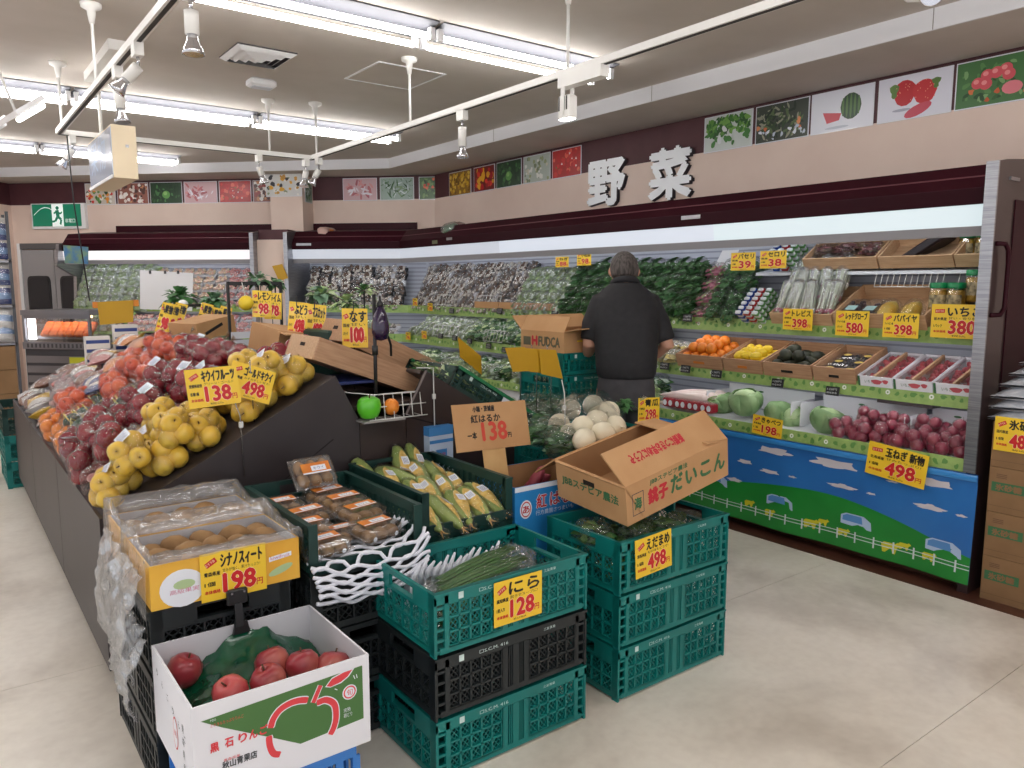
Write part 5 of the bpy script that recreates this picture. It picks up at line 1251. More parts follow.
b = MB(); b.box(-.066, .066, -.051, .051, .225, .266, 0); b.flat([(-.065, .19), (.065, .19), (.065, .205), (-.065, .205)], .0512, 0, XF); b.flat([(-.03, .1), (.03, .1), (.03, .16), (-.03, .16)], .0512, 0, XF); b.build('blue_print', mat('milk_blue', srgb(70, 140, 206), .5), mk)
b = MB(); b.text('果実', -.022, .115, .03, .0520, 0, .044, X=XF); b.build('lettering', m_pr2, mk)
crate(1.80, 3.20 + .0, 0, m_black, 'black crate on the floor behind the corn crate stack', 0) if 0 else None
MB() and None
sup = thing('black_box_stand', 'dark carton stand under the small blue and white box', 'box', (1.80, 2.985, 0)); MB().bevbox(-.02, .1, -.038, .012 , .0, .598, .004).build('body', m_black, sup)
# ================================================================== THE FRUIT STAND (gabled island)
m_board = mat('stand_board', srgb(54, 47, 49), .45, col2=srgb(47, 40, 42), scale=3, bump=.03, bscale=60)
m_boardb = mat('stand_board_brown', srgb(52, 39, 37), .45, col2=srgb(45, 34, 33), scale=3)
m_seam = mat('seam_dark', srgb(24, 20, 20), .8)
IY0, IY1 = 3.0, 6.62
LA = math.atan(.52); RA = math.atan(.604)
zl = lambda x: .65 + .52 * (x - .43)
zr = lambda x: 1.11 - .604 * (x - 1.758)
st = thing('fruit_stand', 'long dark gabled fruit stand with sloping sides running down the shop', 'display stand', (0, 0, 0))
XY = Matrix(((1, 0, 0, 0), (0, 0, -1, 0), (0, 1, 0, 0), (0, 0, 0, 1)))
b = MB(); b.prism([(.43, .08), (.43, .655), (1.318, 1.125), (1.42, .93), (1.42, .08)], -IY0, -IY0 + .02, X=XY); b.build('end_board', m_board, st)
b = MB(); b.prism([(1.423, .08), (1.423, .928), (1.645, .928), (1.645, .08)], -IY0, -IY0 + .018, X=XY); b.build('end_board', m_boardb, st)
b = MB(); b.prism([(1.648, .08), (1.648, .935), (1.752, 1.118), (2.64, .578), (2.64, .08)], -IY0, -IY0 + .02, X=XY); b.build('end_board', m_boardb, st)
MB().bar((1.645, IY0 - .022, .93), (1.752, IY0 - .022, 1.12), .008, .006, (0, 1, 0)).build('edge_trim', mat('trim_grey', srgb(120, 112, 110), .5), st)
MB().bar((.9, IY0 - .0205, .60), (1.30, IY0 - .0205, .86), .004, .003, (0, 1, 0)).build('board_seam', m_seam, st)
MB().bar((1.62, IY0 - .0205, .93), (2.2, IY0 - .0205, .74), .006, .003, (0, 1, 0)).build('board_seam', m_seam, st)
def slab(nm, p0, p1, th, m):
    (x0, z0), (x1, z1) = p0, p1; dx, dz = x1 - x0, z1 - z0; l = math.hypot(dx, dz); nx_, nz_ = -dz / l * th, dx / l * th
    b = MB(); b.prism([(x0, z0), (x1, z1), (x1 - nx_, z1 - nz_), (x0 - nx_, z0 - nz_)], -IY1, -IY0 - .001, X=XY); return b.build(nm, m, st)
slab('left_slope', (.432, .652), (1.33, 1.118), .018, m_board); slab('right_slope', (1.74, 1.12), (2.64, .577), .018, m_boardb); slab('ridge_shelf', (1.33, .985), (1.74, .985), .018, m_boardb)
for k in range(3):
    y0 = IY0 + .005 + 1.205 * k
    MB().box(.418, .43, y0, y0 + 1.198, .10, .675).build('skirt_panel', m_board, st); MB().box(2.64, 2.652, y0, y0 + 1.198, .10, .58).build('skirt_panel', m_boardb, st)
MB().box(.44, 2.63, IY0 + .03, IY1, .085, .11).build('bottom_deck', m_boardb, st)
b = MB(); b.prism([(.43, .08), (.43, .655), (1.318, 1.125), (1.752, 1.118), (2.64, .578), (2.64, .08)], -IY1 - .02, -IY1, X=XY); b.build('end_board', m_board, st)
for (x, y) in ((.5, 3.1), (.5, 4.2), (.5, 5.4), (.5, 6.5), (2.57, 3.1), (2.57, 4.8), (2.57, 6.5)):
    b = MB(); X = Matrix.Translation((x, y, .04)) @ Matrix.Rotation(R(90), 4, 'X'); b.lathe([(.02, -.014), (.038, -.014), (.04, 0), (.038, .014), (.02, .014)], 14, X=X); b.box(x - .025, x + .025, y - .02, y + .02, .07, .088); b.build('caster', m_wireblk, st)
b = MB()
# ------------------------------------------------------------------ bags on the left slope
T_ = {}
T_['red'] = [make_bag('apple_bag', 'fruit bag', 'red_apple', 6, .042, 11), make_bag('apple_bag', 'fruit bag', 'red_apple', 7, .042, 12, label=True), make_bag('apple_bag', 'fruit bag', 'red_apple', 5, .042, 13)]
T_['yellow'] = [make_bag('yellow_apple_bag', 'fruit bag', 'yellow_apple', 8, .036, 21, label=True), make_bag('yellow_apple_bag', 'fruit bag', 'yellow_apple', 7, .036, 22, label=True), make_bag('yellow_apple_bag', 'fruit bag', 'yellow_apple', 9, .035, 23)]
T_['tomato'] = [make_bag('tomato_bag', 'fruit bag', 'persimmon', 6, .038, 31), make_bag('tomato_bag', 'fruit bag', 'persimmon', 8, .036, 32)]
T_['orange'] = [make_bag('orange_bag', 'fruit bag', 'orange', 6, .038, 34)]
T_['root'] = [make_bag('root_bag', 'vegetable bag', 'sausage', 5, .030, 41, m_net, lay=True, inflate=1.15), make_bag('root_bag', 'vegetable bag', 'sausage', 6, .030, 42, m_film, lay=True, inflate=1.15)]
T_['potato'] = [make_bag('potato_bag', 'vegetable bag', 'potato', 7, .034, 45)]
def make_greenpack():
    r = thing('strapped_green_pack', 'x', 'fruit pack')
    for i, (x, y) in enumerate(((-.04, 0), (.045, .01))): put('squash', ball_mesh('squash', mat('squash_green', srgb(28, 58, 40), .4, col2=srgb(44, 78, 50), scale=20), .045, .035, 12, .1, i), r, (x, y, .038))
    b = MB()
    for k in range(3): b.bar((-.08 + .03 * k, -.05, .03), (-.02 + .045 * k, .055, .082), .005, .002)
    for k in range(3): b.tube([(-.085 + .06 * k, -.05, .01), (-.07 + .06 * k, -.01, .085), (-.05 + .06 * k, .05, .03)], .003, 5)
    b.build('yellow_strap', mat('strap_yellow', srgb(214, 190, 90), .5), r)
    put('film_bag', film_shell([((-.045, 0, .04), .05), ((.045, 0, .04), .05)], 'film_bag', m_film, 1.15, .08, 5), r)
    return r
T_['green'] = [make_greenpack()]
def make_snack(seed, cols, nm='printed_pack'):
    r = thing(nm, 'x', 'packet'); q = random.Random(seed); b = MB()
    def f(u, v):
        x = (u - .5) * .15; y = (v - .5) * .2; t = (1 - abs(2 * u - 1) ** 2.5) * (1 - abs(2 * v - 1) ** 3)
        return (x, y, .005 + .032 * t + .004 * noise.noise(Vector((u * 8, v * 8, seed))))
    b.grid(f, 12, 14); b.grid(lambda u, v: (lambda p: (p[0], p[1], .010 - p[2]))(f(1 - u, v)), 12, 14)
    for i in range(len(b.f)):
        c = sum(b.v[j][1] for j in b.f[i]) / 4; b.m[i] = min(len(cols) - 1, int((c + .1) / .2 * len(cols)))
    b.build('pouch', cols, r)
    b = MB(); b.grid(lambda u, v: (lambda p: (p[0] * 1.03, p[1] * 1.03, p[2] + .004))(f(u, v)), 12, 14); b.build('gloss_film', film('packet_gloss', gloss=.2, haze=.02, bump=.5, bscale=40), r)
    return r
cW = mat('pack_white', srgb(222, 218, 216), .4); cB = mat('pack_brown', srgb(122, 74, 58), .5, col2=srgb(160, 110, 84), scale=30); cP = mat('pack_pink', srgb(206, 130, 130), .4); cBl = mat('pack_blue', srgb(52, 72, 140), .4); cO = mat('pack_orange', srgb(226, 140, 50), .4); cY = mat('pack_yellow', srgb(226, 186, 70), .4); cR = mat('pack_red', srgb(180, 50, 50), .4); cG = mat('pack_green', srgb(80, 130, 70), .4); cLB = mat('pack_lightblue', srgb(120, 160, 210), .4)
T_['snack'] = [make_snack(1, [cB, cB, cW]), make_snack(2, [cW, cB, cP, cP]), make_snack(3, [cP, cW, cY])]
T_['blue'] = [make_snack(4, [cBl, cW, cBl, cP])]
T_['peel'] = [make_snack(5, [cO, cW, cO, cY]), make_snack(6, [cO, cO, cW])]
names = {'red': 'clear bag of red apples', 'yellow': 'clear bag of yellow apples', 'tomato': 'clear bag of orange-red tomatoes', 'orange': 'clear bag of oranges', 'root': 'film bag of pink roots', 'potato': 'clear bag of potatoes', 'green': 'strapped pair of green squash', 'snack': 'brown and white printed packet', 'blue': 'blue and white printed packet', 'peel': 'orange printed packet'}
zones = [(183, 443, 'yellow'), (213, 446, 'yellow'), (174, 478, 'yellow'), (130, 492, 'yellow'), (262, 412, 'yellow'), (292, 385, 'yellow'), (240, 415, 'yellow'), (300, 395, 'yellow'), (215, 412, 'yellow'), (150, 490, 'yellow'), (235, 440, 'yellow'), (270, 395, 'yellow'),
    (97, 437, 'red'), (113, 437, 'red'), (78, 455, 'red'), (83, 472, 'red'), (144, 416, 'red'), (158, 400, 'red'), (123, 409, 'red'), (170, 380, 'red'), (192, 358, 'red'), (221, 357, 'red'), (239, 350, 'red'), (255, 350, 'red'), (165, 392, 'red'), (205, 375, 'red'), (130, 425, 'red'),
    (116, 462, 'root'), (155, 432, 'root'), (180, 413, 'root'), (151, 460, 'root'), (105, 475, 'root'), (267, 366, 'root'), (283, 366, 'root'),
    (67, 430, 'orange'), (74, 404, 'tomato'), (113, 393, 'tomato'), (114, 385, 'tomato'), (139, 363, 'tomato'), (158, 357, 'tomato'), (172, 345, 'tomato'), (60, 445, 'orange'),
    (78, 416, 'green'), (99, 406, 'green'), (141, 380, 'green'), (167, 361, 'green'),
    (82, 375, 'snack'), (47, 385, 'snack'), (98, 350, 'snack'), (60, 400, 'snack'), (70, 392, 'root'), (105, 372, 'blue'), (123, 356, 'peel'), (114, 364, 'peel'), (135, 345, 'peel'), (150, 340, 'blue'), (90, 360, 'snack')]
def proj(p):
    v = Vector(p) - _O; w_ = v.dot(_fw); return (512 + F_PX * v.dot(_rt) / w_, 384 - F_PX * v.dot(_cu) / w_)
q = random.Random(77); row = 0; y = 3.15
un = Vector((math.cos(LA), 0, math.sin(LA))); nn_ = Vector((-math.sin(LA), 0, math.cos(LA)))
while y < 6.5:
    row += 1
    ncol = 5 if row > 1 else 5
    for c in range(ncol):
        u = .095 + c * .197 + q.uniform(-.015, .015); p = Vector((.43, y + q.uniform(-.02, .02), .655)) + un * u + nn_ * .004
        s = proj(p + Vector((0, 0, .07))); k = min(zones, key=lambda z_: (z_[0] - s[0]) ** 2 + (z_[1] - s[1]) ** 2)[2]
        if y < 3.5 and c >= (0 if row == 1 else 1): k = 'yellow'
        tm = q.choice(T_[k]); lab = '%s, left slope, %s row from near end, %s from bottom' % (names[k], nth(row), nth(c + 1))
        o = place(tm, USED, (0, 0, 0), (0, 0, 0), lab, 'bags on the left slope of the stand')
        o.matrix_world = Matrix.Translation(p) @ Matrix.Rotation(-LA * .92, 4, 'Y') @ Matrix.Rotation(q.uniform(-.6, .6) + (q.choice((0, math.pi)) if k not in ('yellow',) else -.6), 4, 'Z') @ Matrix.Rotation(0 if k not in ('snack', 'blue', 'peel') else R(25), 4, 'X') @ Matrix.Scale(1.04 if k in ('red', 'yellow') else .98, 4)
    y += .215
# extra fill: a second layer of bags bridging the first
y = 3.14; row = 0
while y < 6.3:
    row += 1
    for c in range(4):
        if q.random() < .12: continue
        u = .2 + c * .197 + q.uniform(-.02, .02); p = Vector((.43, y + q.uniform(-.02, .02), .655)) + un * u + nn_ * .085
        s = proj(p + Vector((0, 0, .06))); k = min(zones, key=lambda z_: (z_[0] - s[0]) ** 2 + (z_[1] - s[1]) ** 2)[2]
        if y < 3.2 or (y < 3.45 and c >= 1): k = 'yellow'
        tm = q.choice(T_[k]); lab = '%s, upper layer, left slope, %s row from near, %s from bottom' % (names[k].replace('clear bag', 'bag'), nth(row), nth(c + 1))
        o = place(tm, USED, (0, 0, 0), (0, 0, 0), lab, 'upper layer of bags on the left slope')
        o.matrix_world = Matrix.Translation(p) @ Matrix.Rotation(-LA * .9 + q.uniform(-.1, .1), 4, 'Y') @ Matrix.Rotation(q.uniform(-.7, .7) - (.6 if k == 'yellow' else 0), 4, 'Z') @ Matrix.Rotation(q.uniform(-.15, .15), 4, 'X') @ Matrix.Scale(.98, 4)
    y += .23
for k in list(T_):
    for tm in T_[k]:
        if tm.name not in USED:                        # a template no zone asked for: drop it
            for ch in KIDS.get(tm.name, []): bpy.data.objects.remove(ch)
            KIDS.pop(tm.name, None); bpy.data.objects.remove(tm)
# apples in a white foam cradle on the ridge
r = thing('foam_tray', 'white foam tray of red apples at the top of the left slope', 'tray', (1.36, 3.62, 1.15), (R(0), R(-8), R(25)))
b = MB()
def tr_(u, v):
    a_ = (u - .5); c_ = (v - .5); e = max(abs(a_), abs(c_)) * 2
    return (a_ * .42, c_ * .2, .045 * e ** 4 + .004 * math.sin(u * 40) * math.sin(v * 30)), (0, 0, 1)
b.sheet(tr_, 20, 12, .004); b.build('tray', m_foam, r)
for i in range(4): put('apple', ME['red_apple'], r, (-.14 + .093 * i, .0 + .01 * (i % 2), .046), (.5, .3 * i, i))
# ------------------------------------------------------------------ kiwi price cards on wire stands
def wire_stand(label, pts, clip=None, m=m_wirechr, r_=.0022):
    r = thing('card_stand', label, 'card stand'); MB().tube(pts, r_, 6).build('wire', m, r)
    for c in (clip or []): MB().bevbox(c[0] - .008, c[0] + .008, c[1] - .006, c[1] + .006, c[2] - .012, c[2] + .012, .002).build('clip', m_wire, r)
    return r
wire_stand('thin wire stand carrying the 138 kiwi card above the yellow apples', [(.925, 2.972, .76), (.918, 2.972, 1.0), (.86, 2.985, 1.19), (.82, 2.99, 1.20)], [(.92, 2.972, .965)])
wire_stand('thin wire stand carrying the 498 kiwi card', [(1.0, 3.06, .955), (.985, 3.03, 1.1), (.97, 2.99, 1.21)])
card(frame((.822, 2.968, 1.121), (.186, 0, .008), (-.01, .03, .14)), 'yellow price card reading 138 at the left of the kiwi pair over the apples', 'キウイフルーツ', '138', sub='グリーン・ゴールド', left=('愛媛県産他', '各種1個'))
card(frame((.975, 3.0, 1.122), (.168, 0, -.062), (.05, .03, .13)), 'slanted yellow price card reading 498 at the right of the kiwi pair', 'ゴールドキウイ', '498', w=.178, h=.132, sub='みずみずしい甘さ!', left=('愛媛県産', '1パック'), foot='税込537.84')
# ------------------------------------------------------------------ wire basket, green apple box, aubergine pole
r = thing('wire_basket', 'white wire basket holding an orange on the end of the stand', 'basket', (1.545, 2.985, .93))
b = MB()
for k in range(6): x = -.05 + .045 * k; b.tube([(x, .0, .10), (x - .03, -.07, .002), (x - .03, .02, .002)], .0022, 5)
for (y_, z_) in ((0, .10), (-.07, .002), (-.035, .05)): b.tube([(-.08 + (y_ * .4), y_, z_), (.20 + y_ * .4, y_, z_)], .0025, 5)
b.tube([(-.2, .06, .12), (-.05, .0, .10), (.2, .0, .095)], .0025, 5)
b.build('wires', m_wire, r); put('orange', ME['orange'], r, (.02, -.02, .045), None, (.95,) * 3)
r = thing('green_apple_box', 'bright green apple-shaped plastic container on the stand end', 'container', (1.455, 2.955, .935))
b = MB(); b.lathe([(.022, 0), (.036, .008), (.046, .03), (.05, .058), (.044, .082), (.03, .092), (.012, .088), (.0, .08)], 18, lob=lambda t, z: 1 + .05 * math.cos(2 * t)); b.build('shell', mat('apple_green_plastic', srgb(88, 190, 40), .3, coat=.3), r); MB().tube([(0, 0, .08), (.005, 0, .105)], .003, 5).build('stalk', m_stem, r)
tag(MB().box(1.405, 1.60, 2.90, 2.998, .924, .932).build('clear_ledge', mat('acrylic_ledge', srgb(150, 146, 144), .2)), 'thin clear ledge carrying the green container and basket', 'ledge')
r = thing('aubergine_pole', 'black pole topped with a glossy purple aubergine ornament', 'card stand', (1.522, 3.02, .93))
MB().tube([(0, 0, 0), (0, 0, .53)], .0085, 8).build('pole', m_wireblk, r); MB().tube([(0, 0, .27), (0, 0, .31)], .014, 8).build('collar', m_wireblk, r)
b = MB(); b.lathe([(.004, .33), (.028, .338), (.038, .365), (.038, .40), (.03, .44), (.018, .47), (.010, .485), (.002, .49)], 16, X=Matrix.Translation((.022, -.012, 0))); b.build('aubergine', m_purple, r)
MB().lathe([(.016, .478), (.014, .492), (.005, .505), (.004, .525)], 8, X=Matrix.Translation((.022, -.012, 0))).build('calyx', m_wireblk, r)
MB().tube([(.02, 0, .42), (.09, .06, .36), (.13, .10, .30), (.13, .10, .25)], .006, 6).build('hook_arm', m_wireblk, r)
# ------------------------------------------------------------------ wooden boxes on the ridge and the right slope
def wood(nm, c1, c2): return mat(nm, c1, .6, col2=c2, scale=7, stretch=(1, 14, 14), bump=.05, bscale=30)
m_wood = wood('pale_wood', srgb(206, 170, 134), srgb(188, 150, 114)); m_wood2 = wood('brown_wood', srgb(190, 150, 116), srgb(170, 128, 96))
def wood_box(label, M_, L, W, H, m_end, m_side, t=.012, hole=True, group=None, div=0):
    r = thing('wooden_box', label, 'wooden box', (0, 0, 0), (0, 0, 0), group); r.matrix_world = M_
    MB().box(t, L - t, t, W - t, 0, .008).build('bottom', m_side, r)
    MB().box(0, L, 0, t, 0, H).build('side_board', m_side, r); MB().box(0, L, W - t, W, 0, H).build('side_board', m_side, r)
    for x0 in (0, L - t):
        e = MB().box(x0, x0 + t, t, W - t, 0, H).build('end_board', m_end, r)
        if hole: MB().box(x0 - .0008, x0 + t + .0008, W * .42, W * .58, H * .52, H * .68).build('hand_slot', mat('slot_black', srgb(34, 24, 20), .9), e)
    for k in range(div): x = L * (k + 1) / (div + 1); MB().box(x - .004, x + .004, t, W - t, .008, H - .01).build('divider', m_side, r)
    return r
WB = Matrix.Translation((1.285, 3.13, 1.185)) @ Matrix.Rotation(R(21), 4, 'Y')
wood_box('long wooden box lying across the ridge, nearer of two, its pale end raised', WB, .66, .33, .10, m_wood, m_wood2)
WB = Matrix.Translation((1.60, 3.50, 1.225)) @ Matrix.Rotation(R(26), 4, 'Y')
wb2 = wood_box('long wooden box with an orange and red sticker, farther of two on the ridge', WB, .66, .33, .115, m_wood2, m_wood2)
b = MB(); b.disc(.46, .06, .05, .016, .0006, 0, X=XF, rot=-.1, wob=.1); b.disc(.53, .05, .02, .016, .0008, 1, X=XF); b.build('sticker', [cO, cR], wb2)
r = thing('cardboard_box', 'open brown cardboard box tilted on the ridge behind the wooden boxes', 'carton', (1.40, 3.9, 1.13), (R(8), R(8), R(12)))
MB().box(0, .36, 0, .28, 0, .14).build('body', m_kraft, r); MB().box(-.02, .16, -.09, 0, .13, .136).build('flap', m_kraft, r)
r = thing('cardboard_box', 'brown box with a dark hand slot beside the tomato bags far on the ridge', 'carton', (1.38, 5.25, 1.12), (R(0), R(-10), R(20)))
MB().box(0, .3, 0, .3, 0, .13).build('body', m_kraft, r); MB().bar((.06, -.001, .05), (.2, -.001, .09), .02, .002, (0, 1, 0)).build('hand_slot', m_seam, r)
r = thing('green_tote', 'dark green box on the ridge between the hanging price cards', 'crate', (1.60, 3.68, 1.0), R(10)); MB().bevbox(0, .2, 0, .25, 0, .27, .01).build('body', m_dgreen, r)
tag(MB().bevbox(1.34, 1.60, 3.15, 3.45, 1.06, 1.075, .003).build('blue_sheet', mat('blue_film', srgb(36, 52, 110), .4)), 'dark blue sheet under the near wooden box on the ridge', 'sheet')
# small two-card groups on the ridge
m_cardw = mat('card_white_gloss', srgb(236, 236, 230), .3)
def ridge_card(px, py, w, h, y, name, price, lab, tilt=0.0, gloss=False):
    p = ony(px, py, y); card(frame(p, (1, -.25, tilt), (tilt * -1, .12, 1)), lab, name, price, w=w, h=h, sub='甘い', left=('国産', '1パック'))
    wire_stand('black wire behind the ' + lab.replace('one of the paired tall price cards', 'tall card').replace('one of the small cards', 'small card'), [(p.x, p.y + .012, p.z + h * .5 + .03), (p.x, p.y + .014, p.z - h * .5), (p.x + .0, p.y + .02, zl(min(max(p.x, .5), 1.33)) if p.x < 1.33 else .99)], None, m_wireblk, .003)
ridge_card(298, 320, .10, .19, 3.95, 'ぶどう', '498', 'left one of the paired tall price cards behind the near wooden box', -.12)
ridge_card(316, 324, .10, .21, 3.95, 'マスカット', '498', 'right one of the paired tall price cards behind the near wooden box', -.12)
ridge_card(355, 328, .125, .19, 3.45, 'なす', '100', 'tall price card just left of the aubergine pole', -.03)
ridge_card(262, 304, .11, .16, 4.6, 'レモン', '98', 'left one of the small cards hanging on the black rack', -.05); ridge_card(273, 306, .10, .16, 4.6, 'ライム', '78', 'right one of the small cards hanging on the black rack', -.05)
for i, (px, py) in enumerate(((165, 318), (171, 319), (178, 318), (204, 318), (214, 322), (223, 321))):
    p = ony(px, py, 5.9); c_ = card(frame(p, (1, -.5, -.3), (.3, .1, 1)), 'far narrow yellow card over the ridge, %s from the left' % nth(i + 1), '果物', '98', w=.085, h=.22, sub='', group='far narrow yellow cards')
    wire_stand('thin wire holding the far narrow card, %s from the left' % nth(i + 1), [(p.x, p.y + .012, p.z + .1), (p.x, p.y + .012, max(.99, zl(p.x) if p.x < 1.33 else .99))], None, m_wireblk, .003)
def black_rack(label, x0, x1, y, z0, z1):
    r = thing('black_rack', label, 'rack', (0, 0, 0)); 
    for x in (x0, x1): MB().bevbox(x - .008, x + .008, y - .008, y + .008, z0, z1, .002).build('upright', m_wireblk, r)
    MB().bevbox(x0, x1, y - .008, y + .008, z1 - .022, z1, .002).build('top_bar', m_wireblk, r)
    for k in range(5): x = x0 + (x1 - x0) * (k + .5) / 5; MB().tube([(x, y, z1 - .02), (x, y - .05, z1 - .03), (x, y - .06, z1 - .02)], .004, 5).build('hook', m_wireblk, r)
    return r
black_rack('black hook rack on the ridge beside the lemon cards', 1.42, 1.74, 4.72, .987, 1.52); black_rack('farther black hook rack on the ridge behind the narrow cards', 1.42, 1.70, 6.05, .987, 1.36)
r = thing('mesh_trays', 'grey stacked mesh trays in front of the black rack on the ridge', 'tray', (1.40, 4.55, 1.0), R(6))
for k in range(4): MB().box(.0, .13, .02 * k, .02 * k + .004, .05 + .045 * k, .09 + .045 * k).build('tray', m_panelgrey, r)
# hanging yellow fruit and artificial plants
def plant(label, p, n, s, seed, m1=m_leaf, m2=m_leafl, pole=None):
    r = thing('artificial_plant', label, 'plant', p); q = random.Random(seed); b = MB()
    for k in range(n):
        a = q.uniform(0, 6.28); el = q.uniform(-.5, 1.4); L = s * q.uniform(.5, 1.1); d = Vector((math.cos(a) * math.cos(el), math.sin(a) * math.cos(el), math.sin(el) * .8)); side = d.cross(Vector((0, 0, 1))).normalized() * L * .2
        p0 = d * L * .15; p1 = d * L * .6; p2 = d * L + Vector((0, 0, -.25 * L)); b.add([p0, p1 - side, p2, p1 + side, p1 + Vector((0, 0, .05 * L))], [(0, 1, 4), (1, 2, 4), (2, 3, 4), (3, 0, 4)], k % 2, True)
    b.build('foliage', [m1, m2], r)['kind'] = 'stuff'
    if pole: MB().tube([(0, 0, 0), (0, 0, -pole)], .005, 6).build('stem_pole', m_wireblk, r)
    return r
m_sage = mat('leaf_sage', srgb(124, 158, 130), .55, col2=srgb(90, 128, 96), scale=20)
plant('pale sage artificial plant behind the paired cards', ony(322, 296, 4.3), 60, .13, 3, m_sage, m_leafl, .35); plant('small green artificial plant left of the aubergine', ony(347, 303, 4.0), 50, .10, 4, m_leaf, m_leafl, .25); plant('bushy artificial plant at the top of the tall card', ony(364, 291, 4.1), 40, .09, 5, m_leaf, m_leafl, .3)
plant('dark leafy artificial plant on the far ridge behind a white ball', ony(180, 298, 6.3), 70, .17, 6, m_leafd, m_leaf, .3); plant('trailing artificial plant over the far rack', ony(215, 303, 6.1), 70, .16, 7, m_leafd, m_sage, .3); plant('green plant at the left end of the black rack', ony(258, 280, 4.75), 45, .11, 8, m_leaf, m_sage, .15); plant('dark plant at the right end of the black rack', ony(275, 284, 4.8), 40, .10, 9, m_leafd, m_leaf, .2)
plant('leafy plant low beside the far cardboard box', ony(228, 345, 5.2), 60, .14, 10, m_leafd, m_leaf, None)
p = ony(183, 305, 6.1); r = thing('white_ball_ornament', 'white ball ornament on a pole among the far plants', 'ornament', p); MB().ball((0, 0, 0), .04, 14).build('ball', m_white, r); MB().tube([(0, 0, -.03), (0, 0, -.36)], .004, 6).build('pole', m_wireblk, r)
p = ony(246, 303, 4.6); r = thing('hanging_grapefruit', 'yellow fruit in a net hanging on the black rack', 'fruit', p); MB().ball((0, 0, 0), .045, 12).build('fruit', m_lemon, r); MB().tube([(0, 0, .04), (0, .06, .12)], .003, 5).build('string', m_wire, r)
p = ony(286, 272 + 40, 4.6)

# ------------------------------------------------------------------ right slope: crates of greens, yellow card backs
rc_q = random.Random(5)
def slope_pt(x, y, up=0.0): return Vector((x, y, zr(x))) + Vector((math.sin(RA), 0, math.cos(RA))) * up
GB = [make_leafbag('greens_bag', 'vegetable bag', m_leaf, m_leafl, .20, .14, .10, 70, 50 + k, .045) for k in range(2)] + [make_leafbag('lettuce_bag', 'vegetable bag', m_leafl, mat('leaf_pale', srgb(206, 220, 176), .5), .20, .16, .12, 60, 55, .06)]
HB = make_leafbag('herb_bag', 'vegetable bag', m_sage, m_leaf, .22, .15, .10, 110, 58, .03)
for k in range(5):
    y = 3.235 + .45 * k
    if k < 2 or True:
        c_ = slope_pt(2.16, y, .004); o = crate(c_.x, c_.y, c_.z, m_dgreen, 'dark green tilted crate of greens on the right slope, %s from the near end' % nth(k + 1), 0, .11, rot=(0, RA, 0))
        MB().box(-.3, .303, -CW / 2 - .012, -CW / 2 + .01, .100, .116).build('green_lip', mat('lip_green', srgb(24, 116, 70), .4), o); MB().box(.0, .13, -CW / 2 - .0135, -CW / 2 - .012, .06, .098).build('crate_label', m_panelgrey, o)
    for i in range(6):
        u = -.22 + .2 * (i % 3) + rc_q.uniform(-.02, .02); v = -.09 + .18 * (i // 3); p = slope_pt(2.16 + u * math.cos(RA), y + v, .03 + (.03 if k else 0))
        tm = GB[(i + k) % 3] if i % 5 else GB[2]; nm_ = 'lettuce' if tm is GB[2] else 'leafy greens'
        o = place(tm, USED, (0, 0, 0), (0, 0, 0), 'clear bag of %s in tilted crate %s from the near end, %s of six' % (nm_, nth(k + 1), nth(i + 1)), 'bags of greens on the right slope'); o.matrix_world = Matrix.Translation(p) @ Matrix.Rotation(RA * .8, 4, 'Y') @ Matrix.Rotation(rc_q.uniform(0, 6.28), 4, 'Z')
def back_card(pxs, y, lab, dy=0.0):
    P = [ony(px, py, y + (dy * i if i in (1, 2) else 0)) for i, (px, py) in enumerate(pxs)]
    r = thing('blank_price_card', lab, 'price card'); b = MB(); n_ = (P[1] - P[0]).cross(P[3] - P[0]).normalized() * .0012
    b.add([p for p in P] + [p + n_ for p in P], [(0, 1, 2, 3), (7, 6, 5, 4), (0, 4, 5, 1), (1, 5, 6, 2), (2, 6, 7, 3), (3, 7, 4, 0)]); b.build('sheet', m_yelback, r)
    c_ = (P[0] + P[1]) / 2; e = (P[2] + P[3]) / 2; MB().tube([c_ + Vector((0, .006, .02)), e + Vector((0, .008, 0)), (e.x, e.y + .01, .78)], .0022, 5).build('wire', m_wirechr, r)
    return r
back_card([(458, 337), (481, 356), (482, 375), (460, 357)], 3.35, 'ochre back of a tilted price card over the green crates, leftmost', .02)
back_card([(505, 348), (525, 347), (530, 371), (513, 372)], 3.05, 'left leaf of the folded ochre card in front of the teal stack'); back_card([(525, 348), (539, 349), (545, 373), (530, 372)], 3.06, 'middle leaf of the folded ochre card in front of the teal stack'); back_card([(539, 349), (556, 350), (563, 379), (541, 374)], 3.05, 'right leaf of the folded ochre card in front of the teal stack')
wire_stand('white wire card stand beside the brown end board', [(1.79, 2.97, .62), (1.785, 2.97, 1.0), (1.783, 2.97, 1.13), (1.70, 2.975, 1.135)], [(1.785, 2.97, 1.0)], m_wire, .0028)
wire_stand('white wire card stand in front of the teal stack', [(2.34, 2.70, .72), (2.33, 2.70, 1.0), (2.33, 2.72, 1.06)], [(2.33, 2.70, .93)], m_wire, .0028)
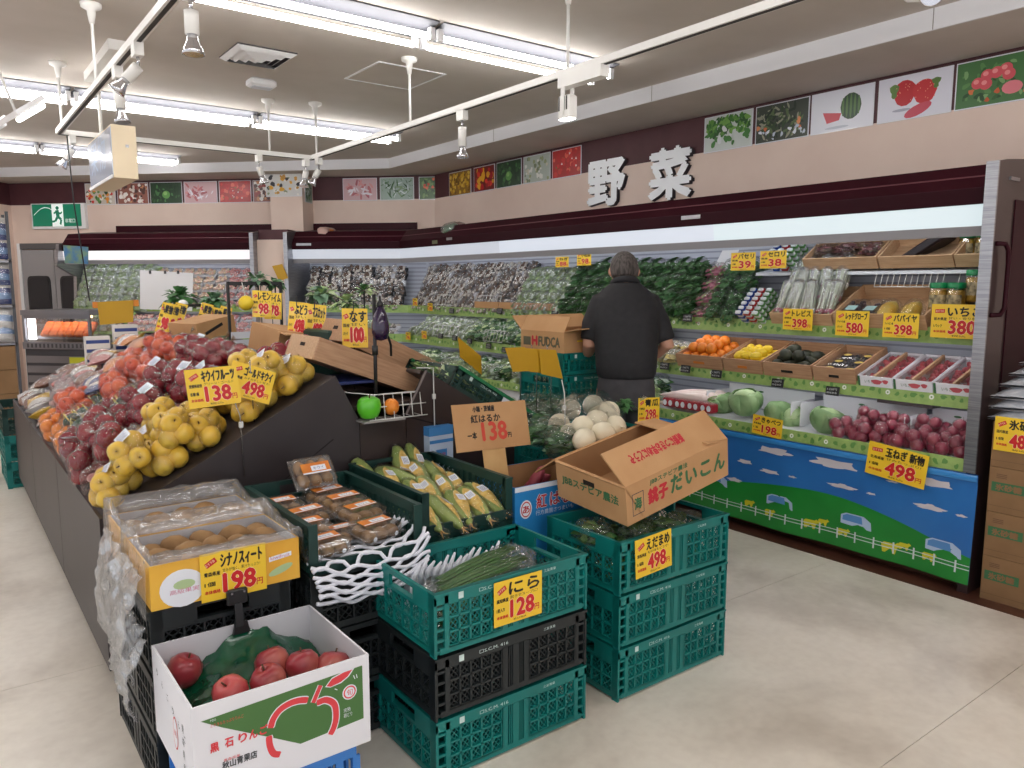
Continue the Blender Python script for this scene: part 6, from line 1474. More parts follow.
# ------------------------------------------------------------------ teal stack with opened carton beside the man
SX, SY = 2.824, 3.285
for i, nm in enumerate(('lowest', 'second', 'third', 'fourth', 'topmost')): crate(SX + CL / 2, SY + CW / 2, .197 * i, m_teal, 'teal crate in the tall stack behind the man, %s of five' % nm)
crate(SX + CL / 2, SY + CW / 2, .985, m_teal, 'shallow teal crate under the opened carton behind the man', 0, .13)
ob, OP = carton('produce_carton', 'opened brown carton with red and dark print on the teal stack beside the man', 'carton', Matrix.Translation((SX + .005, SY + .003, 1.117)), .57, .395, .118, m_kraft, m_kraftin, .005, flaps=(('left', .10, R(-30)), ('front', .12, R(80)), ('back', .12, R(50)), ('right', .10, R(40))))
it = [('T', ('H', -.285, .035, .05, .0006, 0, .045), {'bold': .005}), ('T', ('FUDCA', -.225, .03, .055, .0006, 1, .19), {'bold': .003}), ('T', ('■', -.37, .03, .05, .0006, 1, .07), {})]
face_print(it, [m_pr2, mat('print_olive', srgb(96, 92, 70), .6)], OP['left'], XLF, 'lettering')
face_print([('P', [(.10, .06), (.14, .06), (.14, .07), (.10, .07)], .0006, 0)], [m_yel], OP['front'], XF, 'sticker')
# ------------------------------------------------------------------ turnips and herbs on a teal stack behind the radish carton
for i, nm in enumerate(('lowest', 'second', 'third', 'topmost')): crate(2.55, 2.775, .197 * i, m_teal, 'teal crate under the turnips, %s of four' % nm)
def make_turnip():
    r = thing('turnip', 'x', 'turnip'); put('root', ME['turnip'], r, (0, 0, 0))
    MB().lathe([(.012, .040), (.011, .050), (.004, .056)], 10).build('crown', m_leafl, r); MB().tube([(0, 0, -.04), (.004, 0, -.07)], [.006, .001], 5).build('root_tip', m_turnip, r)
    return r
TN = make_turnip()
for i, (px, py, z) in enumerate(((571, 409, .855), (559, 424, .84), (593, 405, .90), (609, 412, .89), (583, 427, .875), (597, 421, .885), (603, 433, .86), (584, 440, .84), (570, 434, .82), (615, 427, .86))):
    p = onz(px, py, z); place(TN, USED, p, (R(-75) + rnd.uniform(-.5, .5), rnd.uniform(-.3, .3), rnd.uniform(-1.2, .2)), 'white turnip in the pile behind the radish carton, %s by distance from the left' % nth(i + 1), 'white turnips', (1.08,) * 3)
balls = [((onz(px, py, z)), .06) for px, py, z in ((574, 413, .84), (597, 409, .86), (613, 415, .86), (590, 432, .84), (563, 427, .83))]
c_ = Vector((2.62, 2.80, .78)); o = put('turnip_film', film_shell([(tuple(p - c_), r_) for p, r_ in balls], 'turnip_film', film('thin_film', gloss=.03, haze=.0, rough=.06, bump=.7, bscale=20), 1.02, .10, 6, 22, 14), None, c_); tag(o, 'loose clear film over the white turnips', 'plastic film')
for i, (px, py, z) in enumerate(((538, 418, .82), (552, 412, .83), (545, 432, .82), (562, 442, .82), (560, 405, .83), (535, 405, .84))):
    p = onz(px, py, z); place(HB, USED, (p.x, p.y, p.z - .05), (0, 0, rnd.uniform(0, 6)), 'clear bag of fine green herbs left of the turnips, %s of the heap' % nth(i + 1), 'herb bags by the turnips')
plant('green leaf tops sticking out behind the turnips', onz(624, 406, .90), 50, .08, 14, m_leaf, m_leafd, None)
p = ony(649, 410, 2.66); card(frame(p, (1, 0, -.06), (-.05, .05, 1)), 'yellow price card for green gourds standing behind the radish carton', '青瓜', '298', w=.155, h=.125, sub='', left=('千葉県産', '1本'))
wire_stand('wire stand of the green gourd card behind the radish carton', [(p.x, p.y + .01, p.z + .05), (p.x, p.y + .012, .80)], None, m_wirechr)
crate(2.62 + .55, 2.72, 0, m_teal, 'x') if 0 else None
# teal crate at the far left of the stand
crate(.55, 6.98, .0, m_teal, 'teal crate on the floor at the far end of the stand, lower', R(90)); crate(.55, 6.98, .2, m_teal, 'teal crate on the floor at the far end of the stand, upper', R(90)); crate(.55, 6.98, .4, m_dgreen, 'dark green crate on top at the far end of the stand', R(90))
# ================================================================== PRODUCE IN THE COOLERS
CX = 3.95
def tilt_box(x, y0, z, L_y, W_x, H, ang): # box whose long side runs along -y (to the right as seen), front at x, tilted back side up
    return Matrix.Translation((x, y0, z)) @ Matrix.Rotation(-ang, 4, 'Y') @ Matrix.Rotation(-math.pi / 2, 4, 'Z')
# ------------------------------------------------------------------ middle shelf: wooden boxes of citrus, avocado, grapes
TA = R(18)
def in_box(M_, x, y, z): return M_ @ Vector((x, y, z))
avo = ball_mesh('avocado', mat('avocado_skin', srgb(38, 44, 34), .55, col2=srgb(56, 60, 42), scale=14, bump=.2, bscale=60), .036, .052, 12, .08, 2)
ME['grape'] = ball_mesh('grape', mat('grape_black', srgb(34, 26, 44), .35), .011, n=8, j=0)
boxes = [(3.52, 3.135, 'oranges'), (3.13, 2.835, 'lemons'), (2.83, 2.5, 'avocados'), (2.495, 2.235, 'grapes')]
for (ya, yb, what) in boxes:
    L_ = ya - yb - .006; M_ = tilt_box(4.06, ya, .952, L_, .36, .085, TA)
    r = wood_box('pale wooden box of %s on the middle shelf of the long cooler' % what, M_, L_, .36, .088, m_wood2, m_wood2, .010, False)
    f_ = [o for o in KIDS[r.name] if o.name.startswith('side_board')][0]
    b = MB(); b.box(L_ * .38, L_ * .62, -.0012, .0, .03, .046); b.build('front_slot', mat('slot_orange', srgb(206, 120, 40), .5) if what in ('oranges', 'lemons') else m_seam, f_)
    q = random.Random(ya)
    if what in ('oranges', 'lemons', 'avocados'):
        me = {'oranges': ME['orange'], 'lemons': ME['lemon'], 'avocados': avo}[what]; sp_ = {'oranges': .073, 'lemons': .06, 'avocados': .085}[what]; rr_ = {'oranges': .038, 'lemons': .029, 'avocados': .036}[what]
        cnt = 0; nx_ = int((L_ - .03) / sp_); ny_ = 4 if what != 'avocados' else 3
        for j in range(ny_):
            for i in range(nx_):
                for lay in (0, 1):
                    if lay and (i >= nx_ - 1 or j >= ny_ - 1 or (what == 'avocados' and q.random() < .3)): continue
                    cnt += 1; p = in_box(M_, .012 + sp_ * (i + .5 + lay * .5), .03 + sp_ * (j + .4 + lay * .5), .01 + rr_ + lay * rr_ * 1.45)
                    o = put(what[:-1], me, None, p, (q.uniform(1, 2) if what != 'oranges' else q.uniform(0, 3), q.uniform(-.5, .5), q.uniform(0, 6))); tag(o, '%s in the wooden box, %s layer, %s row, %s from the left' % (what[:-1], ('lower', 'upper')[lay], nth(j + 1), nth(i + 1)), what[:-1], what + ' in the wooden box')
    else:
        def grape_pack(seed, m_fruit=None):
            r = thing('grape_pack', 'x', 'fruit pack'); qq = random.Random(seed); b = MB()
            for k in range(26): b.ball((qq.uniform(-.05, .05), qq.uniform(-.035, .035), .012 + qq.uniform(0, .022)), .0125, 8)
            b.build('grapes', ME['grape'].materials[0], r)['kind'] = 'stuff'
            b = MB(); b.bevbox(-.065, .065, -.048, .048, 0, .052, .009); b.build('clear_box', film('clamshell'), r); b = MB(); b.disc(0, 0, .024, .016, .0528, 0, n=16); b.build('gold_label', mat('gold_label', srgb(206, 180, 96), .4), r); return r
        GP = grape_pack(3); k = 0
        for j in range(3):
            for i in range(2):
                k += 1; p = in_box(M_, .07 + .12 * i, .06 + .1 * j, .012); o = place(GP, USED, p, (0, 0, 0), 'clear pack of dark grapes in the wooden box, %s row, %s' % (nth(j + 1), ('left', 'right')[i]), 'dark grape packs'); o.matrix_world = Matrix.Translation(p) @ Matrix.Rotation(-TA, 4, 'Y') @ Matrix.Rotation(-math.pi / 2 + q.uniform(-.2, .2), 4, 'Z')
# strawberry cartons
m_straw = mat('strawberry', srgb(176, 36, 52), .35, col2=srgb(206, 80, 88), scale=30)
for i, (ya, yb) in enumerate(((2.225, 2.035), (2.028, 1.83), (1.823, 1.625))):
    L_ = ya - yb; M_ = tilt_box(4.06, ya, .952, L_, .36, .06, TA)
    sb, SPn = carton('strawberry_carton', 'white carton of strawberry punnets on the middle shelf, %s from the left' % nth(i + 1), 'carton', M_, L_, .36, .06, m_cwhite, m_cwhite, .004, group='strawberry cartons')
    MB().box(L_ / 2 - .006, L_ / 2 + .006, .005, .355, .004, .066).build('divider', m_wood, sb)
    b = MB(); b.disc(L_ * .55, .03, .03, .014, .0006, 0, n=12, X=XF, wob=.12); b.disc(L_ * .8, .034, .016, .012, .0006, 0, n=12, X=XF, wob=.12); b.flat([(.0, .0), (.012, .0), (.012, .058), (.0, .058)], .0006, 1, XF); b.text('いちご', L_ * .2, .02, .02, .0006, 1, .05, X=XF); b.build('lettering', [mat('print_berry', srgb(200, 90, 100), .5), m_pg2], SPn['front'])
    for s in (0, 1):
        r = thing('strawberry_punnet', 'clear punnet of strawberries, %s side of carton %s from the left' % (('left', 'right')[s], nth(i + 1)), 'fruit pack', (0, 0, 0), (0, 0, 0), 'strawberry punnets'); r.matrix_world = M_ @ Matrix.Translation((L_ * (.26 + .48 * s), .18, .004)); q = random.Random(i * 2 + s); b = MB()
        for k in range(36): b.ball((q.uniform(-.034, .034), q.uniform(-.15, .15), .018 + q.uniform(0, .016)), .014, 8, 0, .017, jitter=.15, seed=k)
        b.build('berries', m_straw, r)['kind'] = 'stuff'
        b = MB(); b.bevbox(-.041, .041, -.165, .165, 0, .05, .006); b.build('clear_lid', film('clamshell'), r)
# ------------------------------------------------------------------ jars with green lids
m_jarfill = mat('jar_preserve', srgb(196, 160, 60), .35, col2=srgb(176, 130, 50), scale=30); m_lid = mat('lid_green', srgb(20, 132, 78), .3); m_glassj = film('jar_glass', gloss=.12, haze=.0, bump=.05, bscale=6)
def make_jar():
    r = thing('preserve_jar', 'x', 'jar')
    MB().lathe([(.03, .004), (.033, .01), (.033, .09), (.028, .1)], 18).build('contents', m_jarfill, r); MB().lathe([(.033, 0), (.036, .006), (.036, .095), (.03, .108), (.03, .118)], 18).build('glass', m_glassj, r)
    MB().lathe([(.034, .106), (.0345, .108), (.0345, .126), (.032, .129), (.0005, .129)], 20).build('lid', m_lid, r)
    b = MB()
    def g(u, v): a = R(180) + R(-60) + R(120) * u; return (.0366 * math.cos(a), .0366 * math.sin(a), .03 + .05 * v)
    b.grid(g, 8, 2); b.build('paper_label', mat('jar_label', srgb(70, 64, 50), .5, col2=srgb(206, 186, 140), scale=40), r); return r
J0 = make_jar()
for i, (px, py, X_, lab) in enumerate(((938, 305, 4.24, 'green-lidded jar leftmost behind the strawberry price card'), (956, 305, 4.24, 'green-lidded jar second from left behind the strawberry price card'), (974, 302, 4.28, 'green-lidded jar at the right end of the upper shelf'), (962, 300, 4.36, 'green-lidded jar in the second row behind the strawberry price card'), (966, 262, 4.42, 'green-lidded jar in the small box on the top shelf, left'), (983, 262, 4.40, 'green-lidded jar on the top shelf beside the end panel'))):
    p = onx(px, py, X_); z = 1.345 if i < 4 else 1.625
    if i == 2: z = 1.41
    place(J0, USED, (p.x, p.y, z), (0, 0, rnd.uniform(-.4, .4)), lab, 'green-lidded jars', (1.3, 1.3, 1.3) if i < 3 else (1.15, 1.15, 1.15))
wood_box('pale wooden box carrying the green-lidded jars on the upper shelf', tilt_box(4.165, 1.912, 1.262, .30, .3, .07, R(0)), .30, .27, .082, m_wood, m_wood, .010, False)
o = tag(MB().box(4.175, 4.42, 1.625, 1.90, 1.2735, 1.343).build('jar_riser', m_wood2), 'flat wooden block inside the box under the green-lidded jars', 'block')
# ------------------------------------------------------------------ upper shelf: box of papaya and red globe, box of sprouts
TU = R(27)
MA = tilt_box(4.165, 2.445, 1.262, .53, .34, .1, TU); wood_box('pale wooden box with papayas and dark grapes on the upper shelf', MA, .52, .36, .088, m_wood, m_wood, .010, False)
pap = ball_mesh('papaya', mat('papaya_yellow', srgb(222, 176, 60), .4, col2=srgb(206, 190, 110), scale=8), .045, .09, 12, .08, 3)
for i in range(2):
    r = thing('papaya', 'yellow papaya in film, %s of two in the upper shelf box' % ('left', 'right')[i], 'papaya', (0, 0, 0), (0, 0, 0), 'papayas'); r.matrix_world = MA @ Matrix.Translation((.27 + .13 * i, .10, .055)) @ Matrix.Rotation(R(90), 4, 'X'); put('fruit', pap, r); put('film', film_shell([((0, 0, -.04), .05), ((0, 0, .04), .05)], 'film_bag', m_film, 1.1, .1, 3 + i), r)
rg = make_bag('red_grape_bag', 'fruit pack', 'grape', 3, .011, 5) if 0 else None
for i in range(2):
    r = thing('globe_grape_pack', 'pack of dark red grapes with pale label in the upper shelf box, %s' % ('left', 'right')[i], 'fruit pack', (0, 0, 0), (0, 0, 0), 'dark red grape packs'); r.matrix_world = MA @ Matrix.Translation((.065 + .11 * i, .12, .012)); b = MB(); q = random.Random(60 + i)
    for k in range(40): b.ball((q.uniform(-.045, .045), q.uniform(-.08, .08), .014 + q.uniform(0, .03)), .013, 8)
    b.build('grapes', mat('grape_red', srgb(62, 28, 44), .35), r)['kind'] = 'stuff'; b = MB(); b.bevbox(-.054, .054, -.095, .095, 0, .062, .01); b.build('clear_box', film('clamshell'), r); MB().box(-.03, .03, -.05, -.0, .0625, .0635).build('top_label', mat('label_teal', srgb(170, 206, 206), .4), r)
MBx = tilt_box(4.165, 2.865, 1.262, .41, .34, .1, TU); wood_box('pale wooden box of sprout bundles on the upper shelf', MBx, .41, .36, .075, m_wood, m_wood, .010, False)
def make_sprout(tip):
    r = thing('sprout_bundle', 'x', 'vegetable bag'); b = MB(); q = random.Random(2)
    for k in range(14): x = q.uniform(-.02, .02); y = q.uniform(-.014, .014); b.tube([(x * .6, y, 0), (x, y, .1), (x * 1.6, y * 1.5, .2)], [.004, .003, .002], 4)
    b.build('stalks', mat('sprout_stalk', srgb(214, 222, 200), .5, col2=srgb(170, 196, 140), scale=12), r)['kind'] = 'stuff'
    b = MB()
    for k in range(5): b.ball((q.uniform(-.02, .02), q.uniform(-.012, .012), .014 + q.uniform(0, .015)), .013, 8, jitter=.2, seed=k)
    b.build('roots', tip, r)['kind'] = 'stuff'
    b = MB(); b.lathe([(.018, -.004), (.03, .02), (.03, .1), (.036, .19), (.03, .215)], 12, lob=lambda t, z: 1 + .09 * math.sin(4 * t + z * 60)); b.build('film_sleeve', film('sleeve_film', gloss=.22, haze=.12, bump=.7, bscale=40), r); return r
SPR = [make_sprout(mat('radish_pink', srgb(200, 70, 120), .4)), make_sprout(mat('radish_red', srgb(190, 40, 70), .4)), make_sprout(mat('bulb_white', srgb(226, 226, 220), .4))]
k = 0
for j in range(3):
    for i in range(7):
        k += 1; tm = SPR[(i * 2 + j) % 3 if i > 3 else (2 if j else (i % 3))]; M2 = MBx @ Matrix.Translation((.035 + .056 * i, .03 + .1 * j, .055 + .035 * j)) @ Matrix.Rotation(R(-48), 4, 'X') @ Matrix.Rotation(rnd.uniform(-.2, .2), 4, 'Y')
        o = place(tm, USED, (0, 0, 0), (0, 0, 0), 'film sleeve of sprouts in the wooden box, %s row, %s from the left' % (nth(j + 1), nth(i + 1)), 'sprout bundles'); o.matrix_world = M2
# striped pouches left of the sprout box: blue, red, green
def make_pouch(c, seed):
    r = thing('long_pouch', 'x', 'packet'); b = MB(); b.bevbox(-.02, .02, -.012, .012, 0, .16, .006); b.build('pouch', mat('pouch_clear_white', srgb(206, 212, 216), .35), r)
    for k in range(4): MB().box(-.0205, .0205, -.0128, .0128, .012 + .04 * k, .03 + .04 * k).build('colour_band', c, r)
    return r
PO = [make_pouch(mat('band_blue', srgb(40, 80, 170), .4), 1), make_pouch(mat('band_red', srgb(190, 50, 50), .4), 2), make_pouch(mat('band_green', srgb(90, 150, 80), .4), 3)]
cn = ['blue', 'red', 'green']
for c in range(3):
    for j in range(6):
        o = place(PO[c], USED, (0, 0, 0), (0, 0, 0), '%s banded pouch on the upper shelf beside the sprout box, %s from the front' % (cn[c], nth(j + 1)), cn[c] + ' banded pouches'); o.matrix_world = Matrix.Translation((4.20 + .045 * j, 3.05 - .062 * c + .012 * j, 1.25 + .028 * j)) @ Matrix.Rotation(R(90), 4, 'Z') @ Matrix.Rotation(R(-58), 4, 'X')
    for j in range(4):
        o = copy_tree(PO[c], label='%s banded pouch on the top shelf above the sprout box, %s from the front' % (cn[c], nth(j + 1)), group=cn[c] + ' banded pouches'); o.matrix_world = Matrix.Translation((4.36 + .045 * j, 2.97 - .062 * c, 1.59 + .03 * j)) @ Matrix.Rotation(R(90), 4, 'Z') @ Matrix.Rotation(R(-50), 4, 'X')
# top shelf boxes
TT = R(33)
brown_bag = make_leafbag('dried_root_bag', 'vegetable bag', mat('root_brown', srgb(150, 124, 104), .6, col2=srgb(110, 84, 74), scale=20), mat('root_pink', srgb(176, 120, 124), .6), .13, .12, .10, 60, 71, .03)
for i, (ya, L_, lab) in enumerate(((2.745, .46, 'pale wooden box of brown root bags on the top shelf'), (2.275, .40, 'pale wooden box with a dark lining on the top shelf'), (1.868, .24, 'small pale wooden box of jars on the top shelf'))):
    M_ = tilt_box(4.31, ya, 1.592, L_, .24, .08, TT); wood_box(lab, M_, L_, .24, .075, m_wood, m_wood, .010, False)
    if i == 0:
        for k in range(3): p = M_ @ Vector((.08 + .14 * k, .12, .01)); place(brown_bag, USED, p, (0, 0, k), 'film bag of brown roots in the top shelf box, %s from the left' % nth(k + 1), 'brown root bags')
    if i == 1:
        tag(put('dark_pack', MB().bevbox(-.16, .16, -.08, .08, 0, .05, .01).mesh('dark_pack', mat('pack_dark', srgb(40, 30, 34), .4)), None, M_ @ Vector((.2, .12, .01)), (0, -TT, -math.pi / 2)), 'dark wrapped pack in the top shelf box', 'pack')
# white wire shelf racks
def wire_rack(label, y0, y1, x, z, h=.09, n=10, group=None):
    r = thing('wire_divider', label, 'wire rack', (0, 0, 0), (0, 0, 0), group); b = MB()
    for zz, xx in ((z, x), (z + h, x + .03)): b.tube([(xx, y0, zz), (xx, y1, zz)], .003, 5)
    for k in range(n + 1): y = y0 + (y1 - y0) * k / n; b.tube([(x, y, z), (x + .03, y, z + h)], .0022, 5)
    b.build('wires', m_wire, r); return r
wire_rack('white wire rack below the dark-lined top shelf box', 1.93, 2.3, 4.30, 1.49, .08, 11); wire_rack('white wire rack beside the jars', 1.68, 1.86, 4.32, 1.49, .08, 5)
for i, (y0, y1, x, z, lab) in enumerate(((6.5, 6.85, 4.15, 1.30, 'white wire divider on the upper shelf in front of mushrooms, far one'), (5.75, 6.1, 4.16, 1.30, 'white wire divider on the upper shelf in front of mushrooms, nearer one'), (6.3, 6.75, 4.05, 1.0, 'white wire divider on the middle shelf, far one'), (5.55, 5.85, 4.05, .99, 'white wire divider on the middle shelf, second from the far end'), (4.95, 5.25, 4.05, .99, 'white wire divider on the middle shelf left of the teal stack'), (4.6, 4.8, 4.15, 1.30, 'white wire divider on the upper shelf left of the man'))): wire_rack(lab, y0, y1, x, z, .1, 6)
# ------------------------------------------------------------------ deck: red onions, cabbages, radish, white partitions
OB = [make_bag('red_onion_bag', 'vegetable bag', 'red_onion', 5, .036, 81), make_bag('red_onion_bag', 'vegetable bag', 'red_onion', 6, .034, 82)]
k = 0
for j in range(2):
    for i in range(7 if j == 0 else 6):
        k += 1; p = (4.06 + .15 * j, 2.30 - .108 * i - .05 * j, .645 + .02 * j)
        if p[1] < 1.65: continue
        place(OB[(i + j) % 2], USED, p, (0, R(-10), rnd.uniform(0, 6)), 'film bag of red onions on the lowest deck, %s row, %s from the left' % (('front', 'rear')[j], nth(i + 1)), 'red onion bags', (.95, .95, 1.0))
for i in range(4): place(OB[i % 2], USED, (4.12, 2.2 - .16 * i, .725), (0, R(-14), rnd.uniform(0, 6)), 'film bag of red onions atop the others on the deck, %s from left' % nth(i + 1), 'red onion bags', (.85,) * 3)
m_cab = mat('cabbage_leaf', srgb(150, 178, 128), .5, col2=srgb(104, 144, 92), scale=5, bump=.8, bscale=22); m_cabl = mat('cabbage_pale', srgb(186, 206, 160), .5, col2=srgb(150, 184, 126), scale=6, bump=.7, bscale=26)
def make_cabbage():
    r = thing('cabbage', 'x', 'cabbage'); b = MB(); b.ball((0, 0, .09), .098, 20, 0, .088, jitter=.06, seed=3); b.build('head', m_cabl, r)
    for k in range(5):
        a0 = k * 1.26; b = MB()
        def f(u, v):
            a = a0 + (u - .5) * 1.9; e = -1.2 + 2.1 * v; rr_ = .105 + .012 * math.sin(7 * u + 4 * v) * v + .02 * v * v
            return (rr_ * math.cos(e) * math.cos(a), rr_ * math.cos(e) * math.sin(a), .09 + .095 * math.sin(e)), (math.cos(a), math.sin(a), .2)
        b.sheet(f, 10, 10, .002); b.build('outer_leaf', m_cab, r)
    return r
CB = make_cabbage()
for i, (px, py, X_, s, lab) in enumerate(((746, 428, 4.12, .95, 'large cabbage left of the cabbage price card'), (822, 446, 4.10, .86, 'cabbage beside the red onions'), (778, 432, 4.14, .8, 'cabbage low behind the cabbage price card'), (728, 432, 4.2, .8, 'cabbage half hidden behind the radish carton'), (795, 437, 4.2, .72, 'small cabbage right of the cabbage price card'))):
    p = onx(px, py, X_); place(CB, USED, (p.x, p.y, .645 + (.03 if i == 0 else 0)), (R(10 * i), R(-12), 1.3 * i), lab, 'cabbages on the deck', (s, s, s))
dk_me = MB(); dk_me.lathe([(.002, -.2), (.012, -.17), (.026, -.08), (.033, .05), (.034, .14), (.02, .17), (.008, .175)], 14); dkm = dk_me.mesh('root', mat('daikon_white', srgb(236, 222, 214), .35, col2=srgb(232, 210, 206), scale=4))
for i in range(6):
    r = thing('daikon', 'long white radish lying on the deck right of the man, %s from the front' % nth(i + 1), 'radish', (4.05 + .065 * (i % 3), 3.5 - .02 * i, .68 + .065 * (i // 3) + .008 * (i % 3)), (R(90), 0, R(0 + 3 * i)), 'long white radishes'); put('root', dkm, r); b = MB()
    for k in range(5): a = k * 1.25; b.tube([(0, 0, .17), (.02 * math.cos(a), .02 * math.sin(a), .2), (.03 * math.cos(a), .03 * math.sin(a), .235)], [.006, .004, .002], 5)
    b.build('leaf_stubs', m_leafl, r)
RP = thing('red_tray_pack', 'x', 'pack'); MB().bevbox(-.05, .05, -.035, .035, 0, .06, .008).build('tray', mat('tray_red', srgb(170, 34, 50), .35), RP); b = MB()
for s in (-1, 1): b.disc(s * .024, .03, .017, .02, .0356, 0, n=14, X=XF)
b.build('white_print', m_label, RP); MB().bevbox(-.052, .052, -.037, .037, .058, .064, .002).build('film_lid', film('clamshell'), RP)
for i in range(4): place(RP, USED, (4.0, 3.52 - .108 * i, .675), (0, 0, -math.pi / 2), 'red printed tray in front of the long radishes, %s from the left' % nth(i + 1), 'red printed trays')
for i, (ya, yb, lab) in enumerate(((3.3, 2.66, 'white carton wall standing behind the cabbages'), (2.60, 1.98, 'white carton wall standing behind the red onions'), (1.95, 1.62, 'white carton wall at the right end of the deck'))):
    r = thing('white_carton', lab, 'carton', (0, 0, 0)); MB().box(4.34, 4.345, yb, ya, .69, .835).build('back_wall', m_cwhite, r); MB().box(4.1, 4.34, yb, yb + .005, .66, .80).build('side_wall', m_cwhite, r); MB().box(4.1, 4.34, ya - .005, ya, .66, .80).build('side_wall', m_cwhite, r)
    b = MB(); X = Matrix(((0, 0, -1, 4.3395), (-1, 0, 0, 0), (0, 1, 0, 0), (0, 0, 0, 1))); b.disc(-(ya * .6 + yb * .4), .80, .02, .006, .0002, 0, X=X); b.build('leaf_print', m_pg2, r)
tag(MB().box(4.22, 4.32, 1.9, 2.2, .845, .862).build('dark_tray', mat('tray_dark', srgb(70, 60, 62), .5)), 'flat dark tray under the middle shelf above the red onions', 'tray')
# bags left of the oranges on the middle shelf
BN = make_leafbag('banana_bag', 'fruit bag', mat('banana_pale', srgb(222, 206, 130), .5), mat('banana_white', srgb(226, 222, 200), .5), .16, .14, .10, 30, 90, .06, m_filmhaze)
for i, (y, z, d) in enumerate(((3.60, .95, 4.12), (3.72, .95, 4.12), (3.84, .955, 4.12), (3.55, 1.0, 4.25), (3.68, 1.0, 4.25), (3.42, 1.03, 4.30))): place(BN, USED, (d, y, z), (0, 0, i), 'clear bag of pale fruit left of the orange box, %s in the cluster' % nth(i + 1), 'pale fruit bags')
# ------------------------------------------------------------------ generic bags filling the rest of the shelves
FB = {}
FB['spinach'] = [make_leafbag('spinach_bag', 'vegetable bag', m_leafd, m_leaf, .15, .12, .19, 90, 100 + k, .05) for k in range(2)]
FB['parsley'] = [make_leafbag('parsley_bag', 'vegetable bag', m_leafd, m_leafd, .16, .14, .14, 160, 104, .022)]
FB['lettuce'] = [make_leafbag('lettuce_head_bag', 'vegetable bag', m_leafl, mat('leaf_pale', (0, 0, 0)), .17, .15, .13, 60, 105, .06)]
FB['palegreen'] = [make_leafbag('white_greens_bag', 'vegetable bag', mat('leaf_whitegreen', srgb(206, 222, 206), .5), m_leafl, .15, .13, .12, 60, 106, .05, m_filmhaze)]
FB['mixed'] = [make_leafbag('salad_bag', 'vegetable bag', m_leaf, mat('leaf_whitegreen', (0, 0, 0)), .14, .12, .15, 70, 107, .045, m_film, cLB), make_leafbag('salad_bag', 'vegetable bag', m_leafl, m_leafd, .14, .12, .15, 70, 108, .045, m_film, cG)]
FB['redbag'] = [make_leafbag('red_net_bag', 'vegetable bag', mat('chili_red', srgb(180, 36, 44), .4), cR, .15, .13, .18, 50, 109, .04)]
FB['pinkbag'] = [make_leafbag('radish_bag', 'vegetable bag', mat('radish_pinkleaf', srgb(206, 130, 150), .5), m_leafl, .15, .13, .11, 60, 110, .03)]
def make_mush(seed, c1, c2, tray):
    r = thing('mushroom_tray', 'x', 'mushroom pack'); q = random.Random(seed); MB().bevbox(-.06, .06, -.045, .045, 0, .028, .008).build('tray', tray, r); b = MB()
    for k in range(18): x, y = q.uniform(-.045, .045), q.uniform(-.032, .032); b.ball((x, y, .036 + q.uniform(0, .012)), q.uniform(.011, .017), 8, k % 2, .009, jitter=.2, seed=k)
    b.build('mushrooms', [c1, c2], r)['kind'] = 'stuff'; b = MB(); b.bevbox(-.058, .058, -.043, .043, .02, .06, .012); b.build('film_wrap', film('wrap', gloss=.07, haze=.02, bump=.5, bscale=50), r); return r
m_mb = mat('mushroom_brown', srgb(110, 84, 66), .6); m_mw = mat('mushroom_white', srgb(206, 198, 188), .6); m_mg = mat('mushroom_grey', srgb(120, 112, 110), .6); m_tb = mat('tray_black', srgb(40, 40, 44), .4); m_tw = mat('tray_white', srgb(214, 216, 222), .4)
FB['mush'] = [make_mush(1, m_mb, m_mg, m_tb), make_mush(2, m_mg, m_mw, m_tw), make_mush(3, m_mw, m_mb, m_tb)]
m_meat = mat('meat_pink', srgb(206, 120, 124), .45, col2=srgb(232, 190, 186), scale=18, stretch=(1, 3, 1)); m_meat2 = mat('meat_pale', srgb(226, 180, 160), .45, col2=srgb(236, 214, 200), scale=16)
FB['meat'] = [make_mush(4, m_meat, m_meat2, m_tw), make_mush(5, m_meat, m_meat, m_tw)]
FB['meatpale'] = [make_mush(6, m_meat2, mat('meat_cream', srgb(226, 206, 176), .5), m_tw)]
label_of = {'spinach': 'bag of dark leafy greens', 'parsley': 'bag of curly parsley', 'lettuce': 'bag of pale lettuce', 'palegreen': 'hazy bag of white greens', 'mixed': 'bag of mixed salad leaves', 'redbag': 'bag of red peppers', 'pinkbag': 'bag of pink radishes', 'mush': 'wrapped tray of mushrooms', 'meat': 'wrapped tray of pink meat', 'meatpale': 'wrapped tray of pale meat'}
fq = random.Random(9)
def fill(base, cname, shelf, y0, y1, step, kinds, d, z, lean, layers=1, dd=.1, dz=.06, sc=1.0):
    n = 0; y = y0 + step / 2
    while y < y1:
        n += 1
        for l in range(layers):
            kd = kinds(y) if callable(kinds) else fq.choice(kinds); tm = fq.choice(FB[kd])
            lab = '%s, %s of %s cooler, %s from right%s' % (label_of[kd], shelf, cname, nth(n), '' if layers == 1 else (', %s tier' % nth(l + 1)))
            o = place(tm, USED, (0, 0, 0), (0, 0, 0), lab, '%s, %s of the %s cooler' % (label_of[kd], shelf, cname))
            o.matrix_world = base @ Matrix.Translation((d + dd * l, y + fq.uniform(-.015, .015), z + dz * l + fq.uniform(0, .01))) @ Matrix.Rotation(-lean + fq.uniform(-.08, .08), 4, 'Y') @ Matrix.Rotation(fq.uniform(-.4, .4) + math.pi / 2, 4, 'Z') @ Matrix.Scale(sc * fq.uniform(.92, 1.06), 4)
        y += step
B1 = Matrix.Translation((3.95, 0, 0)); B45 = Matrix.Translation((3.95, YM, 0)) @ Matrix.Rotation(R(45), 4, 'Z')
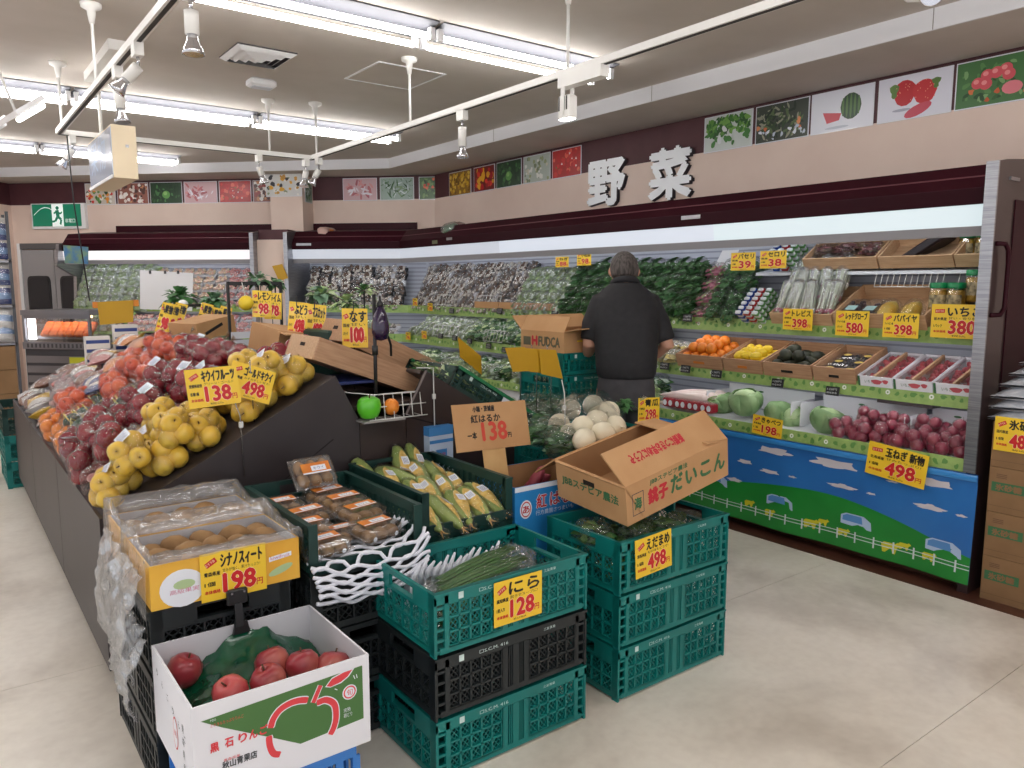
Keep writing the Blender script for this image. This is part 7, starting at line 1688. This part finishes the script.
def up_kind(y): return 'parsley' if y < 3.35 else ('pinkbag' if y < 3.5 else ('spinach' if y < 4.9 else ('palegreen' if y < 5.6 else 'mush')))
fill(B1, 'long', 'upper shelf', 3.12, 5.5, .135, up_kind, .27, 1.25, .45, 4, .062, .095)
fill(B1, 'long', 'far upper shelf', 5.5, 7.35, .125, ['mush'], .27, 1.25, .95, 7, .036, .066, 1.1)
fill(B1, 'long', 'middle shelf', 3.9, 7.3, .135, lambda y: 'palegreen' if y > 6.2 else ('mixed' if y > 5.2 else fq.choice(['mixed', 'lettuce', 'spinach'])), .20, .945, .35, 3, .1, .06)
fill(B1, 'long', 'lowest deck', 3.75, 7.3, .145, ['lettuce', 'palegreen', 'mixed'], .12, .65, .2, 2, .15, .03, 1.1)
fill(B45, 'corner', 'upper shelf', -.02, 1.15, .125, ['mush'], .27, 1.25, .95, 7, .036, .066, 1.1)
fill(B45, 'corner', 'middle shelf', .02, 1.15, .14, ['mush', 'palegreen'], .22, .95, .5, 2, .1, .06); fill(B45, 'corner', 'lowest deck', .02, 1.15, .15, ['lettuce', 'mixed'], .14, .65, .2, 1, .12, .05)
ck = lambda y: 'meat' if y < 2.1 else ('meatpale' if y < 3.0 else 'palegreen')
fill(B45, 'far left', 'upper shelf', 1.65, 3.9, .15, lambda y: 'meat' if y < 2.1 else ('meatpale' if y < 2.95 else 'palegreen'), .27, 1.25, .75, 5, .055, .09, 1.25)
fill(B45, 'far left', 'middle shelf', 1.65, 3.9, .15, lambda y: 'meat' if y < 3.3 else 'palegreen', .18, .945, .5, 3, .1, .07, 1.2); fill(B45, 'far left', 'lowest deck', 1.65, 3.9, .15, lambda y: 'meat' if y < 3.4 else 'palegreen', .12, .65, .3, 2, .14, .04, 1.15)
for k in list(FB):
    for tm in FB[k]:
        if tm.name not in USED:
            for ch in KIDS.get(tm.name, []): bpy.data.objects.remove(ch)
            KIDS.pop(tm.name, None); bpy.data.objects.remove(tm)
# cardboard trays on the long cooler's upper shelf and the broad white divider
for i in range(3): tag(MB().box(4.155, 4.165, 4.95 + .4 * i, 5.34 + .4 * i, 1.285, 1.345).build('cardboard_tray', m_kraft), 'brown cardboard tray front on the upper shelf, %s from the man' % nth(i + 1), 'carton', 'cardboard tray fronts')
b = MB(); b.add([(4.44, 3.55, 1.32), (4.46, 3.74, 1.32), (4.47, 3.50, 1.74), (4.47, 3.36, 1.74)], [(0, 3, 2, 1)]); b.add([(4.443, 3.55, 1.32), (4.463, 3.74, 1.32), (4.473, 3.50, 1.74), (4.473, 3.36, 1.74)], [(0, 1, 2, 3)])
tag(b.build('white_divider', m_white), 'bare white slanting panel between the leaf bags and the parsley', 'divider')
# ------------------------------------------------------------------ price cards on the rails
def rail_card(px, py, w, h, X_, label, name, price, rot=0.0, **k):
    p = onx(px, py, X_); c, s = math.cos(rot), math.sin(rot); card(frame(p, (0, -c, s), (0, s, c)), label, name, price, w=w, h=h, **k)
rail_card(797.5, 319.5, .195, .125, 4.10, 'yellow price card reading 398 below the sprout box', 'トレビス', '398', left=('群馬県産', '1束')); rail_card(852, 323.5, .195, .14, 4.10, 'yellow price card reading 580 on the upper rail', 'レッドグローブ', '580', left=('アメリカ産', '1パック')); rail_card(900.5, 325.5, .19, .13, 4.10, 'yellow price card reading 398 below the papayas', 'パパイヤ', '398', left=('フィリピン産', '1個')); rail_card(958, 321.5, .26, .17, 4.095, 'largest yellow price card, reading 380, below the jars', 'いちご', '380', sub='甘い・香り豊か', left=('栃木県産', '1パック'), slant=False)
rail_card(767, 426.5, .205, .115, 3.918, 'yellow price card reading 198 for cabbages on the deck rail', 'きゃべつ', '198', rot=-.06, left=('群馬県産', '1玉')); rail_card(896, 464.5, .31, .175, 3.90, 'yellow price card reading 498 hanging askew over the blue apron', '玉ねぎ 新物', '498', rot=-.10, sub='甘みたっぷり!', left=('北海道産', '1袋'), slant=False)
for i, (px, py, w, h, X_, n_, pr_) in enumerate(((743, 261.5, .185, .112, 4.13, 'パセリ', '39'), (773, 259.5, .185, .107, 4.13, 'セロリ', '38'))):
    rail_card(px, py, w, h, X_, 'yellow price card reading %s hung in front of the top shelf, %s of two' % (pr_, ('left', 'right')[i]), n_, pr_, left=('国産', '1束'))
    p = onx(px, py, X_); wire_stand('wire hanger of the top shelf card, %s of two' % ('left', 'right')[i], [(X_ + .004, p.y, p.z - .05), (X_ + .004, p.y, p.z + .06), (4.33, p.y, 1.60)], None, m_wirechr)
for i, (px, py) in enumerate(((562, 262), (584, 259))):
    p = onx(px, py, 4.28); rail_card(px, py, .17, .085 + .02 * i, 4.28, 'far yellow price card over the leaf bags left of the man, %s' % ('left', 'right')[i], ('ねぎ', '小松菜')[i], ('88', '98')[i], left=('国産', '1束')); wire_stand('wire hanger of the far leaf card, %s' % ('left', 'right')[i], [(4.284, p.y, p.z), (4.33, p.y, 1.60)], None, m_wirechr)
for i, (px, py, w) in enumerate(((398, 308, .2), (378 + 16, 308, .1), (415, 302, .1), (430, 307, .1), (408, 336, .1), (424, 335, .1))):
    if i == 1: continue
    X_ = 4.13 if py < 320 else 4.03
    rail_card(px, py, w, .08, X_, 'small far yellow price card near the mushrooms, %s of five' % nth(i + 1 if i == 0 else i), 'きのこ', '98', left=('国産', '1袋'))
# black shelf tags
tg = thing('shelf_tag', 'x', 'shelf tag'); MB().bevbox(-.035, .035, -.022, .022, 0, .008, .002).build('case', m_tagblack, tg); b = MB()
b.text('128円', -.026, .002, .012, .0086, 0, .05); b.text('国産野菜', -.028, -.014, .009, .0086, 0, .054); b.build('digits', m_tagwhite, tg)
tags = [(555, 314, 4.14, 'upper rail left of the man'), (688, 318, 4.14, 'upper rail right of the man'), (500, 311, 4.14, 'upper rail, first left of the cardboard trays'), (452, 311, 4.14, 'upper rail, second left of the cardboard trays'), (665, 366, 4.04, 'middle rail, first right of the man'), (686, 369, 4.04, 'middle rail, second right of the man'), (717, 374, 4.04, 'middle rail below the lemons'), (778, 383, 4.04, 'middle rail below the avocados'), (833, 391, 4.04, 'middle rail below the strawberries'), (489, 346, 4.04, 'middle rail left of the teal stack'), (470, 341, 4.04, 'middle rail, second left of the teal stack'), (455, 338, 4.04, 'middle rail, third left of the teal stack'), (441, 336, 4.04, 'middle rail, fourth left of the teal stack'), (505, 350, 4.04, 'middle rail at the teal stack')]
for i, (px, py, X_, w_) in enumerate(tags):
    p = onx(px, py, X_); o = place(tg, USED, (0, 0, 0), (0, 0, 0), 'black shelf price tag on the ' + w_, 'black shelf tags'); o.matrix_world = frame(p, (0, -1, 0), (.15, 0, 1)) @ Matrix.Scale(1.15, 4)
# small things on top of the canopy
r = thing('bagged_greens', 'small bag of greens lying on the long cooler canopy near the corner', 'bag', (4.18, 6.55, 2.0), (0, R(-18), 0)); b = MB(); b.ball((0, 0, .05), .09, 12, 0, .05, jitter=.3, seed=2); b.build('leaves', m_sage, r); b = MB(); b.ball((0, 0, .052), .11, 14, 0, .058, jitter=.5, seed=3); b.build('film', m_filmhaze, r)
p = Vector((3.95, YM, 0)) + al * .85 + nn * .3; r = thing('canopy_packet', 'pale pink packet on top of the corner cooler canopy', 'packet', (p.x, p.y, 2.03), (0, 0, R(40))); MB().bevbox(-.12, .12, -.06, .06, 0, .10, .02).build('wrapper', mat('packet_pink', srgb(206, 170, 160), .5), r); MB().box(-.05, .05, -.0615, -.06, .03, .08).build('print', cO, r)
# ================================================================== THE MAN AT THE COOLER
mp = onx(626, 375, 3.06)
man = thing('person', 'person in a black polo shirt seen from behind, bending over the cooler shelf', 'person', (mp.x, mp.y, 0), (0, 0, -math.atan2(.62, .78)))
m_skin = mat('skin', srgb(196, 146, 122), .5, col2=srgb(186, 134, 110), scale=12, sss=.05); m_hair = mat('hair_dark', srgb(52, 46, 44), .7, col2=srgb(92, 84, 80), scale=90, stretch=(1, 1, .25), bump=.5, bscale=120)
m_shirt = mat('black_polo', srgb(30, 29, 33), .75, col2=srgb(24, 23, 27), scale=30, bump=.12, bscale=12); m_trou = mat('charcoal_trousers', srgb(66, 64, 68), .8, col2=srgb(58, 56, 60), scale=20, bump=.1, bscale=10); m_shoe = mat('shoe_black', srgb(26, 26, 28), .4)
def loft(b, rings, n=20, mi=0, e=2.4):
    # rings: (centre, half width vector, half depth vector); superellipse sections
    vs = []
    for c, u, v in rings:
        c, u, v = Vector(c), Vector(u), Vector(v)
        for k in range(n):
            t = 2 * math.pi * k / n; cx_, sx_ = math.cos(t), math.sin(t)
            vs.append(c + u * math.copysign(abs(cx_) ** (2 / e), cx_) + v * math.copysign(abs(sx_) ** (2 / e), sx_))
    fs = [(i * n + k, i * n + (k + 1) % n, (i + 1) * n + (k + 1) % n, (i + 1) * n + k) for i in range(len(rings) - 1) for k in range(n)]
    fs += [tuple(reversed(range(n))), tuple(range((len(rings) - 1) * n, len(rings) * n))]
    b.add(vs, fs, mi, True)
def remesh(o, vox, it=6, fac=.5):
    m = o.modifiers.new('Remesh', 'REMESH'); m.mode = 'VOXEL'; m.voxel_size = vox; m.use_smooth_shade = True
    s = o.modifiers.new('Smooth', 'SMOOTH'); s.factor = fac; s.iterations = it
tors = [(.99, .0, .155, .120), (1.05, .0, .165, .13), (1.12, .01, .168, .135), (1.2, .03, .172, .135), (1.3, .055, .180, .135), (1.38, .08, .180, .125), (1.43, .095, .168, .115), (1.475, .11, .125, .095), (1.515, .125, .075, .075)]
arms = {-1: [(-.145, .09, 1.40), (-.185, .08, 1.28), (-.20, .07, 1.17), (-.20, .16, 1.12), (-.20, .26, 1.135)], 1: [(.145, .09, 1.40), (.195, .08, 1.28), (.235, .06, 1.165), (.19, .14, 1.115), (.115, .24, 1.11)]}
# body: one continuous skin surface (head, neck, trunk, arms, hands, legs)
b = MB()
loft(b, [((0, y, z), (a_ * .88, 0, 0), (0, c_ * .88, 0)) for z, y, a_, c_ in tors])
loft(b, [((0, .11, 1.44), (.062, 0, 0), (0, .062, 0)), ((0, .145, 1.515), (.056, 0, 0), (0, .058, -.01)), ((0, .17, 1.575), (.058, 0, 0), (0, .06, -.01))], 16, e=2)
HC = Vector((0, .19, 1.585)); HT = Matrix.Translation(HC) @ Matrix.Rotation(R(-22), 4, 'X')
b.ball((0, 0, 0), .078, 20, 0, .100, X=HT @ Matrix.Diagonal((1.0, 1.22, 1, 1))); b.ball((0, .035, -.06), .055, 14, 0, .06, X=HT)
b.ball((0, .098, -.015), .014, 10, 0, .024, X=HT); b.ball((0, .08, .03), .045, 10, 0, .018, X=HT)               # nose, brow
for s in (-1, 1): b.ball((s * .079, -.005, -.012), .013, 10, 0, .030, X=HT @ Matrix.Translation((0, 0, 0)))
for s in (-1, 1):
    A = arms[s]; b.tube(A, [.052, .046, .040, .036, .026], 12)
    w_ = Vector(A[-1]); d = (Vector(A[-1]) - Vector(A[-2])).normalized(); side = Vector((0, 0, 1)).cross(d).normalized() * s
    pal = w_ + d * .045; loft(b, [(w_ - d * .01, side * .026, Vector((0, 0, .02))), (w_ + d * .03, side * .038, Vector((0, 0, .015))), (w_ + d * .075, side * .040, Vector((0, 0, .013)))], 12)
    for k, L in enumerate((.062, .074, .078, .07)):                                                              # four fingers, curled
        o_ = w_ + d * .072 + side * (.030 - .020 * k) * -1; b.tube([o_, o_ + d * L * .45 + Vector((0, 0, -.006)), o_ + d * L * .8 + Vector((0, 0, -.022)), o_ + d * L * .92 + Vector((0, 0, -.04))], [.0095, .009, .0085, .007], 8)
    o_ = w_ + d * .02 - side * .03 * -1 * -1; b.tube([o_, o_ + d * .03 - side * .018, o_ + d * .06 - side * .018 + Vector((0, 0, -.012))], [.011, .010, .008], 8)   # thumb
    b.tube([(s * .09, 0, .93), (s * .1, .02, .52), (s * .1, -.02, .10), (s * .1, .0, .05)], [.075, .055, .038, .036], 14)
    b.tube([(s * .1, -.05, .045), (s * .105, .03, .045), (s * .11, .13, .035)], [.032, .038, .026], 10)
bd = b.build('body', m_skin, man); remesh(bd, .0075, 5)
for s in (-1, 1):
    e = MB(); e.ball((s * .03, .088, .012), .011, 10, X=HT); e.build('eye', mat('eye_white', srgb(226, 222, 216), .3), bd); e = MB(); e.ball((s * .03, .097, .012), .0055, 8, X=HT); e.build('iris', m_shoe, bd)
e = MB(); e.tube([HT @ Vector((-.022, .088, -.062)), HT @ Vector((0, .095, -.06)), HT @ Vector((.022, .088, -.062))], .004, 6); e.build('mouth', mat('lips', srgb(160, 96, 88), .5), bd)
# hair: a cap over crown, sides and nape
b = MB(); vs = []; n1, n2 = 28, 18
for j in range(n2 + 1):
    th = math.pi * j / n2
    for i in range(n1):
        t = 2 * math.pi * i / n1; x, y, z = math.sin(th) * math.cos(t), math.sin(th) * math.sin(t), math.cos(th)
        # hairline: high over the face (+y), low at the nape
        lim = .45 + .3 * y if y > 0 else -.55 - .12 * abs(y)
        k = 1.075 + .02 * noise.noise(Vector((x * 6, y * 6, z * 6))); zz = max(z, lim) if True else z
        q_ = .97 if z < lim else k
        vs.append(HT @ Vector((x * .078 * q_, y * .078 * 1.22 * q_, (z if z >= lim else lim - .05) * .1 * q_)))
b.add(vs, [(j * n1 + i, (j + 1) * n1 + i, (j + 1) * n1 + (i + 1) % n1, j * n1 + (i + 1) % n1) for j in range(n2) for i in range(n1)], 0, True)
b.build('hair', m_hair, man)
# shirt
b = MB(); loft(b, [((0, y, z), (a_ * 1.03, 0, 0), (0, c_ * 1.04, 0)) for z, y, a_, c_ in tors], 24)
for s in (-1, 1): b.tube([(s * .08, .095, 1.415), (s * .135, .093, 1.405), arms[s][1], Vector(arms[s][1]).lerp(Vector(arms[s][2]), .8)], [.055, .066, .062, .056], 14)
for k in range(6):                                                         # soft folds at the waist and back
    z = 1.03 + .06 * k; b.tube([(-.14 + .01 * k, -.07 + .01 * k, z), (0, -.122 + .012 * k, z - .03 + .01 * (k % 2)), (.14, -.07 + .01 * k, z + .02)], [.012, .016, .010], 6)
sh_ = b.build('polo_shirt', m_shirt, man); remesh(sh_, .010, 12)
b = MB(); b.lathe([(.082, 0), (.088, .012), (.080, .034), (.070, .036)], 20, X=Matrix.Translation((0, .123, 1.49)) @ Matrix.Rotation(R(-24), 4, 'X')); b.build('collar', m_shirt, man)
# trousers and shoes
b = MB(); loft(b, [((0, 0, 1.01), (.15, 0, 0), (0, .112, 0)), ((0, 0, .93), (.162, 0, 0), (0, .122, 0)), ((0, 0, .82), (.165, 0, 0), (0, .122, 0))], 20)
for s in (-1, 1): b.tube([(s * .082, 0, .87), (s * .09, .01, .65), (s * .095, .02, .48), (s * .1, -.01, .2), (s * .1, -.01, .07)], [.09, .082, .072, .064, .066], 16)
tr2 = b.build('trousers', m_trou, man); remesh(tr2, .010, 5)
for s in (-1, 1):
    b = MB(); b.bevbox(s * .105 - .048, s * .105 + .048, -.10, .18, 0, .075, .02); b.build('shoe', m_shoe, man)

# ================================================================== CARTONS AND SUGAR BAGS AT THE RIGHT EDGE
m_kraftd = mat('kraft_dull', srgb(142, 108, 74), .8, col2=srgb(132, 100, 66), scale=6)
for k in range(4):
    z0 = .217 * k + .001; r = thing('sugar_carton', 'brown carton with green band in the stack at the right edge, %s from the floor' % nth(k + 1), 'carton', (3.95, 1.495, z0), (0, 0, 0), 'stacked cartons at the right edge')
    MB().box(0, .36, -.40, 0, 0, .215).build('body', m_kraftd, r)
    b = MB(); X = XLF.copy(); X[0][3] = -.0006
    b.flat([(.012, .04 + .06), (.16, .10), (.16, .145), (.012, .145)], 0, 0, X); b.text('氷砂糖', .03, .107, .03, .0006, 1, .11, X=X, bold=.0016)
    for j in range(3): b.flat([(.03, .165 + .008 * j), (.075, .165 + .008 * j), (.075, .169 + .008 * j), (.03, .169 + .008 * j)], 0, 2, X)
    b.flat([(.0, .03), (.38, .03), (.38, .032), (.0, .032)], 0, 2, X); b.text('10kg 国内製造', .2, .12, .02, 0, 2, .12, X=X); b.text('取扱注意', .2, .06, .014, 0, 2, .07, X=X)
    b.build('lettering', [m_pg2, m_kraftd, mat('print_brown', srgb(110, 80, 56), .7)], r)
p = onx(1018, 436, 3.94); card(frame((3.942, p.y, p.z), (0, -1, 0), (0, 0, 1)), 'yellow price card for rock sugar on the top carton at the right edge', '氷砂糖', '480', w=.20, h=.16, left=('国内製造', '1袋'))
def sugar_bag():
    r = thing('sugar_bag', 'x', 'bag'); b = MB()
    def f(u, v):
        x = (u - .5) * .26; y = (v - .5) * .36; t = (1 - abs(2 * u - 1) ** 3) * (1 - abs(2 * v - 1) ** 3); return (x, y, .012 + .042 * t + .004 * noise.noise(Vector((u * 7, v * 7, 2))))
    b.grid(f, 12, 14); b.grid(lambda u, v: (lambda p: (p[0], p[1], .008 - .5 * p[2]))(f(1 - u, v)), 12, 14); b.build('pouch', mat('sugar_pouch', srgb(206, 208, 214), .3, col2=srgb(188, 192, 200), scale=30), r)
    b = MB(); b.grid(lambda u, v: (lambda p: (p[0], p[1], p[2] + .0012))(f(.02 + .12 * u, .2 + .25 * v)), 4, 4, 0); b.build('pouch_print', [mat('print_rust', srgb(150, 60, 50), .4)], r); return r
SBG = sugar_bag()
for k in range(6): place(SBG, USED, (4.085 + .03 * max(0, k - 2), 1.345 - .025 * max(0, k - 2), .882 + .052 * k), (R(-3), R(-2), R(3 * (k % 3) - 3)), 'white sugar pouch on the carton stack at the right edge, %s from the bottom' % nth(k + 1), 'sugar pouches')

# ================================================================== FAR LEFT: GLASS CASE, SHELF, BOARDS
c0 = Vector((.985, 8.915, 0)); r = thing('glass_food_case', 'steel and glass heated case glowing orange before the grey door', 'display case', c0, (0, 0, R(-45)))
m_case = mat('case_steel', srgb(140, 140, 146), .35, .6); m_casedark = mat('case_dark', srgb(76, 76, 82), .5)
MB().box(-.37, .37, 0, .5, 0, .86).build('cabinet', m_casedark, r)
for k in range(7): MB().box(-.36, .36, -.006, 0, .12 + .1 * k, .19 + .1 * k).build('vent_slat', m_case, r)
MB().box(-.38, .38, -.02, .52, .86, .93).build('counter', m_case, r)
for k in range(14): MB().box(-.33 + .045 * k, -.31 + .045 * k, -.0215, -.02, .875, .915).build('grille_slot', m_casedark, r)
for (x, y) in ((-.36, -.0), (.36, -.0), (-.36, .5), (.36, .5)): MB().box(x - .012, x + .012, y - .012, y + .012, .93, 1.20).build('corner_post', m_case, r)
MB().box(-.38, .38, -.02, .52, 1.20, 1.25).build('hood', m_case, r)
m_pane = film('pane_glass', gloss=.05, haze=.0, bump=0.0, rough=.03)
MB().box(-.35, .35, -.004, .0, .93, 1.20).build('front_pane', m_pane, r); MB().box(-.364, -.36, .01, .49, .93, 1.20).build('side_pane', m_pane, r); MB().box(.36, .364, .01, .49, .93, 1.20).build('side_pane', m_pane, r)
MB().box(-.35, .35, -.006, -.004, 1.165, 1.20).build('fascia', m_case, r); MB().tube([(-.30, .12, 1.185), (.30, .12, 1.185)], .012, 8).build('heat_lamp', lamp_mat('heat_lamp', (1.0, .55, .25), 10), r)
MB().box(-.34, -.28, .02, .06, .95, 1.18).build('white_strip_lamp', lamp_mat('strip_white', (.95, .97, 1.0), 2.2), r)
for k in range(6):
    x = -.2 + .095 * k; o = put('fried_pack', MB().bevbox(-.045, .045, -.09, .09, 0, .04, .008).mesh('fried_pack', mat('fried_orange', srgb(226, 130, 70), .5, col2=srgb(190, 90, 50), scale=30)), None, c0 + Matrix.Rotation(R(-45), 3, 'Z') @ Vector((x, .14, 1.04)), (R(48), 0, R(-45))); tag(o, 'orange fried food pack inside the glass case, %s from the left' % nth(k + 1), 'food pack', 'fried food packs')
MB().box(-.34, .34, .1, .45, .955, .985).build('inner_shelf', m_case, r); MB().box(.12, .34, -.012, -.006, .70, .78).build('yellow_notice', mat('notice_yellow', srgb(206, 206, 50), .5), r)
# left shelf: cartons below, clear packs, blue pouches above
def at_l(px, y, z): return ony(px, 400, y).x
xr = ony(18.5, 330, 8.3).x
r = thing('goods_shelf', 'open goods shelf cut by the left edge of the picture', 'shelf', (xr, 8.3, 0))
for (x, y) in ((-.02, .0), (-.02, .42), (-.7, 0), (-.7, .42)): MB().box(x - .012, x + .012, y, y + .024, 0, 2.15).build('post', m_casedark, r)
for z in (.08, .98, 1.32, 1.72): MB().box(-.7, -.01, .0, .44, z - .02, z).build('shelf_board', m_case, r)
for k in range(4):
    o = MB().box(xr - .68, xr - .035, 8.32, 8.70, .082 + .218 * k, .296 + .218 * k).build('goods_carton', m_kraftd); tag(o, 'brown carton low on the left edge shelf, %s from the bottom' % nth(k + 1), 'carton', 'cartons on the left shelf')
q = random.Random(4)
BP_ = make_snack(31, [cBl, cLB, cBl, cW], 'blue_pouch'); CP_ = make_snack(32, [cW, cLB, cW], 'clear_pouch'); k = 0
for z, tm, nm_ in ((.985, CP_, 'pale pouch'), (1.10, CP_, 'pale pouch'), (1.325, BP_, 'blue pouch'), (1.50, BP_, 'blue pouch'), (1.725, BP_, 'blue pouch'), (1.9, BP_, 'blue pouch')):
    for i in range(4):
        k += 1; o = place(tm, USED, (0, 0, 0), (0, 0, 0), '%s on the left edge shelf, %s row up, %s from the right' % (nm_, nth((k + 3) // 4), nth(i + 1)), 'pouches on the left shelf'); o.matrix_world = Matrix.Translation((xr - .1 - .16 * i, 8.36, z + .10)) @ Matrix.Rotation(R(80), 4, 'X') @ Matrix.Rotation(q.uniform(-.1, .1), 4, 'Z')
# boards in front of the far left cooler
def s_board(pxs, s, lab, m, name, pole=True, cat='board'):
    P = [ons(px, py, s) for px, py in pxs]; r = thing(name, lab, cat); b = MB(); n_ = Vector((.7071, .7071, 0)) * .006
    b.add(P + [p + n_ for p in P], [(3, 2, 1, 0), (4, 5, 6, 7), (0, 1, 5, 4), (1, 2, 6, 5), (2, 3, 7, 6), (3, 0, 4, 7)]); b.f = [tuple(reversed(f)) for f in b.f]
    b.build('sheet', m, r); c = (P[2] + P[3]) / 2
    if pole:
        MB().tube([(c.x, c.y, c.z), (c.x, c.y, .02)], .01, 8).build('pole', m_wireblk, r); MB().lathe([(.11, 0), (.11, .012), (.02, .02)], 16, X=Matrix.Translation((c.x, c.y, 0))).build('foot', m_wireblk, r)
    return r
wbd = s_board([(140, 270), (193, 273), (192, 311), (140, 309)], 10.85, 'plain white notice board standing before the far left cooler', m_white, 'notice_board')
for px in (150, 165, 178): p = ons(px, 272, 10.85); MB().box(p.x - .01, p.x + .01, p.y - .01, p.y + .01, p.z - .02, p.z + .015).build('clip', m_casedark, wbd)
yb_ = s_board([(97, 302), (133, 300), (133, 322), (100, 325)], 9.6, 'ochre blank card hanging between two red clips at far left', m_yelback, 'blank_notice_card', True, 'price card')
for px, py in ((95, 305), (136, 303)): p = ons(px, py, 9.6); MB().box(p.x - .02, p.x + .02, p.y - .02, p.y + .02, p.z - .03, p.z + .03).build('clip', cO, yb_)
pb = s_board([(63, 245), (88, 247), (88, 264), (65, 263)], 11.2, 'small blue and green picture hanging at the left end of the far cooler', mat('picture_blue', srgb(70, 120, 170), .4, col2=srgb(130, 160, 90), scale=9), 'hanging_picture', False, 'picture')
p = ons(76, 245, 11.2); MB().tube([p, (p.x, p.y, 1.93)], .003, 5).build('string', m_wireblk, pb)
yc_ = s_board([(272, 266), (282, 264), (288, 278), (279, 281)], 11.25, 'ochre card stuck askew on the cream panel between the back coolers', m_yelback, 'stuck_card', False, 'card')
p = ony(93, 318, 7.0); r = thing('printed_box_pair', 'two white boxes with navy print standing at the far end of the stand', 'box', (p.x - .05, 6.75, .0), R(8))
for i in range(2):
    MB().box(.15 * i, .15 * i + .14, 0, .1, .0, 1.18).build('box', cW, r) if 0 else None
for i in range(2):
    o = MB().box(.86 + .19 * i, 1.02 + .19 * i, 6.25, 6.33, .93 + .08 * i, 1.13 + .08 * i).build('printed_box', cW); tag(o, 'white box with navy stripes far on the left slope, %s of two' % ('left', 'right')[i], 'box', 'navy striped boxes'); b = MB()
    for k in range(3): b.flat([(.865 + .19 * i, .95 + .08 * i + .065 * k), (1.015 + .19 * i, .95 + .08 * i + .065 * k), (1.015 + .19 * i, .975 + .08 * i + .065 * k), (.865 + .19 * i, .975 + .08 * i + .065 * k)], -6.2494, 0, XF)
    b.build('stripe_print', cBl, o)
bpy.data.objects.remove(r)
